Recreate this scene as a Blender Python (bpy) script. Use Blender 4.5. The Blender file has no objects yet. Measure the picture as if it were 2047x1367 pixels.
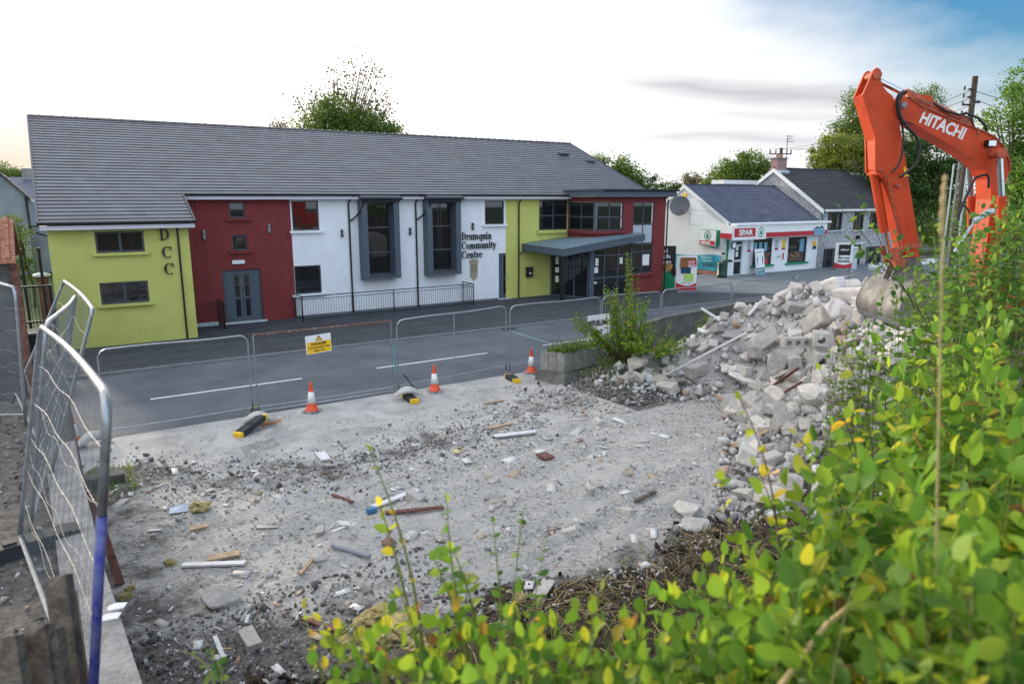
import bpy, bmesh, math, random
import numpy as np
from mathutils import Vector, Matrix, noise as mnoise
R = math.radians
random.seed(7); rng = np.random.default_rng(11)
S = bpy.context.scene
COL = S.collection

# ------------------------------------------------------------------ camera, sky, sun, exposure
H = 5.3                       # eye height above the road
YAW, PITCH, F = math.atan(924 / 1429), math.atan(288.5 / 1400), 1400.0
cd = bpy.data.cameras.new('camera'); cam = bpy.data.objects.new('camera', cd); COL.objects.link(cam)
cam.location = (0, 0, H); cam.rotation_euler = (R(90) - PITCH, 0, -YAW)
cd.sensor_width = 36; cd.lens = F / 2047 * 36; cd.clip_start = .05; cd.clip_end = 3000
cd.dof.use_dof = True; cd.dof.focus_distance = 15; cd.dof.aperture_fstop = 2.0
S.camera = cam
S.view_settings.view_transform = 'Standard'; S.view_settings.look = 'None'
S.view_settings.exposure = 0.56; S.view_settings.gamma = 1

SUN_EL, SUN_AZ = 11.0, -9.0   # azimuth measured from +Y towards +X
w = bpy.data.worlds.new('World'); S.world = w; w.use_nodes = True
nt = w.node_tree; N = nt.nodes; L = nt.links; N.clear()
def nn(t, **k):
    n = N.new(t)
    for a, b in k.items(): setattr(n, a, b)
    return n
def wm(op, a, b=None, c=None, clamp=False):
    n = nn('ShaderNodeMath', operation=op); n.use_clamp = clamp
    for i, x in enumerate((a, b, c)):
        if x is None: continue
        if isinstance(x, (int, float)): n.inputs[i].default_value = x
        else: L.new(x, n.inputs[i])
    return n.outputs[0]
sky = nn('ShaderNodeTexSky', sky_type='NISHITA'); sky.sun_disc = False
sky.sun_elevation = R(SUN_EL); sky.sun_rotation = R(SUN_AZ); sky.air_density = 1.0; sky.dust_density = .3; sky.ozone_density = 3
bg1 = nn('ShaderNodeBackground'); hs_ = nn('ShaderNodeHueSaturation'); hs_.inputs['Saturation'].default_value = 1.55; L.new(sky.outputs[0], hs_.inputs['Color']); L.new(hs_.outputs[0], bg1.inputs[0]); bg1.inputs[1].default_value = .105
tc = nn('ShaderNodeTexCoord'); sp = nn('ShaderNodeSeparateXYZ'); L.new(tc.outputs['Generated'], sp.inputs[0])
az = wm('ARCTAN2', sp.outputs[0], sp.outputs[1]); el = wm('ARCSINE', sp.outputs[2])
cb = nn('ShaderNodeCombineXYZ'); L.new(wm('MULTIPLY', az, 3.2), cb.inputs[0]); L.new(wm('MULTIPLY', el, 21), cb.inputs[1])
n1 = nn('ShaderNodeTexNoise'); L.new(cb.outputs[0], n1.inputs['Vector']); n1.inputs['Scale'].default_value = 1.0; n1.inputs['Detail'].default_value = 6; n1.inputs['Roughness'].default_value = .55
cb2 = nn('ShaderNodeCombineXYZ'); L.new(wm('MULTIPLY', az, 2.6), cb2.inputs[0]); L.new(wm('MULTIPLY', el, 7), cb2.inputs[1]); cb2.inputs[2].default_value = 4.3
n2 = nn('ShaderNodeTexNoise'); L.new(cb2.outputs[0], n2.inputs['Vector']); n2.inputs['Scale'].default_value = 1.3; n2.inputs['Detail'].default_value = 7; n2.inputs['Roughness'].default_value = .6
# clear-sky amount: grows to the right and upwards, broken by wispy noise
clr = wm('ADD', wm('MULTIPLY', wm('SUBTRACT', az, R(55)), 4.0), wm('MULTIPLY', wm('MINIMUM', wm('SUBTRACT', el, R(8.5)), .11), 6.5))
clr = wm('ADD', clr, wm('MULTIPLY', wm('SUBTRACT', n2.outputs[0], .5), 1.5))
clr = wm('MULTIPLY', wm('MULTIPLY_ADD', clr, 1.0, .02, True), wm('MULTIPLY_ADD', wm('ABSOLUTE', az), -1.2, 3.2, True))
# two long grey streaks of cloud low over the houses on the right
def streak(e0, a0, sl, wd, a1, a2):
    d = wm('SUBTRACT', el, wm('MULTIPLY_ADD', wm('SUBTRACT', az, R(a0)), -sl, R(e0)))
    d = wm('ADD', d, wm('MULTIPLY', wm('SUBTRACT', n1.outputs[0], .5), R(2.4)))
    b_ = wm('MULTIPLY_ADD', wm('ABSOLUTE', d), -1 / R(wd), 1, True)
    return wm('MULTIPLY', b_, wm('MULTIPLY', wm('MULTIPLY_ADD', az, 6, -6 * R(a1), True), wm('MULTIPLY_ADD', az, -5, 5 * R(a2), True)))
st = wm('MAXIMUM', streak(8.5, 39.7, .09, 1.15, 36, 72), wm('MULTIPLY', streak(4.9, 40, .066, .75, 36, 66), .7))
st = wm('MAXIMUM', st, wm('MULTIPLY', streak(6.3, 45, .06, .7, 40, 74), .4))
rampc = nn('ShaderNodeMix', data_type='RGBA'); L.new(st, rampc.inputs[0])
basec = nn('ShaderNodeMix', data_type='RGBA'); L.new(wm('MULTIPLY', wm('MULTIPLY_ADD', az, 2.2, -2.2 * R(26), True), wm('MULTIPLY_ADD', wm('ABSOLUTE', az), -2, 4.0, True)), basec.inputs[0])
basec.inputs[6].default_value = (1.16, 1.15, 1.14, 1); basec.inputs[7].default_value = (.66, .665, .68, 1); L.new(basec.outputs[2], rampc.inputs[6]); rampc.inputs[7].default_value = (.43, .42, .445, 1)
# warm glow low over the roofs on the left
wg = wm('MULTIPLY', wm('MULTIPLY_ADD', el, -6.0, 1.25, True), wm('MULTIPLY', wm('MULTIPLY_ADD', n2.outputs[0], 1.6, .15, True), wm('MULTIPLY_ADD', wm('ABSOLUTE', wm('SUBTRACT', az, R(SUN_AZ))), -1.5, 1.3, True)))
warm = nn('ShaderNodeMix', data_type='RGBA'); L.new(wg, warm.inputs[0]); L.new(rampc.outputs[2], warm.inputs[6]); warm.inputs[7].default_value = (.66, .57, .48, 1)
# the half of the sky behind the camera is pale blue cloud
back = wm('MULTIPLY_ADD', wm('ABSOLUTE', az), 1.4, -2.0, True)
bk = nn('ShaderNodeMix', data_type='RGBA'); L.new(back, bk.inputs[0]); L.new(warm.outputs[2], bk.inputs[6]); bk.inputs[7].default_value = (.86, 1.0, 1.2, 1)
bg2 = nn('ShaderNodeBackground'); L.new(bk.outputs[2], bg2.inputs[0]); bg2.inputs[1].default_value = 1.05
mx = nn('ShaderNodeMixShader'); L.new(wm('SUBTRACT', 1, wm('MULTIPLY', clr, .9)), mx.inputs[0]); L.new(bg1.outputs[0], mx.inputs[1]); L.new(bg2.outputs[0], mx.inputs[2])
ow = nn('ShaderNodeOutputWorld'); L.new(mx.outputs[0], ow.inputs[0])

sd = bpy.data.lights.new('sun', 'SUN'); sd.energy = 3.2; sd.angle = R(5); sd.color = (1, .86, .68)
so = bpy.data.objects.new('sun', sd); COL.objects.link(so)
sv = Vector((math.sin(R(SUN_AZ)) * math.cos(R(SUN_EL)), math.cos(R(SUN_AZ)) * math.cos(R(SUN_EL)), math.sin(R(SUN_EL))))
so.rotation_euler = sv.to_track_quat('Z', 'Y').to_euler(); so.location = sv * 60

# ------------------------------------------------------------------ survey helpers: sight lines -> points in the place
fw = Vector((math.sin(YAW) * math.cos(PITCH), math.cos(YAW) * math.cos(PITCH), -math.sin(PITCH)))
rt = Vector((math.cos(YAW), -math.sin(YAW), 0)); up = rt.cross(fw); FH = Vector((math.sin(YAW), math.cos(YAW), 0))
EYE = Vector((0, 0, H))
def ray(u, v): return fw * F + rt * (u - 1023.5) - up * (v - 683.5)
def VP(u, v, h): r = ray(u, v); return EYE + r * (h / r.dot(FH))
def ZP(u, v, z=0.0): r = ray(u, v); return EYE + r * ((z - H) / r.z)

# ------------------------------------------------------------------ mesh builder
class MB:
    def __init__(s): s.v = []; s.f = []; s.m = []
    def add(s, vs, fs, m=0):
        o = len(s.v); s.v += [tuple(x) for x in vs]; s.f += [tuple(i + o for i in f) for f in fs]; s.m += [m] * len(fs); return s
    def box(s, x0, x1, y0, y1, z0, z1, m=0):
        return s.add([(x, y, z) for x in (x0, x1) for y in (y0, y1) for z in (z0, z1)],
                     [(0, 1, 3, 2), (4, 6, 7, 5), (0, 4, 5, 1), (2, 3, 7, 6), (0, 2, 6, 4), (1, 5, 7, 3)], m)
    def ob(s, O, U, V, Nn, u0, u1, v0, v1, n0, n1, m=0):      # box in a local frame
        O = Vector(O)
        return s.add([O + U * a + V * b + Nn * c for a in (u0, u1) for b in (v0, v1) for c in (n0, n1)],
                     [(0, 1, 3, 2), (4, 6, 7, 5), (0, 4, 5, 1), (2, 3, 7, 6), (0, 2, 6, 4), (1, 5, 7, 3)], m)
    def tube(s, pts, r, n=6, m=0, cap=True):
        pts = [Vector(p) for p in pts]; rs = r if isinstance(r, (list, tuple)) else [r] * len(pts)
        rings = []; ref = Vector((.31, .17, .93))
        for i, p in enumerate(pts):
            t = (pts[min(i + 1, len(pts) - 1)] - pts[max(i - 1, 0)])
            t = t.normalized() if t.length > 1e-9 else Vector((0, 0, 1))
            a = t.cross(ref)
            if a.length < .2: a = t.cross(Vector((1, 0, 0)))
            a.normalize(); b = t.cross(a)
            rings.append([p + (a * math.cos(k * 2 * math.pi / n) + b * math.sin(k * 2 * math.pi / n)) * rs[i] for k in range(n)])
        vs = [x for g in rings for x in g]; fs = []
        for i in range(len(pts) - 1):
            for k in range(n): fs.append((i * n + k, i * n + (k + 1) % n, (i + 1) * n + (k + 1) % n, (i + 1) * n + k))
        if cap: fs += [tuple(range(n))[::-1], tuple((len(pts) - 1) * n + k for k in range(n))]
        return s.add(vs, fs, m)
    def lathe(s, O, prof, n=20, m=0):
        O = Vector(O); vs = []; fs = []
        for r_, z in prof:
            for k in range(n): vs.append(O + Vector((r_ * math.cos(k * 2 * math.pi / n), r_ * math.sin(k * 2 * math.pi / n), z)))
        for i in range(len(prof) - 1):
            for k in range(n): fs.append((i * n + k, i * n + (k + 1) % n, (i + 1) * n + (k + 1) % n, (i + 1) * n + k))
        fs.append(tuple((len(prof) - 1) * n + k for k in range(n))); fs.append(tuple(range(n))[::-1])
        return s.add(vs, fs, m)
    def prism(s, poly, off, m=0):                              # polygon (3-D points) swept by a vector
        poly = [Vector(p) for p in poly]; off = Vector(off); n = len(poly)
        return s.add(poly + [p + off for p in poly], [tuple(range(n)), tuple(range(2 * n - 1, n - 1, -1))] + [(i, i + n, (i + 1) % n + n, (i + 1) % n) for i in range(n)], m)
    def quad(s, a, b, c, d, m=0): return s.add([a, b, c, d], [(0, 1, 2, 3)], m)
    def wall(s, O, U, V, Nn, wd, ht, holes, rev=.12, m=0):    # wall face with openings and their reveals
        O = Vector(O); us = sorted({0, wd} | {x for h in holes for x in h[:2]}); vs = sorted({0, ht} | {x for h in holes for x in h[2:]})
        us = [x for x in us if 0 <= x <= wd]; vs = [x for x in vs if 0 <= x <= ht]
        P = lambda a, b, c=0: O + U * a + V * b - Nn * c
        for i in range(len(us) - 1):
            for j in range(len(vs) - 1):
                a, b = (us[i] + us[i + 1]) / 2, (vs[j] + vs[j + 1]) / 2
                if any(h[0] < a < h[1] and h[2] < b < h[3] for h in holes): continue
                s.quad(P(us[i], vs[j]), P(us[i + 1], vs[j]), P(us[i + 1], vs[j + 1]), P(us[i], vs[j + 1]), m)
        for a, b, c, d in holes:
            for q in (((a, c), (a, d)), ((b, c), (b, d)), ((a, d), (b, d)), ((a, c), (b, c))):
                s.quad(P(*q[0]), P(*q[1]), P(*q[1], rev), P(*q[0], rev), m)
        return s
    def build(s, name, mat, parent=None, smooth=False):
        o = Vector(parent['o']) if parent is not None and 'o' in parent else Vector((0, 0, 0))
        me = bpy.data.meshes.new(name)
        me.from_pydata([(x[0] - o.x, x[1] - o.y, x[2] - o.z) for x in s.v], [], s.f)
        for m_ in (mat if isinstance(mat, (list, tuple)) else [mat]): me.materials.append(m_)
        if any(s.m): me.polygons.foreach_set('material_index', s.m)
        if smooth: me.polygons.foreach_set('use_smooth', [True] * len(s.f))
        ob = bpy.data.objects.new(name, me); COL.objects.link(ob)
        if parent is not None:
            ob.parent = parent; ob['o'] = tuple(o)
        return ob
def tag(o, label=None, cat=None, group=None, kind=None):
    for k, v in (('label', label), ('category', cat), ('group', group), ('kind', kind)):
        if v: o[k] = v
    return o
def thing(name, loc, label, cat, group=None):
    o = bpy.data.objects.new(name, None); COL.objects.link(o); o.location = loc; o['o'] = tuple(loc); o.empty_display_size = .2
    return tag(o, label, cat, group)
def copy_tree(o, parent=None):
    c = o.copy(); COL.objects.link(c)
    if parent is not None: c.parent = parent
    for ch in list(o.children): copy_tree(ch, c)
    return c
X, Y, Z = Vector((1, 0, 0)), Vector((0, 1, 0)), Vector((0, 0, 1))

# ------------------------------------------------------------------ materials
def mat(name, c, rough=.75, var=.12, scale=3.0, bump=0.0, bscale=40.0, metal=0.0, c2=None, spec=.4, det=4, lo=.38, hi=.66, obj_rand=0.0, coat=0.0, stain=None, stain_amt=.35, stain_col=(.16, .15, .13)):
    m = bpy.data.materials.new(name); m.use_nodes = True; t = m.node_tree; n = t.nodes; l = t.links
    b = n['Principled BSDF']; b.inputs['Roughness'].default_value = rough; b.inputs['Metallic'].default_value = metal
    b.inputs['Specular IOR Level'].default_value = spec; b.inputs['Coat Weight'].default_value = coat
    tcn = n.new('ShaderNodeTexCoord'); no = n.new('ShaderNodeTexNoise'); l.new(tcn.outputs['Object'], no.inputs['Vector'])
    no.inputs['Scale'].default_value = scale; no.inputs['Detail'].default_value = det; no.inputs['Roughness'].default_value = .65
    cr = n.new('ShaderNodeValToRGB'); l.new(no.outputs[0], cr.inputs[0])
    d = c2 if c2 else tuple(x * (1 - 2 * var) for x in c)
    cr.color_ramp.elements[0].position = lo; cr.color_ramp.elements[1].position = hi
    cr.color_ramp.elements[0].color = (*d, 1); cr.color_ramp.elements[1].color = (*c, 1)
    out = cr.outputs[0]
    if stain:
        mpn = n.new('ShaderNodeMapping'); l.new(tcn.outputs['Object'], mpn.inputs[0]); mpn.inputs['Scale'].default_value = stain; ns = n.new('ShaderNodeTexNoise'); l.new(mpn.outputs[0], ns.inputs['Vector']); ns.inputs['Scale'].default_value = 1.0; ns.inputs['Detail'].default_value = 8; ns.inputs['Roughness'].default_value = .7
        rs_ = n.new('ShaderNodeMapRange'); l.new(ns.outputs[0], rs_.inputs[0]); rs_.inputs[1].default_value = .54; rs_.inputs[2].default_value = .74; rs_.inputs[3].default_value = 0; rs_.inputs[4].default_value = stain_amt
        ms_ = n.new('ShaderNodeMix'); ms_.data_type = 'RGBA'; l.new(rs_.outputs[0], ms_.inputs[0]); l.new(out, ms_.inputs[6]); ms_.inputs[7].default_value = (*stain_col, 1); out = ms_.outputs[2]
    if obj_rand:
        oi = n.new('ShaderNodeObjectInfo'); hv = n.new('ShaderNodeHueSaturation')
        mp = n.new('ShaderNodeMapRange'); l.new(oi.outputs['Random'], mp.inputs[0]); mp.inputs[3].default_value = 1 - obj_rand; mp.inputs[4].default_value = 1 + obj_rand * .5
        l.new(mp.outputs[0], hv.inputs['Value']); l.new(out, hv.inputs['Color']); out = hv.outputs[0]
    l.new(out, b.inputs['Base Color'])
    if bump:
        n3 = n.new('ShaderNodeTexNoise'); l.new(tcn.outputs['Object'], n3.inputs['Vector']); n3.inputs['Scale'].default_value = bscale; n3.inputs['Detail'].default_value = 4
        bp = n.new('ShaderNodeBump'); bp.inputs['Strength'].default_value = min(1, bump); bp.inputs['Distance'].default_value = .02 * max(1, bump); l.new(n3.outputs[0], bp.inputs['Height']); l.new(bp.outputs[0], b.inputs['Normal'])
    m['b'] = 1
    return m
def leafmat(name, c1, c2, c3, tr=.45, aut=False):
    m = bpy.data.materials.new(name); m.use_nodes = True; t = m.node_tree; n = t.nodes; l = t.links; n.clear()
    g = n.new('ShaderNodeNewGeometry'); cr = n.new('ShaderNodeValToRGB'); l.new(g.outputs['Random Per Island'], cr.inputs[0])
    e = cr.color_ramp.elements; e[0].position = 0; e[0].color = (*c1, 1); e[1].position = 1; e[1].color = (*c3, 1); x = e.new(.55); x.color = (*c2, 1); e[2].position = .9; x = e.new(.975); x.color = (c3[0] * (1.7 if aut else 1.1), c3[1] * 1.12, c3[2], 1); x = e.new(.988); x.color = (.20, .11, .03, 1) if aut else (*c3, 1)
    tcn = n.new('ShaderNodeTexCoord'); no = n.new('ShaderNodeTexNoise'); l.new(tcn.outputs['Object'], no.inputs['Vector']); no.inputs['Scale'].default_value = 1.3
    hv = n.new('ShaderNodeHueSaturation'); l.new(cr.outputs[0], hv.inputs['Color'])
    mp = n.new('ShaderNodeMapRange'); l.new(no.outputs[0], mp.inputs[0]); mp.inputs[1].default_value = .3; mp.inputs[2].default_value = .7; mp.inputs[3].default_value = .7; mp.inputs[4].default_value = 1.25
    l.new(mp.outputs[0], hv.inputs['Value'])
    p = n.new('ShaderNodeBsdfPrincipled'); p.inputs['Roughness'].default_value = .55; p.inputs['Specular IOR Level'].default_value = .3; l.new(hv.outputs[0], p.inputs['Base Color'])
    tl = n.new('ShaderNodeBsdfTranslucent'); h2 = n.new('ShaderNodeHueSaturation'); h2.inputs['Value'].default_value = 1.7; h2.inputs['Hue'].default_value = .485; l.new(hv.outputs[0], h2.inputs['Color']); l.new(h2.outputs[0], tl.inputs[0])
    ms = n.new('ShaderNodeMixShader'); ms.inputs[0].default_value = tr; l.new(p.outputs[0], ms.inputs[1]); l.new(tl.outputs[0], ms.inputs[2])
    o = n.new('ShaderNodeOutputMaterial'); l.new(ms.outputs[0], o.inputs[0]); return m
M = {}
M['lime'] = mat('lime_render', (.53, .545, .15), .85, .05, 1.5, .3, 70, stain=(2.6, 2.6, .35), stain_amt=.22, stain_col=(.30, .31, .12))
M['red'] = mat('red_render', (.195, .030, .031), .8, .08, 1.5, .3, 70, stain=(2.6, 2.6, .35), stain_amt=.25, stain_col=(.26, .09, .08))
M['white'] = mat('white_render', (.76, .79, .82), .85, .04, 1.2, .25, 70, stain=(3, 3, .3), stain_amt=.22, stain_col=(.42, .43, .42))
M['grey'] = mat('anthracite', (.075, .098, .125), .5, .05, 2)
M['frame'] = mat('window_grey', (.06, .065, .08), .45, .04, 2)
M['black'] = mat('black_plastic', (.012, .012, .014), .45, .1, 4)
M['fascia'] = mat('pale_fascia', (.62, .60, .66), .6, .05, 2)
M['glass'] = mat('dark_glass', (.012, .014, .017), .02, .1, 1, spec=.8)
M['blind'] = mat('pale_blind', (.42, .46, .5), .7, .05, 2)
M['paper'] = mat('paper', (.75, .76, .76), .8, .03, 4)
M['metal'] = mat('galvanised', (.40, .43, .46), .38, .15, 14, metal=.7)
M['mesh2'] = mat('twisted_wire', (.26, .28, .30), .7, .1, 9)
M['galv'] = mat('dull_galvanised', (.30, .33, .36), .5, .2, 9, metal=.5)
M['rust'] = mat('rusty_steel', (.16, .07, .04), .8, .1, 14, c2=(.42, .42, .42), lo=.3, hi=.45, bump=.2)
M['wire'] = mat('fence_wire', (.17, .19, .21), .6, .1, 5)
M['asphalt'] = mat('asphalt', (.115, .132, .16), .8, .1, .6, .4, 160, det=11, c2=(.072, .082, .10), lo=.35, hi=.62)
M['asphalt2'] = mat('footway_asphalt', (.058, .064, .078), .9, .2, .9, .4, 160, det=9)
M['forecourt'] = mat('forecourt_concrete', (.17, .19, .21), .85, .12, .35, .2, 120, det=8)
M['apron'] = mat('dusty_concrete', (.45, .435, .42), .9, .12, .9, .3, 60, det=10, c2=(.25, .245, .24), lo=.34, hi=.6)
M['kerb'] = mat('kerbstone', (.20, .21, .225), .85, .08, 3, .2, 80)
M['paint'] = mat('road_paint', (.72, .74, .76), .7, .1, 20, c2=(.4, .42, .44), lo=.25, hi=.5)
M['conc'] = mat('old_concrete', (.33, .32, .30), .9, .2, 4, .5, 50, det=8)
M['conc_dark'] = mat('mossy_concrete', (.17, .165, .15), .95, .22, 3, .6, 40, det=8)
M['rub1'] = mat('rubble_pale', (.71, .66, .605), .95, .14, 6, .7, 30, det=8, obj_rand=.22)
M['rub2'] = mat('rubble_grey', (.52, .495, .47), .95, .16, 7, .7, 30, det=8, obj_rand=.22)
M['plaster'] = mat('white_plaster', (.78, .77, .76), .9, .08, 5, .3, 40, obj_rand=.08)
M['brick'] = mat('red_brick', (.40, .20, .15), .9, .2, 9, .5, 40, c2=(.5, .42, .38))
M['wood'] = mat('pale_timber', (.52, .38, .25), .85, .2, 6, .3, 60)
M['oldwood'] = mat('weathered_timber', (.22, .19, .155), .95, .3, 7, .6, 50, c2=(.07, .055, .045))
M['redwood'] = mat('reddish_timber', (.22, .10, .075), .9, .25, 8, .3, 50)
M['insul'] = mat('yellow_insulation', (.70, .58, .26), 1, .2, 14, 1, 40)
M['pipe'] = mat('grey_pipe', (.30, .31, .35), .5, .1, 8)
M['blueplastic'] = mat('blue_plastic', (.05, .2, .42), .5, .1, 8)
M['sheet'] = mat('white_sheet', (.74, .74, .76), .7, .1, 8)
M['soil'] = mat('dark_soil', (.075, .058, .045), 1, .3, 8, 1, 40)
M['orange'] = mat('orange_paint', (.56, .060, .008), .5, .08, 2.2, .04, 60, spec=.3, c2=(.43, .042, .007), coat=.0, stain=(2.2, 2.2, .8), stain_amt=.6, stain_col=(.17, .045, .02))
M['orangedk'] = mat('worn_orange_paint', (.52, .09, .03), .55, .2, 9, .1, 50, c2=(.2, .06, .035))
M['chrome'] = mat('steel_rod', (.62, .64, .66), .2, .05, 5, metal=1)
M['hose'] = mat('rubber_hose', (.018, .018, .02), .5, .1, 10)
M['bucket'] = mat('worn_bucket_steel', (.23, .222, .21), .6, .2, 3.0, .2, 30, metal=.15, c2=(.085, .078, .068), det=8)
M['letter'] = mat('black_lettering', (.012, .010, .010), .5, .1, 5)
M['wlet'] = mat('white_lettering', (.72, .72, .71), .6, .04, 5)
M['signred'] = mat('sign_red', (.45, .018, .035), .4, .05, 4)
M['signgreen'] = mat('sign_green', (.01, .24, .11), .4, .05, 4)
M['signyel'] = mat('sign_yellow', (.85, .52, .02), .5, .04, 4)
M['cyan'] = mat('cyan_vinyl', (.02, .42, .55), .5, .22, 2.5, .0)
M['navy'] = mat('navy', (.01, .05, .11), .5, .05, 4)
M['teal'] = mat('teal_sign', (.02, .16, .20), .5, .05, 4)
M['skyblue'] = mat('light_blue_print', (.22, .50, .68), .5, .3, 9)
M['coneor'] = mat('cone_orange', (.80, .10, .035), .45, .06, 6)
M['conewh'] = mat('cone_sleeve', (.78, .77, .76), .35, .05, 12)
M['conebase'] = mat('cone_base', (.42, .42, .45), .7, .25, 12, c2=(.1, .1, .11))
M['rubber'] = mat('black_rubber', (.045, .05, .055), .8, .15, 9)
M['sand'] = mat('sandbag_cloth', (.55, .53, .50), .9, .12, 14, .4, 60)
M['sandspill'] = mat('spilt_sand', (.36, .20, .11), 1, .1, 8, .3, 60)
M['bark'] = mat('bark', (.10, .08, .06), .95, .25, 6, .6, 20)
M['stem'] = mat('green_stem', (.20, .22, .06), .7, .2, 12)
M['drystem'] = mat('dry_stalk', (.50, .38, .17), .8, .15, 12)
M['binplastic'] = mat('bin_plastic', (.02, .022, .026), .4, .1, 5)
M['greenbin'] = mat('green_bin', (.008, .045, .030), .45, .1, 5)
M['cabinet'] = mat('pale_cabinet', (.50, .57, .60), .6, .06, 3)
M['greywall'] = mat('grey_harled_wall', (.27, .30, .34), .9, .12, 1.2, .5, 30)
M['terracotta'] = mat('terracotta_tile', (.46, .20, .12), .85, .25, 8, .3, 30)
M['bluepaint'] = mat('blue_painted_steel', (.03, .04, .26), .45, .2, 14, c2=(.12, .13, .3))
M['screen'] = mat('dish_grey', (.13, .135, .15), .6, .1, 8)
M['gold'] = mat('brass_plaque', (.34, .30, .20), .5, .12, 12)
M['food'] = mat('food_print', (.42, .18, .05), .6, .4, 14, c2=(.05, .02, .012))
M['limeprint'] = mat('green_print', (.25, .50, .06), .6, .3, 16, c2=(.5, .62, .2))
M['interior'] = mat('shop_goods', (.25, .17, .10), .7, .3, 5, c2=(.03, .02, .02), lo=.45, hi=.6)
LF = {}
LF['near'] = leafmat('shrub_leaf', (.06, .16, .020), (.145, .285, .026), (.28, .38, .03), aut=True)
LF['mid'] = leafmat('shrub_leaf_green', (.045, .125, .024), (.085, .20, .028), (.18, .28, .035))
LF['yellow'] = leafmat('sapling_leaf', (.14, .26, .025), (.30, .38, .03), (.50, .44, .03), .5, True)
LF['tree'] = leafmat('tree_leaf', (.05, .10, .022), (.09, .16, .028), (.16, .22, .035), .45)
LF['dark'] = leafmat('evergreen_leaf', (.022, .06, .016), (.045, .10, .02), (.085, .145, .026), .35)
LF['gold'] = leafmat('golden_conifer_leaf', (.07, .12, .018), (.15, .20, .022), (.28, .28, .03), .4)
LF['brown'] = leafmat('sparse_tree_leaf', (.07, .06, .02), (.10, .09, .025), (.17, .13, .03), .35)
LF['grass'] = leafmat('grass_blade', (.06, .13, .02), (.10, .19, .03), (.25, .28, .08), .4)
def brickmix(m, c1, c2, mortar, sx, sy, bw, bh, ms=.02, axis='XZ', sl=1.0, bump=.3):
    t = m.node_tree; n = t.nodes; l = t.links; b = n['Principled BSDF']
    tcn = n.new('ShaderNodeTexCoord'); s_ = n.new('ShaderNodeSeparateXYZ'); l.new(tcn.outputs['Object'], s_.inputs[0]); c = n.new('ShaderNodeCombineXYZ')
    l.new(s_.outputs['XYZ'.index(axis[0])], c.inputs[0])
    mu = n.new('ShaderNodeMath'); mu.operation = 'MULTIPLY'; mu.inputs[1].default_value = sl; l.new(s_.outputs['XYZ'.index(axis[1])], mu.inputs[0]); l.new(mu.outputs[0], c.inputs[1])
    br = n.new('ShaderNodeTexBrick'); l.new(c.outputs[0], br.inputs[0]); br.inputs['Color1'].default_value = (*c1, 1); br.inputs['Color2'].default_value = (*c2, 1); br.inputs['Mortar'].default_value = (*mortar, 1)
    br.inputs['Scale'].default_value = 1; br.inputs['Brick Width'].default_value = bw; br.inputs['Row Height'].default_value = bh; br.inputs['Mortar Size'].default_value = ms; br.inputs['Mortar Smooth'].default_value = .1
    no = n.new('ShaderNodeTexNoise'); l.new(tcn.outputs['Object'], no.inputs['Vector']); no.inputs['Scale'].default_value = 1.2; no.inputs['Detail'].default_value = 6
    mp = n.new('ShaderNodeMapRange'); l.new(no.outputs[0], mp.inputs[0]); mp.inputs[1].default_value = .3; mp.inputs[2].default_value = .7; mp.inputs[3].default_value = .8; mp.inputs[4].default_value = 1.15
    hv = n.new('ShaderNodeHueSaturation'); l.new(br.outputs[0], hv.inputs['Color']); l.new(mp.outputs[0], hv.inputs['Value'])
    for x in list(b.inputs['Base Color'].links): l.remove(x)
    l.new(hv.outputs[0], b.inputs['Base Color'])
    if bump:
        bp = n.new('ShaderNodeBump'); bp.inputs['Strength'].default_value = bump; bp.inputs['Distance'].default_value = .01; bp.invert = True; l.new(br.outputs['Fac'], bp.inputs['Height']); l.new(bp.outputs[0], b.inputs['Normal'])
    return m
M['rooftile'] = brickmix(mat('concrete_roof_tile', (.1, .1, .12), .43), (.104, .114, .142), (.086, .095, .122), (.062, .068, .086), 1, 1, .42, .3245, .007, 'XY', 1.0828)
M['slate'] = brickmix(mat('slate_roof', (.1, .1, .12), .5), (.085, .095, .145), (.125, .135, .185), (.04, .042, .06), 1, 1, .3, .22, .01, 'XY', 1.15)
M['darktile'] = brickmix(mat('dark_roof_tile', (.06, .06, .07), .7), (.050, .050, .058), (.068, .066, .074), (.025, .025, .03), 1, 1, .38, .30, .014, 'XY', 1.2)
M['chimbrick'] = brickmix(mat('chimney_brick', (.2, .1, .1), .9), (.20, .085, .075), (.28, .15, .13), (.40, .38, .37), 1, 1, .3, .12, .014, 'XZ')
def pebble(m):
    t = m.node_tree; n = t.nodes; l = t.links; b = n['Principled BSDF']
    tcn = n.new('ShaderNodeTexCoord'); vo = n.new('ShaderNodeTexVoronoi'); l.new(tcn.outputs['Object'], vo.inputs['Vector']); vo.inputs['Scale'].default_value = 14
    cr = n.new('ShaderNodeValToRGB'); s_ = n.new('ShaderNodeSeparateColor'); l.new(vo.outputs['Color'], s_.inputs[0]); l.new(s_.outputs[0], cr.inputs[0])
    e = cr.color_ramp.elements; e[0].color = (.22, .225, .24, 1); e[1].color = (.50, .50, .51, 1); e[0].position = .2; e[1].position = .95
    for x in list(b.inputs['Base Color'].links): l.remove(x)
    l.new(cr.outputs[0], b.inputs['Base Color']); bp = n.new('ShaderNodeBump'); bp.inputs['Strength'].default_value = .6; bp.inputs['Distance'].default_value = .02; l.new(vo.outputs['Distance'], bp.inputs['Height']); l.new(bp.outputs[0], b.inputs['Normal'])
    return m
M['pebble'] = pebble(mat('pebbledash', (.25, .25, .26), .95))
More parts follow.
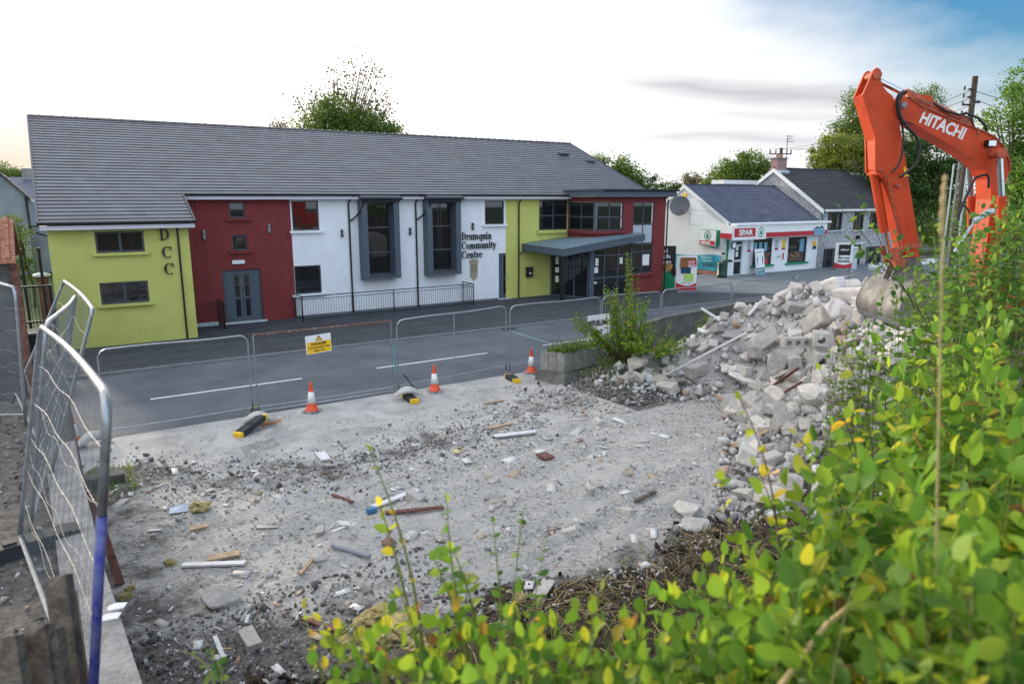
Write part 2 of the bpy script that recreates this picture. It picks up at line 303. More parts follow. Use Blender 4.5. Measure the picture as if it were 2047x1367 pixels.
def ground_material():
    m = bpy.data.materials.new('site_ground'); m.use_nodes = True; t = m.node_tree; n = t.nodes; l = t.links; b = n['Principled BSDF']; b.inputs['Roughness'].default_value = .95; b.inputs['Specular IOR Level'].default_value = .2
    g = n.new('ShaderNodeNewGeometry')
    def noise_(sc, det, ro, off=0, stretch=None):
        x = n.new('ShaderNodeTexNoise'); mpn = n.new('ShaderNodeMapping'); l.new(g.outputs['Position'], mpn.inputs[0]); mpn.inputs['Location'].default_value = (off, off * .7, 0)
        if stretch: mpn.inputs['Scale'].default_value = stretch; mpn.inputs['Rotation'].default_value = (0, 0, R(28))
        l.new(mpn.outputs[0], x.inputs['Vector']); x.inputs['Scale'].default_value = sc; x.inputs['Detail'].default_value = det; x.inputs['Roughness'].default_value = ro; return x.outputs[0]
    def ramp(src, p0, p1, c0, c1):
        r_ = n.new('ShaderNodeValToRGB'); l.new(src, r_.inputs[0]); e = r_.color_ramp.elements; e[0].position = p0; e[1].position = p1; e[0].color = (*c0, 1); e[1].color = (*c1, 1); return r_.outputs[0]
    def mix(f, a, c):
        x = n.new('ShaderNodeMix'); x.data_type = 'RGBA'; l.new(f, x.inputs[0]); l.new(a, x.inputs[6]); l.new(c, x.inputs[7]); return x.outputs[2]
    grit = ramp(noise_(16, 8, .8), .36, .64, (.165, .158, .15), (.66, .635, .605))
    dust = ramp(noise_(3.0, 8, .7, 5), .3, .7, (.40, .385, .36), (.60, .575, .545))
    a = mix(ramp(noise_(.9, 6, .65, 9, (.5, 1.4, 1)), .42, .58, (0, 0, 0), (.85,) * 3), grit, dust)
    dark = ramp(noise_(10, 8, .8, 2), .36, .66, (.045, .040, .036), (.26, .245, .23))
    at = n.new('ShaderNodeAttribute'); at.attribute_name = 'dirt'
    ad = n.new('ShaderNodeMath'); ad.operation = 'ADD'; l.new(at.outputs['Fac'], ad.inputs[0])
    nz = n.new('ShaderNodeMath'); nz.operation = 'MULTIPLY_ADD'; l.new(noise_(1.6, 7, .7, 3), nz.inputs[0]); nz.inputs[1].default_value = 1.6; nz.inputs[2].default_value = -.8; l.new(nz.outputs[0], ad.inputs[1])
    col = mix(ramp(ad.outputs[0], .36, .62, (0, 0, 0), (1, 1, 1)), a, dark)
    at2 = n.new('ShaderNodeAttribute'); at2.attribute_name = 'soil'
    col = mix(ramp(at2.outputs['Fac'], .3, .7, (0, 0, 0), (1, 1, 1)), col, ramp(noise_(22, 8, .8, 6), .35, .68, (.018, .013, .010), (.115, .085, .062)))
    l.new(col, b.inputs['Base Color'])
    bp = n.new('ShaderNodeBump'); bp.inputs['Strength'].default_value = .9; bp.inputs['Distance'].default_value = .05; l.new(noise_(14, 8, .75), bp.inputs['Height']); l.new(bp.outputs[0], b.inputs['Normal'])
    return m
M['ground'] = ground_material()
M['field'] = mat('far_field', (.07, .11, .03), 1, .2, .05)

# ------------------------------------------------------------------ lettering
def text(body, size, origin, U, V, material, parent, name='lettering', bold=0.0, ext=.008, sx=1.0, align='LEFT'):
    cu = bpy.data.curves.new('t', 'FONT'); cu.body = body; cu.size = size; cu.extrude = ext; cu.offset = bold; cu.align_x = align; cu.resolution_u = 3
    o = bpy.data.objects.new('t', cu); me = bpy.data.meshes.new_from_object(o); bpy.data.objects.remove(o)
    Nn = U.cross(V); mb = MB(); O = Vector(origin)
    mb.add([O + U * (v.co.x * sx) + V * v.co.y + Nn * (v.co.z + ext) for v in me.vertices], [tuple(p.vertices) for p in me.polygons])
    bpy.data.meshes.remove(me)
    return mb.build(name, material, parent)
def serif(mb, ch, O, U, V, h, d=.04, wsc=1.0):
    O = Vector(O); Nn = U.cross(V)
    T, t, sf = .17, .06, .06
    def bar(x0, y0, x1, y1, wd):
        a = Vector((x0, y0)); b = Vector((x1, y1)); q = (b - a).normalized(); p = Vector((-q.y, q.x)) * wd / 2
        mb.prism([O + U * (c.x * h * wsc) + V * (c.y * h) for c in (a + p, b + p, b - p, a - p)], Nn * d)
    def arc(cx, cy, rx, ry, a0, a1, W=T, w_=t, n=14):
        for i in range(n):
            th = [R(a0 + (a1 - a0) * (i + k) / n) for k in (0, 1)]; q = []
            for tt in th:
                wd = w_ + (W - w_) * abs(math.cos(tt)) ** 1.5
                q.append(((cx + (rx) * math.cos(tt), cy + (ry) * math.sin(tt)), (cx + (rx - wd) * math.cos(tt), cy + (ry - (wd if ry < rx else wd * .75)) * math.sin(tt))))
            mb.prism([O + U * (c[0] * h * wsc) + V * (c[1] * h) for c in (q[0][0], q[1][0], q[1][1], q[0][1])], Nn * d)
    def srf(x, y, wd=.36): bar(x - wd / 2, y, x + wd / 2, y, sf)
    x_ = .68
    if ch == 'D': bar(.2, 0, .2, 1, T); srf(.2, .97, .4); srf(.2, .03, .4); arc(.3, .5, .5, .5, -90, 90, .18); return .88
    if ch == 'C':
        arc(.46, .5, .43, .52, 52, 308, .19); bar(.76, .64, .76, 1.0, .07); return .9
    if ch in 'rnmhuI':
        if ch == 'u':
            bar(.2, .12, .2, x_, T); bar(.56, 0, .56, x_, T); srf(.16, x_ - .03, .3); srf(.52, x_ - .03, .3); srf(.6, .03, .26); arc(.36, .2, .24, .22, 180, 320, .1); return .74
        bar(.2, 0, .2, x_, T); srf(.15, x_ - .03, .26); srf(.2, .03, .36)
        if ch == 'r': arc(.4, .42, .2, .27, 40, 160, .1, .08); mb_ = bar(.46, .52, .46, .66, .15); return .56
        k = 2 if ch == 'm' else 1
        for i in range(k):
            x0 = .2 + .38 * i; bar(x0 + .38, 0, x0 + .38, .5, T); srf(x0 + .38, .03, .34); arc(x0 + .22, .42, .245, .27, 0, 170, .16, .08)
        return .2 + .38 * k + .22
    if ch == 'q': arc(.38, .33, .31, .36, 0, 360, .17); bar(.62, -.28, .62, x_, T); srf(.62, -.27, .34); return .8
    if ch == 'i': bar(.2, 0, .2, x_, T); srf(.15, x_ - .03, .26); srf(.2, .03, .36); bar(.2, .80, .2, .98, .18); return .42
    if ch == 'o': arc(.36, .33, .32, .36, 0, 360, .17); return .74
    if ch == 't': bar(.2, .08, .2, .9, T); bar(.02, x_ - .03, .44, x_ - .03, sf); arc(.34, .16, .2, .17, 180, 310, .1); return .48
    if ch == 'y': bar(.1, x_, .36, .02, T); bar(.62, x_, .26, -.28, .08); srf(.12, x_ - .03, .32); srf(.6, x_ - .03, .26); bar(.12, -.24, .24, -.24, .12); return .7
    if ch == 'e': arc(.36, .33, .32, .36, 0, 320, .17); bar(.12, .36, .66, .36, .07); return .7
    return .35
def serif_text(s, O, U, V, h, material, parent, d=.04, wsc=1.0):
    O = Vector(O); x = 0; mb = MB()
    for ch in s: x += serif(mb, ch, O + U * x, U, V, h, d, wsc) * h * wsc
    return mb.build('lettering', material, parent)

# ------------------------------------------------------------------ building helpers
def window(parent, O, U, Nn, a, b, c, d, inset=.09, mull=(), trans=(), fwid=.055, sill=None, sillm=None, fm='frame', gm='glass', sil_ext=.13, name='window', bars=0.05):
    mb = MB(); f = lambda u0, u1, v0, v1, n0=-inset, n1=-inset + .05: mb.ob(O, U, Z, Nn, u0, u1, v0, v1, n0, n1)
    f(a, a + fwid, c, d); f(b - fwid, b, c, d); f(a + fwid, b - fwid, c, c + fwid); f(a + fwid, b - fwid, d - fwid, d)
    for m_ in mull: x = a + (b - a) * m_; f(x - bars / 2, x + bars / 2, c + fwid, d - fwid, -inset, -inset + .046)
    for t_ in trans: z = c + (d - c) * t_; f(a + fwid, b - fwid, z - bars / 2, z + bars / 2, -inset, -inset + .042)
    wn = mb.build(name, M[fm], parent)
    g = MB(); g.ob(O, U, Z, Nn, a + .01, b - .01, c + .01, d - .01, -inset + .002, -inset + .018); g.build('pane', M[gm], wn)
    if sill:
        s_ = MB(); s_.ob(O, U, Z, Nn, a - sil_ext, b + sil_ext, c - sill, c, -inset + .055, .13); s_.build('sill', sillm, wn)
    return wn
def pipe(parent, pts, r=.035, m='black', name='downpipe'):
    mb = MB(); mb.tube(pts, r, 8); return mb.build(name, M[m], parent)
def roof_courses(mb, x0, x1, y0, z0, y1, z1, n, lip=.023):     # overlapping courses from eave (y0) to ridge (y1), each with a shadow gap under its lip
    for i in range(n):
        a, b = i / n, (i + 1) / n
        ya, yb, za, zb = y0 + (y1 - y0) * a, y0 + (y1 - y0) * b, z0 + (z1 - z0) * a, z0 + (z1 - z0) * b
        yf = ya - .05; zf = za + lip - .012
        mb.quad((x0, yf, zf), (x1, yf, zf), (x1, yb, zb - .004), (x0, yb, zb - .004))
        mb.quad((x0, yf, zf - .016), (x1, yf, zf - .016), (x1, yf, zf), (x0, yf, zf))
        mb.quad((x0, yf, zf - .016), (x1, yf, zf - .016), (x1, ya + .02, za - .02), (x0, ya + .02, za - .02))

# ================================================================== SETTING: ground, roads
TER_X = 0.0
BASE = [(12.4, 14.2), (13.0, 13.2), (14.5, 11.9), (13.0, 10.3), (11.2, 8.8), (9.0, 7.2), (10.4, 4.6), (13, 1.5), (24, 1.5), (24, 11.5), (19.5, 14.4), (15.5, 15.2)]
BP = np.array(BASE)
def pile_s(x, y):
    inside = False; dmin = 1e9; n = len(BASE)
    for i in range(n):
        (x0, y0), (x1, y1) = BASE[i], BASE[(i + 1) % n]
        if (y0 > y) != (y1 > y) and x < (x1 - x0) * (y - y0) / (y1 - y0) + x0: inside = not inside
        dx, dy = x1 - x0, y1 - y0; t = max(0, min(1, ((x - x0) * dx + (y - y0) * dy) / (dx * dx + dy * dy)))
        dmin = min(dmin, math.hypot(x - x0 - t * dx, y - y0 - t * dy))
    return dmin if inside else -dmin
def sst(a, b, x): t = max(0, min(1, (x - a) / (b - a))); return t * t * (3 - 2 * t)
def edge_y(x): return np.interp(x, [-2, .7, 2.2, 4, 7, 9.3, 11.5, 13], [16.3, 15.9, 14.6, 13.7, 14.2, 14.9, 15.3, 15.6])
def wall_x(y): return float(np.interp(y, [0, 4.68, 6.4, 9.2, 10.4], [.45, .16, .05, -.05, -.07]))
RUTS = [(3.2, 7.6, 11.0, 9.9, .16), (3.8, 7.2, 11.4, 9.3, .16), (4.6, 7.3, 10.2, 8.1, .13), (1.5, 10.2, 12.0, 12.6, .2), (1.5, 11.2, 12.2, 13.5, .2), (2.0, 8.8, 11.0, 11.4, .17), (6, 12.9, 13, 11.6, .18)]
def ground_z(x, y):
    n1_ = mnoise.fractal(Vector((x * .55, y * .55, 3)), 1, 2, 4); n2_ = mnoise.fractal(Vector((x * 2.2, y * 2.2, 9)), 1, 2, 3)
    z = .06 + .05 * n1_ + .03 * n2_
    ew = edge_y(x) + .55 * mnoise.noise(Vector((x * .9, y * .4, 7))) + .25 * mnoise.noise(Vector((x * 3, y * 2, 1)))
    z += -.15 * sst(ew - 1.1, ew + .35, y)  
    for (ax, ay, bx, by, ww) in RUTS:                                    # wheel and track ruts pressed into the dust
        dx, dy = bx - ax, by - ay; L2 = dx * dx + dy * dy; t = ((x - ax) * dx + (y - ay) * dy) / L2
        if 0 < t < 1:
            dd = abs((x - ax) * dy - (y - ay) * dx) / math.sqrt(L2) + .1 * mnoise.noise(Vector((t * 4, ax, 0)))
            z += (-.055 * math.exp(-(dd / ww) ** 2) + .03 * math.exp(-((dd - ww * 1.9) / (ww * .6)) ** 2) + .012 * math.exp(-(dd / ww) ** 2) * math.sin(t * math.sqrt(L2) * 26)) * min(1, 5 * t, 5 * (1 - t))                 # feathers out onto the concrete apron
    s = pile_s(x, y)
    if s > 0: z += min(2.6, 2.7 * sst(0, 3.0, s)) + .12 * n1_ * min(1, s) + .06 * n2_
    if x > 11.9 and y > 12 and s < .5:                                    # soil mound with weeds behind the planter
        z += .38 * sst(11.6, 13, x) * sst(12.0, 14.2, y) * (1 - sst(0, .5, s))
    bank = 3.5 * sst(3.6, .3, y) + .42 * sst(7.4, 5.4, y + .2 * math.sin(x * 1.3)) + (.07 * mnoise.noise(Vector((x * 3, y * 3, 2))) if y < 6.8 else 0)     # bank the camera stands on
    if x > 9.5 and y < 7: bank = max(bank, 2.2 * sst(9.5, 12.5, x) * sst(7, 4, y))
    z = max(z, bank + .06 * n2_ + .05 * n1_)
    if x < wall_x(y):                                                     # higher yard left of the retaining wall
        z = max(z, 2.12 * (1 - sst(13.4, 15.2, y)) * (sst(-9, -4, x) * .2 + .8) + .05 * n1_ + .03 * n2_)
    return z
def build_ground():
    xs = np.concatenate([np.arange(-12, -1, .5), np.arange(-1, 0.6, .1), np.arange(.6, 17.6, .085), np.arange(17.6, 34, .5)])
    ys = np.concatenate([np.arange(-6, 3, .5), np.arange(3, 16.2, .085), [16.5, 17.1]])
    me = bpy.data.meshes.new('ground'); nx, ny = len(xs), len(ys)
    vs = []; dirt = []; soil = []
    for y in ys:
        for x in xs:
            z = ground_z(float(x), float(y)); vs.append((x, y, z))
            d = .22
            ey = edge_y(x)
            d += .34 * math.exp(-((y - ey + .9) / .8) ** 2) * sst(9.5, 6, x) + .25 * math.exp(-((y - ey + .9) / .9) ** 2) * sst(8, 10, x) * sst(13, 11.5, x)     # churned dark strip by the apron
            d += .5 * sst(9.2, 7.4, y) * sst(4.5, 2.2, x) + .45 * sst(7.6, 6.9, y)
            if x < 1.8: d += .3 * sst(1.8, .3, x)
            if x < wall_x(y): d += .5
            if x > 11.8 and y > 12.4: d += .6 * (1 if pile_s(x, y) < .3 else 0)
            if pile_s(x, y) > 0: d = .1
            if y < 7.15 + .3 * math.sin(x * 1.7) and x < 24: d = .9
            dirt.append(d); soil.append(0.0 if 9 < x < 14.5 and pile_s(x, y) > .25 else float(y < 7.0 + .35 * math.sin(x * 1.7) + .25 * mnoise.noise(Vector((x * 2, y * 2, 5)))) if x > 1.2 else (.35 if x < wall_x(y) else (1.0 if y < 4.8 else 0.0)))
    fs = [(j * nx + i, j * nx + i + 1, (j + 1) * nx + i + 1, (j + 1) * nx + i) for j in range(ny - 1) for i in range(nx - 1)]
    me.from_pydata(vs, [], fs); me.materials.append(M['ground'])
    at = me.attributes.new('dirt', 'FLOAT', 'POINT'); at.data.foreach_set('value', [float(x) for x in dirt])
    at = me.attributes.new('soil', 'FLOAT', 'POINT'); at.data.foreach_set('value', soil)
    me.polygons.foreach_set('use_smooth', [True] * len(fs))
    o = bpy.data.objects.new('ground', me); COL.objects.link(o); tag(o, 'pale grey demolition dust and broken stone over bare site ground', kind='structure')
build_ground()
def sheet(name, x0, x1, y0, y1, z, m, label=None, nx=1):
    mb = MB()
    for i in range(nx): mb.quad((x0 + (x1 - x0) * i / nx, y0, z), (x0 + (x1 - x0) * (i + 1) / nx, y0, z), (x0 + (x1 - x0) * (i + 1) / nx, y1, z), (x0 + (x1 - x0) * i / nx, y1, z))
    return tag(mb.build(name, m), label, kind='structure')
sheet('terrain', -900, 900, -300, 1500, -.35, M['field'], 'far green fields out to the horizon')
sheet('road', -60, 140, 16.9, 24.11, -.004, M['asphalt'], 'dark grey asphalt road')
mb = MB(); mb.box(-3.5, 12.6, 13.0, 17.45, -.3, .012); mb.box(-40, -3.5, 16.2, 17.45, -.3, .012); mb.box(12.6, 120, 15.6, 17.45, -.3, .012)
tag(mb.build('concrete_apron', M['apron']), 'dusty pale concrete strip along the near side of the road', kind='structure')
mb = MB()
for i in range(-40, 95): mb.box(i * .915 + .006, i * .915 + .909, 24.11, 24.26, -.2, .06)
tag(mb.build('kerb', M['kerb']), 'low grey kerbstones on the far side of the road', kind='structure')
mb = MB(); mb.box(-40, 29.2, 24.265, 31.3, -.25, .05); mb.add([(29.2, 24.265, .05), (33.5, 24.265, .05), (29.2, 29.0, .05)], [(0, 1, 2)])
tag(mb.build('pavement', M['asphalt2']), 'near black asphalt footway in front of the hall', kind='structure')
mb = MB(); mb.box(29.205, 86, 24.265, 34, -.25, .046)
tag(mb.build('forecourt', M['forecourt']), 'grey concrete forecourt in front of the shop', kind='structure')
mb = MB()
for k in range(-7, 14):
    x0 = 1.68 + 6.45 * k; mb.box(x0, x0 + 4.08, 20.43, 20.53, -.003, .002)
tag(mb.build('road_marking', M['paint']), 'broken white centre line on the road', kind='structure')
mb = MB(); mb.box(-2, 12, 13.9, 17.45, .0115, .0125)
# inspection cover let into the apron
mb = MB(); p0 = [ZP(u, v, .016) for u, v in ((480, 893), (546, 873), (560, 888), (492, 912))]; mb.prism(p0, (0, 0, -.05))
tag(mb.build('inspection_cover', M['conc']), 'square concrete inspection cover set in the dusty apron', 'cover')
mb = MB(); c = ZP(535, 845, .018)
pts = [c + Vector((math.cos(a) * (.34 + .12 * math.sin(3 * a)), math.sin(a) * (.22 + .08 * math.cos(2 * a)), 0)) for a in np.linspace(0, 6.28, 24)[:-1]]
mb.prism(pts, (0, 0, -.004)); tag(mb.build('spilt_sand', M['sandspill']), 'brown sand spilt on the concrete beside the sandbag', kind='stuff')

# retaining wall on the left: a strip of concrete top
mb = MB(); yy = [3.0, 4.68, 6.4, 8, 9.2, 10.4]
for a, b in zip(yy[:-1], yy[1:]):
    xa, xb = wall_x(a), wall_x(b)
    mb.add([(xa - .32, a, -.2), (xa, a, -.2), (xa, a, 2.2), (xa - .32, a, 2.2), (xb - .32, b, -.2), (xb, b, -.2), (xb, b, 2.2), (xb - .32, b, 2.2)],
           [(0, 1, 2, 3), (4, 7, 6, 5), (1, 5, 6, 2), (2, 6, 7, 3), (0, 3, 7, 4)])
mb.add([(-.39, 10.4, -.2), (-.07, 10.4, -.2), (-.07, 10.4, 2.2), (-.39, 10.4, 2.2), (-.45, 14.3, -.2), (-.15, 14.3, -.2), (-.15, 14.3, .9), (-.45, 14.3, .9)], [(0, 1, 2, 3), (4, 7, 6, 5), (1, 5, 6, 2), (2, 6, 7, 3), (0, 3, 7, 4)])
tag(mb.build('retaining_wall', mat('cracked_wall_top', (.36, .35, .34), .95, .2, 7, .8, 35, det=9)), 'flat topped concrete retaining wall under the leaning mesh panels', 'wall', None, 'thing')
# low roadside wall behind the rubble
mb = MB(); xs = [13.3, 15.2, 17.3, 20.5, 24.7, 31, 40]; zs = [.55, .95, 1.24, 1.38, 1.52, 1.6, 1.7]
for i in range(len(xs) - 1):
    for dy0, dy1, dz in ((0, .22, 0), (-.02, .24, .06)):
        zb0, zb1 = (-.2, -.2) if dz == 0 else (zs[i], zs[i + 1])
        a, b = xs[i], xs[i + 1]
        mb.add([(a, 17.0 + dy0, zb0), (a, 17.0 + dy1, zb0), (a, 17.0 + dy1, zs[i] + dz), (a, 17.0 + dy0, zs[i] + dz), (b, 17.0 + dy0, zb1), (b, 17.0 + dy1, zb1), (b, 17.0 + dy1, zs[i + 1] + dz), (b, 17.0 + dy0, zs[i + 1] + dz)],
               [(0, 1, 2, 3), (4, 7, 6, 5), (0, 4, 5, 1), (1, 5, 6, 2), (2, 6, 7, 3), (0, 3, 7, 4)])
tag(mb.build('boundary_wall', M['conc_dark']), 'low dark mossy roadside wall behind the rubble heap', 'wall', None, 'thing')
#PART2
# ================================================================== COMMUNITY HALL
hall = thing('community_hall', (14, 31.1, 0), 'long two storey hall in lime, dark red and white render under one grey tiled roof', 'building')
FN = -Y
YW, YG = 31.1, 28.7            # main wall, projecting lime wing
def w_(name, O, U, Nn, wd, ht, holes, m, label=None, rev=.13): return tag(MB().wall(O, U, Z, Nn, wd, ht, holes, rev).build(name, m, hall), label)
# lime wing: windows are given in (x0,x1,z0,z1)
gw = [(1.17, 2.70, 3.38, 4.13), (1.14, 2.68, 1.55, 2.33)]
gz = lambda hs, x0: [(a - x0, b - x0, c, d) for a, b, c, d in hs]
o = w_('wall', (-.21, YG, 0), X, FN, 4.41, 4.5, gz(gw, -.21), M['lime'], 'lime green rendered front of the projecting wing')
mb = MB(); mb.quad((-.21, YG, 0), (-.21, 48.9, 0), (-.21, 48.9, 4.4), (-.21, YG, 4.4)); mb.add([(-.21, YG, 4.4), (-.21, 48.9, 4.4), (-.21, 38.8, 8.6)], [(0, 1, 2)])
mb.quad((4.2, YG, 0), (4.2, YW, 0), (4.2, YW, 5.4), (4.2, YG, 4.5)); mb.quad((-.21, 48.9, 0), (29.4, 48.9, 0), (29.4, 48.9, 4.5), (-.21, 48.9, 4.5))
mb.build('side_wall', M['lime'], hall)
rw = [(6.18, 6.80, 4.47, 5.10), (6.19, 6.80, 3.12, 3.77), (5.69, 7.26, .10, 2.33)]
w_('wall', (4.2, YW, 0), X, FN, 4.48, 5.42, gz(rw, 4.2), M['red'], 'dark red rendered wall section', .16)
ww = [(8.74, 9.92, 3.88, 5.16), (8.69, 9.88, 1.09, 2.34), (18.47, 19.62, 3.95, 5.14), (19.29, 19.95, .08, 2.45)]
w_('wall', (8.68, YW, 0), X, FN, 11.04, 5.45, gz(ww, 8.68), M['white'], 'white rendered wall section', .14)
lw = [(21.83, 23.74, 3.58, 5.17)]
w_('wall', (19.72, YW, 0), X, FN, 4.05, 5.46, gz(lw, 19.72), M['lime'], 'lime green rendered wall section beside the entrance', .14)
# faint plinth band
mb = MB(); mb.box(-.21, 4.2, YG - .012, YG, 0, .62); mb.build('plinth', M['lime'], hall)
for a_, b_ in ((7.3, 8.68), (4.2, 5.65)): mb = MB(); mb.box(a_, b_, YW - .012, YW, 0, .5); mb.build('plinth', M['red'], hall)
mb = MB(); mb.box(8.683, 19.24, YW - .012, YW, 0.14, .55); mb.build('plinth', M['white'], hall)
mb = MB(); mb.box(8.683, 19.24, YW - .02, YW, 0.0, .14); mb.build('plinth', M['forecourt'], hall)
mb = MB(); mb.box(20.0, 22.6, YW - .012, YW, 0, .45); mb.build('plinth', M['lime'], hall)
wO = (0, YG, 0)
for h in gw: window(hall, wO, X, FN, *h, mull=(.5,), sill=.10, sillm=M['lime'], fwid=.07, bars=.09)
wO = (0, YW, 0)
for h in rw[:2]: window(hall, wO, X, FN, *h, sill=.12, sillm=M['red'], sil_ext=.16)
for h in ww[:3]: window(hall, wO, X, FN, *h, sill=.11, sillm=M['white'], sil_ext=.14)
window(hall, wO, X, FN, *lw[0], mull=(.5,), trans=(.48,), sill=.17, sillm=M['lime'], bars=.08)
def door(O, a, b, c, d, leaves, name='door', slots=True):
    fr = MB(); fr.ob(O, X, Z, FN, a, a + .06, c, d, -.15, -.06); fr.ob(O, X, Z, FN, b - .06, b, c, d, -.15, -.06); fr.ob(O, X, Z, FN, a + .06, b - .06, d - .06, d, -.15, -.06)
    fr.build('door_frame', M['frame'], hall)
    wd = (b - a - .12) / leaves
    for i in range(leaves):
        x0 = a + .06 + i * wd; lf = MB(); lf.ob(O, X, Z, FN, x0 + .008, x0 + wd - .008, c + .01, d - .07, -.13, -.08)
        sgn = 1 if (leaves == 2 and i == 0) or leaves == 1 else 0
        lf.ob(O, X, Z, FN, x0 + (.06 if sgn else .36), x0 + (wd * .5 if sgn else wd - .06), c + .1, d - .16, -.08, -.072)
        dr = lf.build(name, M['grey'], hall)
        g = MB(); gx = x0 + wd - .30 if sgn else x0 + .10
        g.ob(O, X, Z, FN, gx, gx + .19, c + .22, c + (d - c) * .44, -.08, -.073); g.ob(O, X, Z, FN, gx, gx + .19, c + (d - c) * .48, d - .2, -.08, -.073)
        g.build('glazing_slot', M['glass'], dr)
        k = MB(); hx = x0 + (wd - .06 if sgn else .05); k.tube([(hx, O[1] - .0, c + .95), (hx, O[1] - .0, c + 1.25)], .014, 6); k.build('handle', M['metal'], dr)
door(wO, *rw[2], 2); door(wO, *ww[3], 1)
mb = MB(); mb.box(5.6, 7.36, YW - .16, YW - .02, 0, .12); mb.build('door_step', M['cabinet'], hall)
mb = MB(); mb.box(19.22, 20.0, YW - .12, YW - .02, 0, .09); mb.build('door_step', M['cabinet'], hall)
# bay surrounds
for x0, x1 in ((11.72, 13.55), (14.98, 16.8)):
    y1, y0 = YW - .014, 30.58; zb, zt = 1.58, 5.16; b = MB()
    b.box(x0, x0 + .27, y0, y1, zb, zt); b.box(x1 - .27, x1, y0, y1, zb, zt); b.box(x0 + .27, x1 - .27, y0, y1, zb, zb + .17); b.box(x0 + .27, x1 - .27, y0, y1, zt - .08, zt)
    by = b.build('bay_surround', M['grey'], hall)
    f = MB(); O = (0, YW, 0)
    for a, c in ((x0 + .27, x0 + .34), (x1 - .34, x1 - .27)): f.ob(O, X, Z, FN, a, c, zb + .17, zt - .08, .02, .09)
    for z in (zb + .17, zb + 1.18, zb + 2.32, zt - .16): f.ob(O, X, Z, FN, x0 + .34, x1 - .34, z, z + .07, .02, .085)
    f.build('window_frame', M['frame'], by)
    g = MB(); g.ob(O, X, Z, FN, x0 + .33, x1 - .33, zb + .2, zt - .1, .03, .045); g.build('pane', M['glass'], by)
    s_ = MB(); s_.add([(x0 + .28, y0 - .03, zb + .172), (x1 - .28, y0 - .03, zb + .172), (x1 - .28, YW - .09, zb + .24), (x0 + .28, YW - .09, zb + .24), (x0 + .28, y0 - .03, zb + .14), (x1 - .28, y0 - .03, zb + .14)], [(0, 1, 2, 3), (0, 4, 5, 1)]); s_.build('sill', M['frame'], by)
    r = MB(); r.prism([(x0 - .05, y0 - .14, zt + .10), (x0 - .05, y0 - .14, zt + .17), (x0 - .05, YW, zt + .42), (x0 - .05, YW, zt + .05)], (x1 - x0 + .1, 0, 0)); r.build('bay_roof', M['rooftile'], by)
    r = MB(); r.tube([(x0 - .04, y0 - .16, zt + .08), (x1 + .1, y0 - .16, zt + .08)], .055, 8); r.box(x0, x1, y0 - .1, y0 - .06, zt - .06, zt + .04, ); r.build('gutter', M['black'], by)
mb = MB(); mb.box(15.0, 16.78, 30.54, 30.57, 5.1, 5.2); mb.box(11.74, 13.53, 30.54, 30.57, 5.1, 5.2); mb.build('fascia', M['fascia'], hall)
# gutters and fascias
g = MB(); g.tube([(-.44, 28.22, 4.44), (4.42, 28.22, 4.44)], .06, 8); g.build('gutter', M['black'], hall)
g = MB(); g.box(-.4, 4.38, 28.27, 28.69, 4.22, 4.36); g.build('fascia', M['fascia'], hall)
for a, b in ((4.4, 11.66), (13.72, 14.9), (16.96, 23.74)):
    g = MB(); g.tube([(a, 30.66, 5.42), (b, 30.66, 5.42)], .06, 8); g.build('gutter', M['black'], hall)
    g = MB(); g.box(a, b, 30.72, 31.09, 5.22, 5.36); g.build('fascia', M['fascia'], hall)
pipe(hall, [(3.82, 28.3, 4.4), (3.82, 28.5, 4.28), (3.82, 28.64, 4.12), (3.82, 28.64, .06)])
for x, side in ((11.28, 1), (14.60, 1)):
    pipe(hall, [(x + .12, 30.72, 5.36), (x + .06, 30.9, 5.2), (x, 31.03, 5.05), (x, 31.03, .12), (x + .1, 30.98, .06)], .04)
    pipe(hall, [(x + .55, 30.45, 5.15), (x + .42, 30.7, 4.7), (x + .28, 30.98, 4.42), (x + .02, 31.03, 4.25)], .035)
pipe(hall, [(20.6, 30.72, 5.36), (20.55, 30.9, 5.2), (20.5, 31.03, 5.02), (20.5, 31.03, .06)], .04)
pipe(hall, [(28.92, 28.7, 5.2), (28.92, 28.72, .06)], .045)
# roof
rf = MB(); RS = .4154
roof_courses(rf, -.42, 4.38, 28.28, 4.46, 30.66, 4.46 + RS * 2.38, 8)
roof_courses(rf, -.42, 29.7, 30.66, 4.46 + RS * 2.38, 38.8, 8.83, 27)
rf.quad((-.42, 38.8, 8.83), (29.7, 38.8, 8.83), (29.7, 49.4, 4.4), (-.42, 49.4, 4.4))
rf.quad((-.43, 28.28, 4.38), (4.39, 28.28, 4.38), (4.39, 30.66, 5.36), (-.43, 30.66, 5.36)); rf.quad((-.43, 30.66, 5.36), (29.7, 30.66, 5.36), (29.7, 38.8, 8.7), (-.43, 38.8, 8.7))
roof = rf.build('roof', M['rooftile'], hall)
v = MB(); v.prism([(-.46, 28.22, 4.34), (-.46, 28.22, 4.50), (-.46, 38.8, 8.88), (-.46, 38.8, 8.70)], (.06, 0, 0)); v.build('verge', M['frame'], roof); v = MB(); v.prism([(29.7, 30.6, 5.3), (29.7, 30.6, 5.48), (29.7, 38.8, 8.88), (29.7, 38.8, 8.7)], (.06, 0, 0)); v.build('verge', M['frame'], roof); v = MB(); v.prism([(4.37, 28.22, 4.4), (4.37, 28.22, 4.51), (4.37, 30.6, 5.5), (4.37, 30.6, 5.34)], (.05, 0, 0)); v.build('verge', M['frame'], roof)
rg = MB()
for i in range(66): x = -.42 + i * .457; rg.prism([(x, 38.68, 8.82), (x, 38.8, 8.90), (x, 38.92, 8.82)], (.45, 0, 0)); rg.box(x + .43, x + .46, 38.74, 38.86, 8.86, 8.925)
rg.build('ridge_tiles', M['frame'], roof)
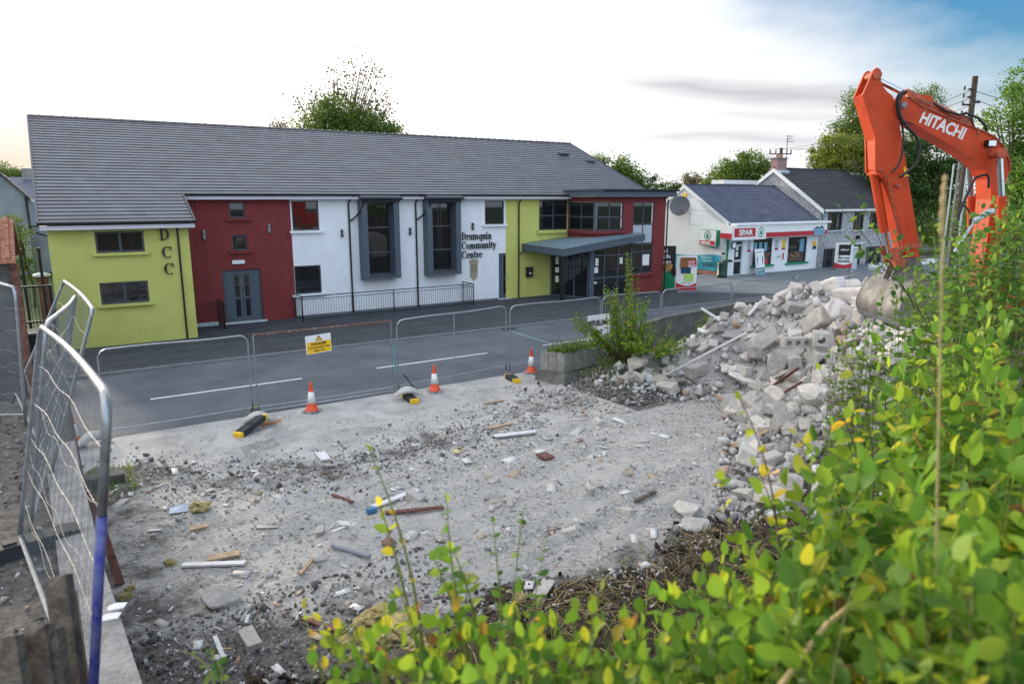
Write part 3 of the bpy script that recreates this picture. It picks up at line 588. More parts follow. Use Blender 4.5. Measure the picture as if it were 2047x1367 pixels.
vt = MB(); vt.box(27.2, 27.9, 36.4, 36.8, 7.95, 8.03); vt.box(28.6, 29.2, 35.4, 35.7, 7.5, 7.58); vt.build('roof_vent', M['frame'], roof)
# wall fittings
for x, z in ((5.12, 3.78), (7.72, 3.98)): mb = MB(); mb.lathe((x, YW - .075, z - .16), [(.055, 0), (.06, .02), (.06, .36), (.05, .38)], 12); mb.build('wall_lamp', M['galv'], hall)
for x, z in ((10.92, 3.72), (14.28, 3.72), (17.72, 3.88)):
    mb = MB(); mb.box(x - .035, x + .035, YW - .05, YW, z - .18, z + .18); mb.lathe((x, YW - .11, z - .16), [(.05, 0), (.055, .13)], 10); mb.lathe((x, YW - .11, z + .02), [(.055, 0), (.05, .13)], 10); mb.build('wall_lamp', M['frame'], hall)
mb = MB(); mb.box(6.12, 6.62, YW - .08, YW, 2.57, 2.72); mb.build('bulkhead_light', M['paper'], hall)
mb = MB(); mb.lathe((4.95, YW - .04, 4.95), [(.05, 0), (.05, .1)], 10); mb.build('alarm_box', M['signred'], hall)
mb = MB(); mb.box(8.50, 8.62, YW - .09, YW, 3.60, 3.78); mb.build('alarm_box', M['red'], hall)
mb = MB(); mb.box(20.98, 21.36, YW - .16, YW, 1.12, 1.6); mb.box(20.96, 21.38, YW - .18, YW, 1.6, 1.66); mb.build('letter_box', M['black'], hall); 
mb = MB(); mb.box(21.1, 21.25, YW - .167, YW - .161, 1.3, 1.36); mb.build('label', M['paper'], hall)
mb = MB(); px, pz = 17.78, 1.62; mb.prism([(px, YW - .03, pz + .62), (px - .26, YW - .03, pz + .55), (px - .24, YW - .03, pz + .38), (px - .2, YW - .03, pz - .3), (px, YW - .03, pz - .5), (px + .2, YW - .03, pz - .3), (px + .24, YW - .03, pz + .38), (px + .26, YW - .03, pz + .55)], (0, .03, 0)); pq = mb.build('plaque', M['gold'], hall)
for k in range(4): mb = MB(); mb.box(px - .15, px + .15, YW - .034, YW - .031, pz + .28 - .1 * k, pz + .31 - .1 * k); mb.build('engraved_line', M['oldwood'], pq)
mb = MB(); mb.lathe((px, YW - .034, pz - .2), [(.07, 0), (.07, .002)], 10); 
for ch, x, z in (('D', 3.20, 3.78), ('C', 3.23, 3.13), ('C', 3.25, 2.52)): serif_text(ch, (x, YG - .045, z), X, Z, .41, M['letter'], hall)
for s, z in (('Drumquin', 3.22), ('Community', 2.76), ('Centre', 2.30)): serif_text(s, (17.08, YW - .04, z), X, Z, .36, M['letter'], hall, .035, .80 if s != 'Community' else .785)
# entrance block
EY, EX0, EX1 = 28.8, 23.77, 28.86
eh = [(23.79, 25.72, 3.58, 5.08), (26.45, 27.98, 1.17, 5.06), (23.5, 26.42, 0, 2.95)]
mb = MB(); mb.wall((EX0, EY, 0), X, Z, FN, EX1 - EX0, 5.32, [(0, 1.95, 3.58, 5.08), (2.68, 4.21, 1.17, 5.06), (0, 2.65, 0, 2.95)], .16)
mb.wall((EX0, YW, 0), -Y, Z, -X, YW - EY, 5.32, [(.05, 2.3, 3.58, 5.08), (0, 2.3, 0, 2.95)], .05)
mb.quad((EX1, EY, 0), (EX1, YW + 2, 0), (EX1, YW + 2, 5.32), (EX1, EY, 5.32)); mb.build('entrance_wall', M['red'], hall)
mb = MB(); mb.box(EX0 - .14, 25.9, EY - .14, EY, 3.42, 3.575); mb.box(EX0 - .14, EX0, EY, YW, 3.42, 3.575); mb.build('sill', M['red'], hall)
window(hall, (0, EY, 0), X, FN, 23.86, 25.72, 3.59, 5.07, mull=(.5,), trans=(.47,), bars=.08)
window(hall, (EX0, YW, 0), -Y, -X, .1, 2.2, 3.59, 5.07, inset=.05, mull=(.5,), trans=(.47,), bars=.08)
mb = MB(); mb.box(EX0 - .01, EX0 + .11, EY - .01, EY + .11, 3.575, 5.085); mb.build('corner_post', M['grey'], hall)
wn = window(hall, (0, EY, 0), X, FN, 26.45, 27.98, 1.17, 5.06, mull=(.5,), trans=(.31, .42, .69), sill=.14, sillm=M['red'], bars=.07)
b = MB(); b.box(26.5, 27.2, EY + .062, EY + .07, 2.85, 3.82); b.box(27.26, 27.93, EY + .062, EY + .07, 2.85, 3.82); b.build('spandrel_panel', M['blind'], wn)
b = MB(); b.box(27.86, 27.92, EY + .055, EY + .06, 3.9, 5.0); b.box(25.60, 25.65, EY + .055, EY + .06, 3.7, 5.0); b.box(23.9, 23.95, EY + .055, EY + .06, 3.7, 5.0); b.build('pale_reveal', M['paper'], hall)
b = MB(); b.box(27.3, 27.8, EY + .055, EY + .06, 1.6, 2.2); b.build('notice', M['paper'], hall)
mb = MB(); mb.box(23.49, 23.80, EY - .025, EY + .12, 0, 2.96); mb.build('corner_post', M['grey'], hall)
# flat roof with deep fascia
mb = MB(); mb.box(23.45, 29.3, 28.42, 32.6, 5.33, 5.62); mb.build('flat_roof', M['grey'], hall)
mb = MB(); mb.box(23.40, 29.36, 28.37, 32.5, 5.625, 5.72); mb.build('roof_edge', M['frame'], hall)
mb = MB(); mb.tube([(24.0, 28.33, 5.68), (29.4, 28.33, 5.68)], .05, 8); mb.build('gutter', M['black'], hall)
# ground-floor glazed lobby: front at the wall line, splayed side screen
mb = MB(); 
for x in (23.5, 24.45, 25.4, 26.36): mb.box(x, x + .07, EY - .02, EY + .08, .05, 2.93)
for z in (.05, 1.05, 2.25, 2.86): mb.box(23.57, 26.36, EY - .01, EY + .07, z, z + .07)
mb.box(24.52, 25.4, EY - .03, EY - .01, .12, .32); lob = mb.build('entrance_screen', M['grey'], hall)
g = MB(); g.box(23.5, 26.4, EY + .03, EY + .045, .06, 2.9); g.build('pane', M['glass'], lob)
mb = MB(); p, q = Vector((22.62, 31.05, 0)), Vector((23.48, 28.86, 0)); d = (q - p).normalized(); nrm = Vector((d.y, -d.x, 0)); Ls = (q - p).length
for t in (0, .72, 1.45, Ls - .07): mb.ob(p, d, Z, nrm, t, t + .08, .05, 2.9, -.04, .04)
for z in (.05, 2.2, 2.82): mb.ob(p, d, Z, nrm, .08, Ls - .07, z, z + .07, -.03, .03)
sc = mb.build('entrance_screen', M['grey'], hall); g = MB(); g.ob(p, d, Z, nrm, .03, Ls, .06, 2.85, -.008, .008); g.build('pane', M['glass'], sc)
for t, z, a, b_ in ((.4, 1.95, .10, .2), (.4, 1.45, .12, .14), (.4, .95, .11, .17)):
    n_ = MB(); n_.ob(p, d, Z, nrm, t - a, t + a, z - b_, z + b_, .012, .016); n_.build('notice', M['paper'], sc)
for x, z, a, b_ in ((24.0, 1.95, .1, .2), (23.95, 1.52, .14, .15), (25.7, 1.95, .1, .17), (23.9, .85, .12, .05)):
    n_ = MB(); n_.box(x - a, x + a, EY + .02, EY + .026, z - b_, z + b_); n_.build('notice', M['paper'], lob)
# canopy: wedge-shaped standing-seam roof on one slim column
tip = Vector((21.12, 27.95, 0))
cp = [(20.72, 31.06, 2.86), (21.05, 27.9, 2.74), (26.9, 28.3, 3.30), (26.9, 28.79, 3.36), (23.76, 28.79, 3.2), (23.76, 31.06, 3.12)]
cn = MB(); cn.prism(cp, (0, 0, .06)); can = cn.build('canopy_roof', M['galv'], hall)
can.data.materials.clear(); can.data.materials.append(mat('canopy_zinc', (.17, .25, .30), .45, .08, 2, metal=.15))
cs = MB()
for i in range(1, 9):
    t = i / 9; a = Vector(cp[1]).lerp(Vector(cp[2]), t * .6); bq = Vector(cp[0]).lerp(Vector((23.76, 31.06, 3.12)), t); cs.tube([a + Z * .075, bq + Z * .075], .018, 5)
cs.build('standing_seam', M['frame'], can)
ce = MB(); A, B, C, Dd = [Vector(c) for c in (cp[0], cp[1], cp[2], cp[3])]
for a, b_ in ((A, B), (B, C), (C, Dd)): ce.add([a + Z * .055, b_ + Z * .055, b_ - Z * .30, a - Z * .30], [(0, 1, 2, 3)]); 
ce.quad(A - Z * .3, B - Z * .3, C - Z * .3, Vector((23.7, 31.0, 2.82))); ce.build('canopy_fascia', M['grey'], can)
pipe(can, [(20.52, 31.0, 2.35), (20.75, 30.9, 2.55)], .03, name='drain')
mb = MB(); mb.box(21.42, 21.60, 28.42, 28.60, .05, 2.6); mb.build('canopy_column', M['black'], hall)

# ------------------------------------------------------------------ black railings
def railing(pts, label, z0=.05, h=1.08, step=.115):
    t = thing('railing', (pts[0][0], pts[0][1], z0), label, 'railing')
    for a, b in zip(pts[:-1], pts[1:]):
        a = Vector((*a, z0)); b = Vector((*b, z0)); Ld = (b - a).length; d = (b - a).normalized()
        mb = MB(); mb.tube([a + Z * h, b + Z * h], .024, 6); mb.build('handrail', M['black'], t)
        mb = MB(); mb.tube([a + Z * (h - .13), b + Z * (h - .13)], .014, 5); mb.tube([a + Z * .1, b + Z * .1], .014, 5)
        n = max(1, int(Ld / step))
        for i in range(1, n): p = a + d * (Ld * i / n); mb.tube([p + Z * .1, p + Z * (h - .13)], .0085, 4, cap=False)
        mb.build('balusters', M['black'], t)
        k = max(1, round(Ld / 3.4))
        for i in range(k + 1):
            p = a + d * (Ld * i / k); mb = MB(); mb.tube([p, p + Z * h], .026, 6); mb.build('post', M['black'], t)
    return t
railing([(4.25, 30.05), (5.45, 30.05), (5.45, 31.02)], 'short black railing between the lime wing and the double doors')
railing([(8.62, 31.02), (8.62, 29.95), (17.1, 29.95), (17.1, 31.02)], 'long black railing in front of the white wall')
mb = MB(); mb.box(4.3, 5.4, 31.0, 31.07, .05, .2); mb.build('plinth', M['cabinet'], hall)

# ================================================================== SHOP
shop = thing('corner_shop', (43.5, 32.2, 0), 'white single storey shop with slate roof and red fascia', 'building')
sx0, sx1, sy, ry, rz, ez = 38.3, 48.28, 32.2, 36.4, 6.2, 3.6; sxo = 39.0
by_ = 2 * ry - sy
mb = MB(); mb.add([(sx0, sy, 0), (sx0, by_, 0), (sx0, by_, ez), (sx0, ry, rz - .08), (sx0, sy, ez)], [(0, 1, 2, 3, 4)]); mb.quad((sx0, by_, 0), (sx1, by_, 0), (sx1, by_, ez), (sx0, by_, ez)); mb.build('gable_wall', M['white'], shop)
so_ = [(.62, 1.5, .02, 2.44), (2.60, 4.65, .62, 2.47), (6.47, 8.67, .62, 2.47)]
MB().wall((sx0, sy, 0), X, Z, FN, sx1 - sx0, ez, so_, .14).build('wall', M['white'], shop)
mb = MB(); roof_courses(mb, sx0 - .05, sx1, sy - .1, 3.58, ry, rz, 22, .016); mb.quad((sx0 - .05, ry, rz), (sx1, ry, rz), (sx1, by_ + .1, 3.55), (sx0 - .05, by_ + .1, 3.55)); rfs = mb.build('roof', M['slate'], shop)
mb = MB(); mb.box(sx0 - .05, sx1, ry - .1, ry + .1, rz - .02, rz + .05); mb.build('ridge_tiles', M['frame'], rfs)
mb = MB()
for s_ in (1, -1):
    e = (sy - .15) if s_ == 1 else (by_ + .15)
    mb.prism([(sx0 - .1, e, 3.30), (sx0 - .1, e, 3.56), (sx0 - .1, ry, rz + .0), (sx0 - .1, ry, rz - .26)], (.09, 0, 0))
mb.build('bargeboard', M['paper'], shop)
# fascia box wrapping the corner
fy, fx = 31.55, 37.82
mb = MB(); mb.box(fx, sx1 + .05, fy, sy - .002, 2.58, 3.46); mb.box(fx, sx0 - .002, sy, 32.55, 2.58, 3.46); fas = mb.build('shop_fascia', M['paper'], shop)
mb = MB(); mb.box(41.3, sx1 + .04, fy - .012, fy, 2.6, 2.93); mb.build('red_band', M['signred'], fas)
mb = MB(); mb.box(fx - .012, fx, fy + .02, 32.54, 2.6, 2.95); mb.build('red_band', M['signred'], fas)
mb = MB(); mb.box(38.2, sx1 + .35, fy - .12, sy, 3.465, 3.6); mb.build('roof_trim', M['paper'], shop)
mb = MB(); mb.box(fx + .02, 41.25, fy - .06, fy - .001, 2.50, 3.42); sg = mb.build('sign_board', M['paper'], fas)
mb = MB(); mb.box(37.96, 40.12, fy - .068, fy - .06, 2.70, 3.28); mb.build('red_panel', M['signred'], sg)
text('SPAR', .50, (38.42, fy - .076, 2.82), X, Z, M['wlet'], sg, bold=.022, ext=.004, sx=1.22)
def tree_logo(c, r, parent, U=X, nrm=FN):
    c = Vector(c); mb = MB(); n = 28
    ring = [c + U * (r * .86 * math.cos(t)) + Z * (r * math.sin(t)) for t in np.linspace(0, 2 * math.pi, n + 1)[:-1]]
    inn = [c + (p - c) * .84 for p in ring]
    for i in range(n): mb.prism([ring[i], ring[(i + 1) % n], inn[(i + 1) % n], inn[i]], nrm * .008)
    P = lambda a, b: c + U * a * r + Z * b * r
    mb.prism([P(0, .78), P(.42, -.35), P(.34, -.48), P(.12, -.34), P(.10, -.72), P(-.10, -.72), P(-.12, -.34), P(-.34, -.48), P(-.42, -.35)], nrm * .008)
    return mb.build('tree_emblem', M['signgreen'], parent)
tree_logo((40.70, fy - .061, 2.98), .36, sg)
mb = MB(); mb.box(46.75, 47.95, fy - .06, fy - .013, 2.62, 3.02); mb.build('pictogram', M['skyblue'], fas)
mb = MB(); mb.prism([(46.6, fy - .06, 3.06), (47.9, fy - .06, 3.1), (47.6, fy - .06, 3.26), (47.3, fy - .06, 3.13), (47.1, fy - .06, 3.22)], (0, .04, 0)); mb.build('pictogram', M['navy'], fas)
# door and windows
O = (0, sy, 0)
d_ = window(shop, O, X, FN, sx0 + .62, sx0 + 1.5, .02, 2.42, trans=(.42, .86), fwid=.09, fm='cabinet', name='door', bars=.14)
for z in (1.3, 1.75): mb = MB(); mb.box(sx0 + .85, sx0 + 1.1, sy + .05, sy + .055, z, z + .35); mb.build('notice', M['paper'], d_)
for a, b, c, dd in so_[1:]:
    wn = window(shop, O, X, FN, sx0 + a, sx0 + b, c, dd, inset=.1, fwid=.05, fm='frame', sill=.14, sillm=M['signgreen'], sil_ext=.2)
    for x in range(3):
        if a < 5: mb = MB(); xx = sx0 + a + .12 + x * .55; mb.box(xx, xx + .34, sy + .052, sy + .058, 1.55, 2.2); mb.build('poster', M['skyblue'], wn)
    if a < 5: mb = MB(); mb.prism([(sx0 + a + .5, sy + .07, .68), (sx0 + b - .2, sy + .07, .68), (sx0 + b - .3, sy + .07, .9), (sx0 + a + .7, sy + .07, 1.2)], (0, .01, 0)); mb.build('display', M['signred'], wn); mb = MB(); mb.box(sx0 + a + .8, sx0 + b - .12, sy + .071, sy + .08, .95, 1.45); mb.build('display', M['interior'], wn)
    else: mb = MB(); mb.box(sx0 + a + .1, sx0 + b - .3, sy + .071, sy + .08, .75, 1.4); mb.build('display', M['interior'], wn); mb = MB(); mb.box(sx0 + b - .75, sx0 + b - .25, sy + .066, sy + .07, 1.4, 2.3); mb.build('poster', M['skyblue'], wn)
for x, m_ in ((1.95, 'blind'), (4.95, 'blind'), (5.75, 'signyel')):
    mb = MB(); mb.box(sx0 + x, sx0 + x + .36, sy - .015, sy, 1.75, 2.35); ps = mb.build('poster', M[m_], shop); mb = MB(); mb.box(sx0 + x, sx0 + x + .36, sy - .02, sy - .016, 1.6, 1.74); mb.build('price_strip', M['signred'], ps)
mb = MB(); mb.box(sx0 + 5.15, sx0 + 6.05, sy - .015, sy, .85, 1.4); ps = mb.build('poster', M['paper'], shop); mb = MB(); mb.prism([(sx0 + 5.2, sy - .018, 1.0), (sx0 + 5.7, sy - .018, 1.12), (sx0 + 5.75, sy - .018, 1.22), (sx0 + 5.25, sy - .018, 1.14)], (0, .003, 0)); mb.build('print', M['skyblue'], ps); mb = MB(); mb.box(sx0 + 5.85, sx0 + 6.03, sy - .019, sy - .015, .88, 1.36); mb.build('print', M['signred'], ps)
mb = MB(); mb.box(sx1 - .62, sx1 - .2, sy - .04, sy, 1.55, 2.1); mb.build('notice', M['signyel'], shop); mb = MB(); mb.box(sx1 - .62, sx1 - .2, sy - .043, sy - .0405, 1.5, 1.75); mb.build('notice', M['navy'], shop)
mb = MB(); mb.lathe((0, 0, 0), [(.27, 0), (.27, .05)], 20); mb.v = [(sx0 + .1 + a, sy - .35 - c, 2.15 + b) for a, b, c in mb.v]; rs = mb.build('round_sign', M['navy'], shop)
mb = MB(); mb.lathe((0, 0, 0), [(.19, 0), (.19, .012)], 20); mb.v = [(sx0 + .1 + a, sy - .402 - c, 2.15 + b) for a, b, c in mb.v]; mb.build('print', M['paper'], rs)
mb = MB(); mb.box(sx0 - .05, sx0 + .02, sy - .02, sy + .12, 0, 2.5); mb.build('corner_trim', M['signgreen'], shop)
# gable: projecting sign, dish, alarm, cables
SN = -X; SU = -Y
mb = MB(); mb.box(37.92, 38.29, 32.95, 34.5, 2.02, 3.12); bs = mb.build('projecting_sign', M['signgreen'], shop)
mb = MB(); mb.box(37.905, 37.918, 32.98, 34.47, 2.05, 3.09); mb.build('sign_face', M['paper'], bs)
tree_logo((37.903, 33.73, 2.73), .33, bs, SU, SN)
mb = MB(); mb.box(37.890, 37.904, 33.05, 34.4, 2.1, 2.38); mb.build('red_panel', M['signred'], bs)
text('SPAR', .26, (37.886, 34.27, 2.14), SU, Z, M['wlet'], bs, bold=.014, ext=.003, sx=1.45)
ds = MB(); n = 24; ctr = Vector((37.85, 36.35, 4.68)); ax = Vector((-.8, -.45, .25)).normalized(); u1 = ax.cross(Z).normalized(); u2 = u1.cross(ax)
for k in range(4):
    r0, r1 = .72 * k / 4, .72 * (k + 1) / 4
    for i in range(n):
        P = lambda r, t: ctr + u1 * (r * math.cos(t)) + u2 * (r * math.sin(t)) + ax * (.25 * r * r)
        t0, t1 = 2 * math.pi * i / n, 2 * math.pi * (i + 1) / n; ds.quad(P(r0, t0), P(r1, t0), P(r1, t1), P(r0, t1))
dish = ds.build('satellite_dish', M['screen'], shop, True)
mb = MB(); mb.tube([(38.28, 36.2, 4.3), (38.0, 36.2, 4.28), ctr - ax * .05], .03, 6); mb.tube([ctr - u2 * .7, ctr + ax * .7 - u2 * .35], .015, 5); mb.box(37.5, 37.64, 35.85, 36.05, 4.28, 4.42); mb.build('arm', M['frame'], dish)
mb = MB(); mb.box(38.22, 38.3, 36.2, 36.55, 5.3, 5.6); mb.build('alarm_box', M['signyel'], shop)
mb = MB(); mb.tube([(38.285, 38.0, 4.6), (38.285, 36.7, 4.5), (38.285, 35.3, 4.45), (38.285, 33.8, 4.38)], .012, 4); mb.tube([(38.285, 35.9, 4.3), (38.285, 35.9, 3.4), (38.285, 34.6, 3.4)], .01, 4); mb.build('cable', M['fascia'], shop)
mb = MB(); mb.box(38.2, 38.285, 32.5, 40.5, .02, .25); mb.build('plinth', M['terracotta'], shop)
mb = MB(); mb.box(38.1, 38.3, 32.45, 32.6, 1.5, 1.62); mb.build('flood_lamp', M['black'], shop)
# banner hung on the gable
bn = MB(); n = 16; ya, yb = 38.2, 32.75; vs = []
for i in range(n + 1):
    t = i / n; y = ya + (yb - ya) * t; sag = .16 * math.sin(math.pi * min(1, t * 1.25)) if t < .8 else 0
    for z in (.32, .72, 1.1, 1.42 - sag): vs.append((38.23 - .035 * math.sin(t * 21 + z * 3), y, z - .06 * (1 - t)))
bn.add(vs, [(i * 4 + j, (i + 1) * 4 + j, (i + 1) * 4 + j + 1, i * 4 + j + 1) for i in range(n) for j in range(3)])
bq = thing('banner', (38.2, 35.5, .8), 'creased turquoise banner tied along the white gable of the shop', 'banner')
bn.build('vinyl', M['cyan'], bq, True)
text('SHOPS BAG', .2, (38.17, 34.25, .6), SU, Z, M['navy'], bq, bold=.006, ext=.002); text('Every time', .2, (38.17, 34.4, 1.13), SU, Z, M['wlet'], bq, ext=.002); text('you visit the', .17, (38.17, 34.3, .91), SU, Z, M['wlet'], bq, ext=.002)
text('E\nIT', .42, (38.17, 36.05, .98), SU, Z, M['wlet'], bq, ext=.002); mb_l = MB(); mb_l.box(38.165, 38.17, 33.0, 34.4, .80, .84); mb_l.build('small_print', M['navy'], bq)
mb = MB()
for y in (32.75, 38.2):
    for z in (1.36, .3): mb.tube([(38.22, y, z), (38.29, y + (.08 if y > 36 else -.08), z + .05)], .008, 4)
mb.build('tie', M['black'], bq)
# things on the forecourt
t = thing('waste_bin', (37.3, 31.75, .05), 'dark green litter bin standing at the corner of the white shop', 'bin')
mb = MB(); mb.lathe((37.3, 31.75, .05), [(.30, 0), (.34, .03), (.34, .2), (.31, .24), (.34, .9), (.33, 1.02)], 18); mb.build('body', M['greenbin'], t, True); mb = MB(); mb.lathe((37.75, 31.75, 1.07), [(.36, 0), (.36, .06), (.28, .15)], 18); mb.build('lid', M['greenbin'], t)
def curved_sign(px, py, wd, ht, label, name, ang):
    t = thing(name, (px, py, .05), label, 'sign')
    U = Vector((math.cos(ang), math.sin(ang), 0)); Nn = Vector((U.y, -U.x, 0)); O = Vector((px, py, .05))
    mb = MB(); n = 10; P = lambda i, z, e=0: O + U * ((i / n - .5) * wd) + Nn * (.16 * (1 - (2 * i / n - 1) ** 2) + e) + Z * z
    for i in range(n): mb.quad(P(i, .12), P(i + 1, .12), P(i + 1, ht), P(i, ht)); mb.quad(P(i, .12, -.03), P(i + 1, .12, -.03), P(i + 1, ht, -.03), P(i, ht, -.03)); mb.quad(P(i, ht), P(i + 1, ht), P(i + 1, ht, -.03), P(i, ht, -.03))
    mb.build('sign_face', M['paper'], t)
    mb = MB()
    for i in range(n): zz = lambda k: .38 + .16 * ((2 * k / n - 1) ** 2); mb.quad(P(i, .12, .004), P(i + 1, .12, .004), P(i + 1, zz(i + 1), .004), P(i, zz(i), .004))
    mb.build('red_foot', M['signred'], t)
    mb = MB(); mb.ob(O, U, Z, Nn, -wd * .45, wd * .45, 0, .11, -.15, .2); mb.build('base', M['galv'], t)
    return t, O, U, Nn
t, O, U, Nn = curved_sign(29.75, 27.85, 1.15, 2.05, 'white curved promotion sign with red foot, food pictures and a price', 'forecourt_sign', R(-33))
for a, b, c, d, m_ in ((-.42, .46, 1.72, 1.96, 'food'), (-.42, .1, 1.35, 1.72, 'food'), (.0, .5, 1.46, 1.80, 'signred'), (-.36, .2, 1.06, 1.4, 'navy'), (-.18, .36, .62, 1.06, 'limeprint')):
    mb = MB(); mb.ob(O, U, Z, Nn, a, b, c, d, .155, .166 if m_ != 'signred' else .172); mb.build('print', M[m_], t)
text('£2.25\nEACH', .19, O + U * .03 + Z * 1.64 + Nn * .176, U, Z, M['wlet'], t, bold=.006, ext=.002, sx=.82)
text('see in store', .12, O - U * .32 + Z * .5 + Nn * .165, U, Z, M['navy'], t, ext=.002)
t, O, U, Nn = curved_sign(48.9, 30.4, 1.25, 2.0, 'white curved sign reading Services Available with a black square, beside the pale cabinet', 'forecourt_sign', R(-40))
mb = MB(); mb.ob(O, U, Z, Nn, -.42, .42, 1.08, 1.86, .155, .168); mb.build('black_square', M['letter'], t)
text('collect+', .2, O - U * .33 + Z * 1.42 + Nn * .17, U, Z, M['wlet'], t, bold=.004, ext=.002)
text('Services\nAvailable', .25, O + Z * .82 + Nn * .165, U, Z, M['letter'], t, bold=.006, ext=.002, sx=.98, align='CENTER')
t = thing('food_board', (29.9, 29.6, .05), 'tall black and green food board beside the dark red end wall of the hall', 'sign')
U = Vector((math.cos(R(-30)), math.sin(R(-30)), 0)); Nn = Vector((U.y, -U.x, 0)); O = Vector((29.72, 29.5, .05))
mb = MB(); mb.ob(O, U, Z, Nn, -.6, .6, 0, 2.5, -.06, 0); mb.build('board', M['letter'], t)
mb = MB(); mb.prism([O + U * a + Z * b + Nn * .004 for a, b in ((-.6, .02), (.6, .02), (.6, .62), (.3, .95), (-.1, 1.1), (-.6, 1.15))], Nn * .004); mb.build('print', M['signgreen'], t)
mb = MB(); mb.prism([O + U * a + Z * b + Nn * .01 for a, b in ((.0, 1.0), (.35, 1.05), (.45, 1.4), (.2, 1.55), (-.1, 1.4))], Nn * .004); mb.build('print', mat('bread_print', (.6, .33, .1), .6, .3, 9), t)
text('and\nRolls\nto go', .32, O + U * -.35 + Z * 2.12 + Nn * .006, U, Z, M['wlet'], t, bold=.008, ext=.002)
t = thing('health_notice_board', (41.0, 31.6, .05), 'white leaning notice board with a teal foot reading COVID-19 beside the shop door', 'sign')
O = Vector((40.55, 31.5, .05)); Vv = Vector((0, .16, 1)).normalized(); Nn = X.cross(Vv)
mb = MB(); mb.ob(O, X, Vv, Nn, 0, .92, .0, 1.78, -.03, 0); mb.build('board', M['paper'], t); mb = MB(); mb.ob(O, X, Vv, Nn, .02, .90, .16, .48, .001, .006); mb.build('print', M['teal'], t); mb = MB(); mb.ob(O, X, Vv, Nn, .02, .90, .0, .155, .001, .006); mb.build('print', M['skyblue'], t)
text('COVID-19', .2, O + X * .06 + Vv * .24 + Nn * .008, X, Vv, M['wlet'], t, bold=.006, ext=.002, sx=.85); text('Customer', .16, O + X * .1 + Vv * 1.52 + Nn * .004, X, Vv, M['teal'], t, ext=.002)
for x in (.2, .74):
    mb = MB(); mb.ob(O, X, Vv, Nn, x - .03, x + .03, .7, 1.0, .002, .006); mb.ob(O, X, Vv, Nn, x - .05, x + .05, .95, 1.2, .002, .006); mb.ob(O, X, Vv, Nn, x - .028, x + .028, 1.22, 1.3, .002, .006); mb.build('pictogram', M['navy'], t)
t = thing('storage_cabinet', (50.1, 30.5, .05), 'plain pale grey cabinet with a domed lid outside the pebbledash house', 'cabinet')
mb = MB(); mb.lathe((50.15, 30.6, .05), [(.48, 0), (.48, 1.5)], 8); mb.build('body', M['cabinet'], t); mb = MB(); mb.lathe((50.15, 30.6, 1.56), [(.54, 0), (.54, .07), (.4, .14)], 8); mb.build('lid', M['cabinet'], t)

# ================================================================== PEBBLEDASH HOUSE
ho = thing('pebbledash_house', (53.5, 32.2, 0), 'two storey grey pebbledash house with dark tiled roof behind the shop', 'house')
hx0, hx1, hy, hry, hrz, hez = 48.3, 59.2, 32.2, 36.5, 7.5, 4.5; hb = 2 * hry - hy
hw = [(49.3, 51.2, 2.85, 4.18), (52.7, 54.1, 2.8, 4.15), (54.9, 56.7, 2.8, 4.12), (49.14, 51.0, .02, 1.45), (52.75, 54.1, .02, 1.62), (54.9, 57.1, .02, 1.40)]
MB().wall((hx0, hy, 0), X, Z, FN, hx1 - hx0, hez, [(a - hx0, b - hx0, c, d) for a, b, c, d in hw], .16).build('wall', M['pebble'], ho)
mb = MB()
for x in (hx0, hx1): mb.add([(x, hy, 0), (x, hb, 0), (x, hb, hez), (x, hry, hrz - .05), (x, hy, hez)], [(0, 1, 2, 3, 4)])
mb.quad((hx0, hb, 0), (hx1, hb, 0), (hx1, hb, hez), (hx0, hb, hez)); mb.build('gable_wall', M['pebble'], ho)
mb = MB(); roof_courses(mb, hx0 - .1, hx1 + .1, hy - .25, 4.42, hry, hrz + .06, 16, .03); mb.quad((hx0 - .1, hry, hrz + .06), (hx1 + .1, hry, hrz + .06), (hx1 + .1, hb + .25, 4.4), (hx0 - .1, hb + .25, 4.4)); hr = mb.build('roof', M['darktile'], ho)
mb = MB(); mb.box(hx0 - .1, hx1 + .1, hry - .12, hry + .12, hrz + .05, hrz + .13); mb.build('ridge_tiles', M['darktile'], hr)
mb = MB()
for x in (hx0 - .16, hx1 + .1):
    for e in (hy - .32, hb + .32): mb.prism([(x, e, 4.12), (x, e, 4.42), (x, hry, hrz + .07), (x, hry, hrz - .25)], (.08, 0, 0))
mb.build('bargeboard', M['paper'], ho)
mb = MB(); mb.box(hx0 + .1, hx1, hy - .34, hy - .24, 4.28, 4.42); mb.build('gutter', M['paper'], ho)
pipe(ho, [(48.5, 31.95, 4.3), (48.5, 32.12, 4.1), (48.5, 32.12, 2.9)], .05, 'teal')
for x in (48.75, 58.4):
    c_ = MB(); c_.box(x - .55, x + .55, hry - .32, hry + .32, hrz - .3, hrz + .78); ch = c_.build('chimney', M['chimbrick'], ho)
    c_ = MB(); c_.box(x - .62, x + .62, hry - .38, hry + .38, hrz + .78, hrz + .88); c_.build('cap', M['conc'], ch)
    for q in (-.25, .25): c_ = MB(); c_.lathe((x + q, hry, hrz + .88), [(.12, 0), (.1, .28)], 10); c_.build('chimney_pot', M['terracotta'], ch)
    c_ = MB(); c_.box(x - .58, x + .58, hry - .6, hry - .32, hrz - .42, hrz - .12); c_.build('flashing', M['cabinet'], ch)
mb = MB(); mb.tube([(49.6, hry, hrz), (49.6, hry, hrz + 2.6)], .03, 6); 
for z, l in ((2.55, .5), (2.35, .35), (2.15, .55)): mb.tube([(49.6 - l * .3, hry, hrz + z), (49.6 + l, hry - .1, hrz + z)], .02, 5); mb.tube([(49.6 + l, hry - .3, hrz + z), (49.6 + l, hry + .2, hrz + z)], .014, 5)
mb.build('aerial', M['frame'], ho)
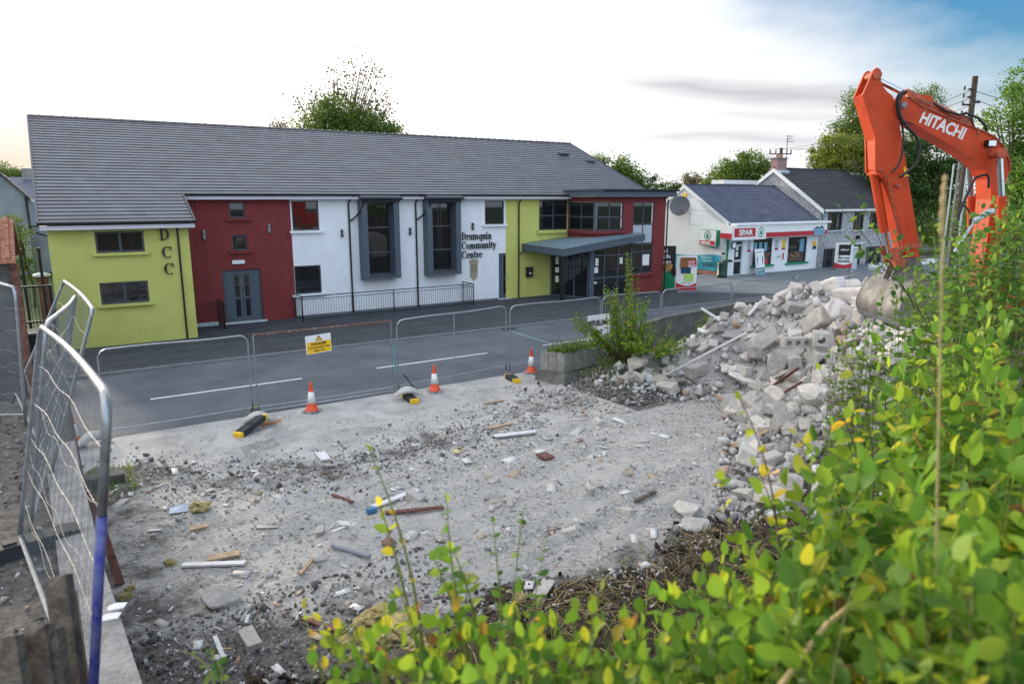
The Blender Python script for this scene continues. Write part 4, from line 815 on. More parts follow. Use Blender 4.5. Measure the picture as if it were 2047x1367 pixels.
for i, h in enumerate(hw):
    nm = 'door' if i == 4 else 'window'
    wn = window(ho, (0, hy, 0), X, FN, *h, inset=.13, mull=(.33, .66) if i != 4 else (.5,), trans=(.75,) if i < 3 else (), fm='black', sill=.1 if i < 3 else None, sillm=M['cabinet'], sil_ext=.1, name=nm, bars=.06)
    if i != 4:
        for xx in (h[0] + .35, h[1] - .6): c_ = MB(); c_.box(xx, xx + .28, hy + .108, hy + .113, h[2] + .1, h[3] - .1); c_.build('curtain', M['oldwood'] if i < 3 else M['frame'], wn)
mb = MB(); mb.box(52.55, 54.3, hy - .06, hy, 1.64, 1.82); mb.build('lintel', M['cabinet'], ho)
mb = MB(); mb.box(53.2, 53.45, hy - .25, hy, 2.1, 2.35); mb.build('wall_lamp', M['black'], ho)
mb = MB(); mb.box(44.5, 48.5, 38.2, 39.5, 6.35, 6.65); mb.box(45.6, 48.5, 38.4, 39.4, 5, 6.35); mb.build('rear_dormer', M['paper'], ho)
t = tag(thing('garden_wall', (54.5, 29.5, 0), 'low white topped wall with black railings in front of the pebbledash house', 'wall'), kind='thing')
mb = MB(); mb.box(51.0, 60.5, 29.4, 29.65, .046, .42); mb.build('plinth', M['paper'], t)
mb = MB()
for i in range(60): x = 51.1 + i * .155; mb.tube([(x, 29.52, .42), (x, 29.52, 1.1)], .012, 4)
mb.tube([(51, 29.52, 1.1), (60.4, 29.52, 1.1)], .02, 5); mb.build('railing', M['black'], t)
mb = MB(); mb.tube([(0, 0, 0), (0, 0, 2.6), (0, 0, 5.5)], [.085, .08, .06], 10); base = ZP(1762, 548, .05); mb.v = [(a + base.x, b + base.y, c + base.z) for a, b, c in mb.v]
t = thing('street_pole', base, 'plain pale grey steel pole at the roadside behind the digger bucket', 'pole'); mb.build('shaft', M['cabinet'], t)

# ================================================================== LEFT BACKGROUND
lh = thing('gabled_house', (-4, 60, 0), 'tall grey harled house with a slate gable at the far left', 'house')
def gable(px0, px1, yy, ze, apx, za, depth, m, mr, parent):
    mb = MB(); mb.add([(px0, yy, 0), (px1, yy, 0), (px1, yy, ze), (apx, yy, za), (px0, yy, ze)], [(0, 1, 2, 3, 4)]); mb.quad((px1, yy, 0), (px1, yy + depth, 0), (px1, yy + depth, ze), (px1, yy, ze)); mb.quad((px0, yy, 0), (px0, yy + depth, 0), (px0, yy + depth, ze), (px0, yy, ze)); mb.build('wall', m, parent)
    mb = MB(); sl = (za - ze) / max(.01, px1 - apx)
    mb.prism([(apx, yy - .25, za + .12), (px1 + .3, yy - .25, ze - .25), (px1 + .3, yy - .25, ze - .38), (apx, yy - .25, za - .02), (px0 - .3, yy - .25, ze - .38), (px0 - .3, yy - .25, ze - .25)], (0, depth, 0)); return mb.build('roof', mr, parent)
gable(-4.4, -1.45, 60, 5.5, -2.75, 6.95, 9, M['greywall'], M['darktile'], lh)
mb = MB(); mb.box(-1.45, .4, 61, 66, 0, 3.2); mb.build('lean_to', M['greywall'], lh)
mb = MB(); mb.prism([(-1.44, 60.8, 5.3), (-1.44, 60.8, 5.45), (1.0, 60.8, 3.3), (1.0, 60.8, 3.15)], (0, 5, 0)); mb.build('lean_to_roof', M['cabinet'], lh)
mb = MB(); mb.tube([(-1.4, 59.8, 5.4), (-1.38, 59.8, 3.0), (.6, 59.8, 2.2), (.9, 59.8, .5)], .07, 6); mb.build('downpipe', M['black'], lh)
fh = thing('distant_terrace', (-3, 88, 0), 'row of far slate roofs with stub chimneys beyond the grey gabled house', 'house')
mb = MB(); mb.box(-9, .5, 88, 96, 0, 5.2); mb.build('wall', M['greywall'], fh); mb = MB(); mb.prism([(-9.4, 87.5, 5.1), (-9.4, 92, 7.4), (-9.4, 96.5, 5.1)], (10.1, 0, 0)); mb.build('roof', M['slate'], fh)
mb = MB(); mb.box(-2.2, -1.2, 91.6, 92.6, 6.8, 8.3); mb.build('chimney', M['conc'], fh)
sh = thing('tiled_shed', (-2.9, 22, 0), 'small timber shed with orange clay tiled roof at the left edge', 'shed')
a = VP(18, 455, 17.5); b = VP(20, 520, 17.0)
sx_ = a.x + .05; ys_ = a.y
mb = MB(); mb.box(sx_ - 3.2, sx_ - .15, ys_, ys_ + 3, 0, 3.75); mb.build('wall', M['conc_dark'], sh)
mb = MB(); mb.box(sx_ - .15, sx_ + .02, ys_ - .1, ys_ + .1, 0, 3.7); mb.build('corner_post', M['redwood'], sh)
mb = MB(); mb.prism([(sx_ - 3.4, ys_ - .35, 3.72), (sx_ - 3.4, ys_ - .35, 3.8), (sx_ - 3.4, ys_ + 1.4, 4.75), (sx_ - 3.4, ys_ + 3.3, 3.75), (sx_ - 3.4, ys_ + 3.3, 3.67), (sx_ - 3.4, ys_ + 1.4, 4.66)], (3.4, 0, 0))
for i in range(7):
    yy = ys_ - .33 + 1.72 * i / 7; zz = 3.80 + .95 * i / 7
    for j in range(17): mb.tube([(sx_ - 3.35 + j * .2, yy, zz + .02), (sx_ - 3.35 + j * .2, yy + .26, zz + .15)], .06, 5)
mb.build('roof', M['terracotta'], sh)
gt = thing('yard_gate', (-.85, 28.0, 0), 'black barred steel gate beside the lime wing', 'gate')
mb = MB()
for x in (-1.9, -.32): mb.box(x - .05, x + .05, 27.95, 28.05, 0, 2.45)
for z in (.3, 1.2, 2.38): mb.box(-1.85, -.37, 27.97, 28.03, z, z + .06)
mb.build('gate_frame', M['black'], gt)
mb = MB()
for i in range(1, 16): x = -1.9 + i * .099; mb.box(x - .009, x + .009, 27.98, 28.02, .36, 2.38)
mb.build('bars', M['black'], gt)
def wheelie(x, y, lab):
    t = thing('wheelie_bin', (x, y, 0), lab, 'bin')
    mb = MB(); mb.add([(x - .24, y - .27, .05), (x + .24, y - .27, .05), (x + .24, y + .27, .05), (x - .24, y + .27, .05), (x - .29, y - .36, .98), (x + .29, y - .36, .98), (x + .29, y + .36, .98), (x - .29, y + .36, .98)], [(0, 1, 2, 3), (0, 4, 5, 1), (1, 5, 6, 2), (2, 6, 7, 3), (3, 7, 4, 0)]); mb.build('body', M['binplastic'], t)
    mb = MB(); mb.prism([(x - .31, y - .42, .98), (x - .31, y - .40, 1.04), (x - .31, y + .1, 1.1), (x - .31, y + .38, 1.07), (x - .31, y + .38, .98)], (.62, 0, 0)); mb.build('lid', M['binplastic'], t)
    for q in (-.2, .2): mb = MB(); mb.lathe((0, 0, -.03), [(.1, 0), (.1, .06)], 14); mb.v = [(x + q + c, y + .34 + a, .1 + b) for a, b, c in mb.v]; mb.build('wheel', M['black'], t)
wheelie(-.95, 27.2, 'black wheelie bin standing in front of the yard gate')
for (u, v0, v1), lb in (((40, 500, 575), 'black fence post behind the yard gate, nearer the shed'), ((77, 498, 560), 'black fence post behind the yard gate, nearer the lime wing')):
    p = VP(u, v0, 26.6); t = thing('fence_post', (p.x, p.y, 0), lb, 'post'); mb = MB(); mb.box(p.x - .05, p.x + .05, p.y - .05, p.y + .05, 0, p.z); mb.box(p.x - .06, p.x + .06, p.y - .06, p.y + .06, p.z, p.z + .05); mb.build('shaft', M['black'], t)
p = VP(84, 552, 30); t = thing('brick_pier', (p.x, p.y, 0), 'short brown pier with a pale cap behind the yard gate', 'post'); mb = MB(); mb.box(p.x - .2, p.x + .2, p.y - .2, p.y + .2, 0, p.z); mb.build('shaft', M['redwood'], t); mb = MB(); mb.lathe((p.x, p.y, p.z + .002), [(.34, 0), (.34, .08), (.1, .16)], 12); mb.build('cap', M['cabinet'], t)
#PART3
# ================================================================== MESH FENCES ALONG THE ROAD
def rounded(x0, x1, z0, z1, r, ln=True, rn=True):
    pts = [(x0, z0)]
    if ln: pts += [(x0 + r - r * math.cos(t), z1 - r + r * math.sin(t)) for t in np.linspace(0, math.pi / 2, 6)]
    else: pts += [(x0, z1)]
    if rn: pts += [(x1 - r + r * math.sin(t), z1 - r + r * math.cos(t)) for t in np.linspace(0, math.pi / 2, 6)]
    else: pts += [(x1, z1)]
    return pts + [(x1, z0)]
def panel_parts(t, mp, wd, ht, r=.2, mid=False, rusty=False, dense=.062, frame=M['metal'], wavy=0.0, blue=False):
    q = lambda x, z: mp(x, z)
    mb = MB()
    if rusty:
        mb.tube([q(0, ht), q(0, .05), q(wd * .5, .04), q(wd, .05), q(wd, ht)], .021, 7); mb.build('frame', frame, t)
        m2 = MB(); m2.tube([q(-.03, ht), q(wd * .5, ht + .01), q(wd, ht)], .024, 7); m2.build('top_rail', M['rust'], t)
    else:
        o = rounded(0, wd, 0, ht, r); fin = []
        for a, b in zip(o[:-1], o[1:]):
            k = max(1, int(math.hypot(b[0] - a[0], b[1] - a[1]) / .4))
            fin += [(a[0] + (b[0] - a[0]) * i / k, a[1] + (b[1] - a[1]) * i / k) for i in range(k)]
        fin.append(o[-1])
        if blue:
            cut = [i for i, p in enumerate(fin) if p[0] > wd - .01 and p[1] < ht * .86]; i0 = cut[0]
            m2 = MB(); m2.tube([q(*p) for p in fin[i0 - 0:]], .0225, 10); m2.build('painted_post', M['bluepaint'], t, True); fin = fin[:i0 + 1]
        mb.tube([q(*p) for p in fin], .021, 8); mb.build('frame', frame, t, True)
    if mid: m3 = MB(); m3.tube([q(wd * .5, .05), q(wd * .5, ht)], .017, 6); m3.build('middle_post', frame, t)
    m4 = MB(); m4.tube([q(0, .16), q(wd * .5, .15), q(wd, .16)], .017, 6); m4.build('bottom_rail', frame, t)
    m5 = MB(); n = int(wd / dense); wr = .0014 if wavy else .0022
    for i in range(1, n):
        x = wd * i / n; dx = wavy * .02 * math.sin(i * 1.7)
        m5.tube([q(x, .16), q(x + dx, ht * .55), q(x, ht)], wr, 3, cap=False)
    nj = 6 if wavy else 11
    for j in range(1, nj):
        z = .16 + (ht - .16) * j / nj
        if wavy: m5.tube([q(wd * k / 14, z + wavy * .018 * math.sin(k * 1.1 + j)) for k in range(15)], wr, 3, cap=False)
        else: m5.tube([q(0, z), q(wd, z)], .0022, 3, cap=False)
    m5.build('wire_mesh', M['wire'], t)
    if wavy:
        m6 = MB()
        for j, z in enumerate((.5, .95, 1.4)): m6.tube([q(wd * k / 30, z + .03 * math.sin(k * .75 + j * 2) - .10 * math.sin(math.pi * k / 30)) for k in range(31)], .0021, 4)
        m6.build('reinforcing_wire', M['mesh2'], t, True)
spec = [((.5, 17.55), (3.68, 17.6), 0.02, 0.02, dict(), 'mesh fence panel in front of the lime wing, nearest the leaning panels'),
        ((3.82, 17.62), (7.42, 17.55), 0.0, 0.0, dict(rusty=True), 'mesh fence panel with a straight rusty top rail carrying the yellow danger sign'),
        ((7.6, 17.58), (11.2, 17.65), .0, .10, dict(mid=True), 'mesh fence panel with a post down its middle, behind the centre cone'),
        ((11.32, 17.62), (14.85, 17.6), .08, .1, dict(), 'mesh fence panel behind the concrete planter'),
        ((14.95, 17.62), (17.6, 17.62), .1, .1, dict(), 'mesh fence panel partly hidden by the tall roadside bush'),
        ((17.68, 17.62), (21.3, 17.62), .12, .14, dict(dense=.09), 'mesh fence panel next to the roadside bush, in front of the promotion sign'),
        ((21.4, 17.62), (25.05, 17.62), .14, .17, dict(dense=.09), 'mesh fence panel behind the top of the rubble heap, in front of the shop'),
        ((25.15, 17.62), (28.9, 17.62), .17, .2, dict(dense=.09), 'mesh fence panel farthest right of the roadside row, beside the digger bucket'),
        ((28.98, 17.62), (32.6, 17.62), .2, .23, dict(dense=.09), 'mesh fence panel disappearing behind the digger bucket')]
for (a, b, za, zb, kw, lab) in spec:
    t = thing('mesh_fence', (a[0], a[1], za), lab, 'fence panel', 'mesh fences along the road')
    A, B = Vector((*a, za)), Vector((*b, zb)); wd = (B - A).length; d = (B - A) / wd
    panel_parts(t, lambda x, z, A=A, d=d: A + d * x + Z * (z + (.015 * math.sin(x * 2) if z > 1.9 else 0)), wd, 2.0, **kw)
# danger sign wired on the rusty panel
sg = thing('danger_sign', (5.3, 17.5, 1.6), 'white and yellow danger sign wired to the rusty topped fence panel', 'sign')
Pp = [Vector((5.06, 17.52, 1.84)), Vector((5.72, 17.50, 1.88)), Vector((5.73, 17.50, 1.40)), Vector((5.08, 17.52, 1.36))]
so_ = Pp[3]; SU_ = (Pp[2] - Pp[3]).normalized(); SV_ = Z; SN_ = SU_.cross(SV_)
mb = MB(); mb.prism(Pp, (0, .006, 0)); mb.build('board', M['paper'], sg)
mb = MB(); mb.ob(so_, SU_, SV_, SN_, .015, .64, .012, .31, .002, .004); mb.build('yellow_panel', M['signyel'], sg)
tri = MB(); P = lambda a, b: so_ + SU_ * a + SV_ * b + SN_ * .003
tri.prism([P(.24, .33), P(.42, .33), P(.33, .47)], SN_ * .001); ty = tri.build('warning_triangle', M['letter'], sg)
tri = MB(); P2 = lambda a, b: so_ + SU_ * a + SV_ * b + SN_ * .005
tri.prism([P2(.264, .345), P2(.396, .345), P2(.33, .447)], SN_ * .001); tri.build('yellow_triangle', M['signyel'], ty)
tri = MB(); P3 = lambda a, b: so_ + SU_ * a + SV_ * b + SN_ * .0075
tri.prism([P3(.322, .375), P3(.338, .375), P3(.341, .425), P3(.319, .425)], SN_ * .001); tri.prism([P3(.322, .353), P3(.338, .353), P3(.338, .367), P3(.322, .367)], SN_ * .001); tri.build('exclamation_mark', M['letter'], ty)
text('DANGER', .098, so_ + SU_ * .325 + SV_ * .215 + SN_ * .006, SU_, SV_, M['letter'], sg, bold=.003, ext=.001, align='CENTER')
text('Construction site\nkeep out', .078, so_ + SU_ * .325 + SV_ * .135 + SN_ * .006, SU_, SV_, M['letter'], sg, bold=.0015, ext=.001, align='CENTER')
# fence feet, sandbags, cones
def foot(p, ang, lab, tilt=0.0, ln=.72, endcol='signyel'):
    t = thing('fence_weight', p, lab, 'fence foot', 'rubber fence feet'); Rm = Matrix.Rotation(ang, 3, 'Z') @ Matrix.Rotation(tilt, 3, 'Y'); U, Vv, W = Rm @ X, Rm @ Y, Rm @ Z
    b = MB(); b.prism([Vector(p) + U * a + W * c - Vv * .11 for a, c in ((-ln / 2 + .08, 0), (ln / 2 - .08, 0), (ln / 2 - .08, .13), (-ln / 2 + .08, .13))], Vv * .22); b.ob(p, U, Vv, W, -.05, .05, -.06, .06, .125, .15); b.build('block', M['rubber'], t)
    for s in (-1, 1): e = MB(); e.ob(p, U, Vv, W, s * (ln / 2 - .08) - (.08 if s < 0 else 0), s * (ln / 2 - .08) + (.08 if s > 0 else 0), -.112, .112, .002, .118); e.build('yellow_end', M[endcol], t)
    return t
foot(ZP(503, 855, .10), R(38), 'tilted black fence foot with yellow ends, leaning on the sandbag nearest the danger sign', -.2, .95)
foot(ZP(820, 800, .02), R(86), 'black and yellow fence foot under a sandbag, below the middle of the fence row')
foot(ZP(1024, 760, .02), R(80), 'black and yellow fence foot left of the concrete planter')
foot(ZP(500, 838, .02) + Vector((.2, .2, 0)), R(85), 'black and yellow fence foot directly under the posts beside the tilted foot')
def sandbag(p, ang, lab, L_=.78):
    t = Vector(p); Rm = Matrix.Rotation(ang, 3, 'Z'); b = MB(); n, k = 12, 12; vs = []
    for i in range(n + 1):
        u = i / n; prof = max(.02, math.sin(math.pi * min(1, max(0, u))) ** .45)
        for j in range(k):
            a = 2 * math.pi * j / k; rr = prof * (1 + .08 * math.sin(5 * a + u * 9))
            vs.append(t + Rm @ Vector(((u - .5) * L_, .17 * rr * math.cos(a), .12 + .17 * math.sin(math.pi * u) - .06 + .095 * rr * math.sin(a))))
    b.add(vs, [(i * k + j, i * k + (j + 1) % k, (i + 1) * k + (j + 1) % k, (i + 1) * k + j) for i in range(n) for j in range(k)])
    return tag(b.build('sandbag', M['sand'], None, True), lab, 'sandbag', 'sandbags on the fence feet')
sandbag(ZP(518, 848, .03), R(-20), 'pale sandbag draped beside the tilted fence foot and the spilt sand'); sandbag(ZP(815, 796, .06), R(-18), 'pale sandbag on the fence foot left of the centre cone'); sandbag(ZP(190, 890, .03), R(20), 'pale sandbag at the left end of the road fence, seen past the leaning panel')
def cone(p, lab, first=[None], h=.76):
    if first[0] is None:
        t = thing('traffic_cone', (0, 0, 0), lab, 'traffic cone', 'orange and white traffic cones')
        b = MB(); b.prism([(a, c, 0) for a, c in ((-.2, -.15), (-.15, -.2), (.15, -.2), (.2, -.15), (.2, .15), (.15, .2), (-.15, .2), (-.2, .15))], (0, 0, .035)); b.build('base', M['conebase'], t)
        rad = lambda z: .145 - (.145 - .022) * (z / h)
        b = MB(); b.lathe((0, 0, 0), [(.17, .036), (.165, .06), (rad(.07), .075), (rad(h * .3), h * .3), (rad(h * .68), h * .68), (rad(h - .07), h - .07), (rad(h - .06) + .008, h - .06), (.022, h), (.012, h + .005)], 20); b.build('body', M['coneor'], t, True)
        b = MB(); b.lathe((0, 0, 0), [(rad(h * .3) + .004, h * .3), (rad(h * .68) + .004, h * .68)], 20); b.build('reflective_sleeve', M['conewh'], t, True); first[0] = t
        for c in t.children: c.data.materials[0] = c.data.materials[0]
    else:
        t = copy_tree(first[0]); t['label'] = lab
    t.location = p; t.rotation_euler = (0, 0, rng.random() * 6); return t
for (u, v), lb in (((624, 822), 'orange and white cone nearest the danger sign'), ((869, 782), 'orange and white cone between the sandbag and the fence middle post'), ((1062, 745), 'orange and white cone beside the concrete planter'), ((150, 893), 'orange and white cone seen through the leaning mesh panel at the left')): cone(ZP(u, v, .02), lb)
# brace strut on the fence, blue string to planter
b = MB(); b.tube([(7.72, 17.5, .5), (7.98, 17.3, .05)], .016, 5); tag(b.build('fence_brace', M['black']), 'dark diagonal strut at the foot of the fence join left of the centre cone', 'strut')
b = MB(); a, c = Vector((11.26, 17.5, 1.35)), Vector((12.7, 15.95, .95)); b.tube([a, a.lerp(c, .5) - Z * .08, c, c + Vector((.1, -.15, -.55))], .009, 5); tag(b.build('rope', mat('blue_string', (.35, .52, .62), .7)), 'pale blue rope tied from the fence post to the planter', 'rope')
b = MB(); b.tube([(7.5, 17.53, 1.35), (7.5, 17.53, .6)], .03, 6); tag(b.build('blue_strap', mat('blue_tie', (.12, .3, .36), .7)), 'blue plastic strap binding two fence posts together', 'strap')

# ------------------------------------------------------------------ leaning panels on the left
def warped(tl, tr, bl, br, lab, **kw):
    tl, tr, bl, br = map(Vector, (tl, tr, bl, br)); wd, ht = 3.5, 2.0
    t = thing('mesh_fence', bl, lab, 'fence panel')
    def mp(x, z):
        u, v = x / wd, z / ht; p = (bl * (1 - u) + br * u) * (1 - v) + (tl * (1 - u) + tr * u) * v
        return p + X * (.035 * math.sin(math.pi * u) * v)
    panel_parts(t, mp, wd, ht, **kw)
warped(VP(80, 652, 6.0), VP(216, 792, 2.9), VP(36, 1104, 6.0), VP(180, 1500, 2.95), 'near leaning mesh panel with a post painted blue, at the left edge of the picture', wavy=1.0, blue=True, r=.16, frame=M['metal'])
warped(VP(128, 562, 10.4), VP(186, 618, 7.6), VP(24, 806, 10.4), VP(97, 965, 7.6), 'farther mesh panel leaning over behind the blue posted one', wavy=.8, r=.1)
warped(VP(152, 590, 9.6), VP(92, 646, 6.3), VP(120, 830, 9.6), VP(60, 1080, 6.3), 'bent mesh panel sandwiched between the two leaning ones', wavy=.8, r=.22)
warped(VP(-70, 555, 9.5), VP(30, 575, 9.0), VP(-60, 850, 9.5), VP(52, 850, 9.0), 'grey mesh panel leaning at the far left edge by the tiled shed', wavy=.6, r=.2, dense=.04)
foot(Vector((-.55, 7.35, 2.12)) - X * .1, R(12), 'black rubber fence foot under the near leaning panel', 0, 1.1, 'rubber')
b = MB(); p = ZP(200, 975, .02); b.box(p.x - .42, p.x + .42, p.y - .14, p.y + .16, 0, .26); tag(b.build('concrete_block', M['conc_dark']), 'dark concrete block lying by the grass patch beyond the retaining wall', 'block')
b = MB(); p0, p1 = ZP(241, 1168, .08), Vector((.02, 11.2, 1.15)); b.tube([p1, p0], .075, 4); tag(b.build('timber_prop', M['redwood']), 'reddish square timber leaning against the retaining wall', 'timber')
def stake(u, v, h, w1, w2, lab, m='oldwood', lean=(0, 0), bot=2.1):
    p = VP(u, v, h); mb = MB(); q = Vector((p.x + lean[0], p.y + lean[1], bot)); f_ = (FH * w2); r_ = rt * w1 / 2
    mb.add([q - r_, q + r_, q + r_ + f_, q - r_ + f_, p - r_ - Z * .05, p + r_ + Z * .045, p + r_ + f_ + Z * .02, p - r_ + f_], [(0, 1, 2, 3), (4, 5, 6, 7), (0, 1, 5, 4), (1, 2, 6, 5), (2, 3, 7, 6), (3, 0, 4, 7)])
    tag(mb.build('wooden_stake', M[m]), lab, 'stake', 'weathered stakes at the left corner')
stake(110, 1165, 2.9, .105, .05, 'broad grey stake with a slanted top, tallest in the left corner')
stake(62, 1268, 2.6, .125, .06, 'wide broken stake in the bottom left corner'); stake(104, 1275, 2.62, .05, .05, 'narrow stake just right of the wide broken one')
stake(140, 1195, 3.0, .038, .03, 'thin pale batten standing beside the leaning panel post', 'wood'); stake(8, 1290, 2.5, .10, .05, 'dark stake cut by the left picture edge')
# plank scraps on the near wall top
for k, (u, v) in enumerate(((232, 1215), (220, 1235))):
    p = ZP(u, v, 2.2); b = MB(); b.prism([p + Vector((a, c, .002)) for a, c in ((-.06, -.03), (.05, -.05), (.08, .02), (.0, .06), (-.05, .04))], (0, 0, .012)); tag(b.build('plaster_scrap', M['sheet']), 'white plaster scrap on top of the retaining wall', 'scrap', 'white scraps on the retaining wall')

# ================================================================== PLANTER AND ROADSIDE
pl = thing('concrete_planter', (12.4, 16.3, .35), 'ribbed grey concrete planter with grass on a broken plinth', 'planter')
c0, c1, c2 = Vector((11.62, 16.42, .34)), Vector((12.0, 15.72, .34)), Vector((13.35, 15.95, .34)); c3 = c0 + (c2 - c1)
def slabwall(mb, a, b, h, n, inw):
    d = (b - a).normalized(); L_ = (b - a).length; nr = Vector((d.y, -d.x, 0))
    for i in range(n): mb.ob(a, d, Z, nr, L_ * i / n + .012, L_ * (i + 1) / n - .012, 0, h, -.06, .03)
    mb.ob(a, d, Z, nr, 0, L_, .01, h - .01, -.06, .012)
mb = MB(); slabwall(mb, c0, c1, .55, 3, 0); slabwall(mb, c1, c2, .55, 4, 0); slabwall(mb, c2, c3, .55, 3, 0); slabwall(mb, c3, c0, .55, 4, 0); mb.build('ribbed_box', M['conc'], pl)
mb = MB(); mb.prism([c + Z * .46 for c in (c0, c1, c2, c3)], (0, 0, .01)); mb.build('soil', M['soil'], pl)
mb = MB(); q = [c0 + Vector((-.15, .1, -.34)), c1 + Vector((-.25, -.35, -.34)), c2 + Vector((.2, -.5, -.34)), c3 + Vector((.3, .1, -.34))]; tp = [c0 + Vector((-.1, .05, 0)), c1 + Vector((-.12, -.12, 0)), c2 + Vector((.1, -.14, -.08)), c3 + Vector((.2, 0, 0))]
mb.add(q + tp, [(0, 1, 2, 3), (4, 5, 6, 7), (0, 1, 5, 4), (1, 2, 6, 5), (2, 3, 7, 6), (3, 0, 4, 7)]); mb.box(12.9, 14.6, 14.95, 15.6, 0, .28); tag(mb.build('concrete_plinth', M['conc_dark']), 'broken dark concrete plinth under the planter', 'plinth')
sg = thing('refuelling_sign', (14.2, 17.2, 1.0), 'white sign reading REFUELLING POINT in black capitals behind the planter', 'sign')
mb = MB(); mb.box(14.1, 15.0, 17.3, 17.32, .72, 1.58); mb.build('board', M['paper'], sg)
text('REFUELLING', .24, (14.13, 17.29, 1.24), X, Z, M['letter'], sg, bold=.007, ext=.003, sx=.62); text('POINT', .24, (14.27, 17.29, .92), X, Z, M['letter'], sg, bold=.007, ext=.003, sx=.62)

# ================================================================== EXCAVATOR
ex = thing('excavator', VP(1975, 560, 14.2) * Vector((1, 1, 0)) if False else Vector((15.6, 6.7, 1.9)), 'orange tracked excavator with its bucket resting on the rubble heap', 'excavator')
HN = 14.0
def eprism(mb, pts, h0, h1, m=0): # side outline at its own distance, with real thickness
    near = [VP(u, v, HN) for u, v in pts]; return mb.prism([p + FH * (h0) for p in near], FH * (h1 - h0), m)
body = [(1724, 191), (1740, 181), (1751, 171), (1763, 170), (1774, 184), (1784, 192), (1792, 215), (1798, 250), (1803, 274), (1812, 330), (1826, 420), (1838, 492), (1838, 515), (1812, 515), (1806, 495), (1786, 409), (1773, 365), (1757, 350), (1752, 339), (1750, 280)]
mb = MB(); eprism(mb, body, 0, .38); st = mb.build('stick', M['orange'], ex)
mb = MB(); horn = [(1724, 191), (1746, 141), (1753, 135.5), (1760, 139), (1761, 161), (1765, 173), (1752, 170), (1740, 180)]
eprism(mb, horn, -.004, .05); mb.build('horn_plate', M['orange'], st); mb = MB(); eprism(mb, horn, .33, .384); mb.build('horn_plate', M['orange'], st)
mb = MB(); a = VP(1753, 150, HN); mb.tube([a - FH * .03, a + FH * .41], .085, 12); mb.build('pin', M['orangedk'], st)
mb = MB(); lug = [(1750, 280), (1757, 300), (1758, 345), (1752, 339)]; eprism(mb, [(1748, 275), (1752, 275), (1755, 345), (1749, 345)], -.01, .03); eprism(mb, [(1748, 275), (1752, 275), (1755, 345), (1749, 345)], .35, .39); mb.build('cylinder_lug', M['orange'], st)
mb = MB(); eprism(mb, [(1806, 335), (1811, 334), (1814, 352), (1808, 354)], -.006, -.001); mb.build('warning_sticker', M['signyel'], st)
mb = MB()
for (u, v) in ((1761, 341), (1768, 352), (1790, 370), (1796, 372)): a = VP(u, v, HN); mb.tube([a - FH * .05, a], .035, 8)
mb.build('lug_pins', M['orangedk'], st)
mb = MB(); eprism(mb, [(1805, 488), (1840, 482), (1841, 494), (1806, 500)], -.02, .40); mb.build('collar', M['orangedk'], st)
# bucket cylinder
mb = MB(); a, b = VP(1757, 346, HN) + FH * .19, VP(1778, 465, HN) + FH * .19; mb.tube([a, b], .085, 12); mb.tube([a - FH * .2, a + FH * .2], .05, 10); cy = mb.build('bucket_cylinder', M['orange'], ex)
mb = MB(); c = VP(1790, 520, HN) + FH * .19; mb.tube([b, c], .05, 10); mb.build('rod', M['chrome'], cy)
mb = MB(); mb.tube([VP(1774, 360, HN) - FH * .03, VP(1786, 420, HN) - FH * .03, VP(1800, 500, HN) - FH * .03], .022, 6); mb.build('hydraulic_pipe', M['orangedk'], cy)
mb = MB(); eprism(mb, [(1778, 498), (1790, 492), (1812, 522), (1806, 538), (1792, 535)], -.03, .0); eprism(mb, [(1778, 498), (1790, 492), (1812, 522), (1806, 538), (1792, 535)], .38, .41); eprism(mb, [(1790, 500), (1830, 500), (1835, 540), (1800, 545)], .05, .33); mb.build('linkage', M['orangedk'], ex)
# boom
bo = [(1789, 203), (1800, 194), (1813, 195), (1837, 213), (1908, 243), (1958, 262), (1987, 276), (2003, 296), (2014, 324), (2015, 342), (2006, 370), (2000, 450), (1992, 560), (1958, 560), (1972, 470), (1979, 399), (1977, 359), (1967, 340), (1948, 322), (1908, 296), (1819, 245), (1798, 240), (1788, 225)]
mb = MB(); eprism(mb, bo, -.035, .42); bm_ = mb.build('boom', M['orange'], ex)
mb = MB(); e2 = [(1813, 193), (1837, 210.5), (1908, 240.5), (1958, 259.5), (1987, 273.5), (2004, 294), (2016.5, 324), (2017, 342), (2015, 342), (2014, 324), (2003, 296), (1987, 276), (1958, 262), (1908, 243), (1837, 213), (1813, 195)]; eprism(mb, e2, -.06, .44); mb.build('top_flange', M['orangedk'], bm_)
mb = MB(); a = VP(1804, 211, HN); mb.tube([a - FH * .07, a + FH * .46], .055, 12); mb.build('pivot_pin', M['galv'], bm_)
mb = MB(); a = VP(1979, 309, HN); mb.tube([a - FH * .34, a + FH * .7], .075, 12); mb.tube([a - FH * .36, a - FH * .30], .1, 12); mb.build('cylinder_pin', M['orangedk'], bm_)
for s in (-.26, .64):
    mb = MB(); a = VP(1980, 312, HN) + FH * s; b = VP(1984, 392, HN) + FH * s; c = VP(1984, 470, HN) + FH * s; mb.tube([a, b], .055, 12); cy = mb.build('boom_cylinder', M['chrome'], ex); mb = MB(); mb.tube([b, c], .085, 12); mb.build('barrel', M['orange'], cy)
mb = MB(); a = VP(1754, 152, HN) + FH * .19; b = VP(1818, 184, HN) + FH * .19; c = VP(1925, 236, HN) + FH * .19; mb.tube([b, c], .10, 12); ac = mb.build('stick_cylinder', M['orangedk'], ex); mb = MB(); mb.tube([a, b], .055, 10); mb.build('rod', M['chrome'], ac)
mb = MB(); eprism(mb, [(1843, 198), (1848, 188), (1868, 190), (1874, 205), (1860, 210)], .1, .3); mb.build('valve_block', M['orange'], bm_)
mb = MB(); eprism(mb, [(1814, 195), (1818, 183), (1826, 186), (1830, 202)], .02, .36); mb.build('cylinder_bracket', M['orangedk'], bm_)
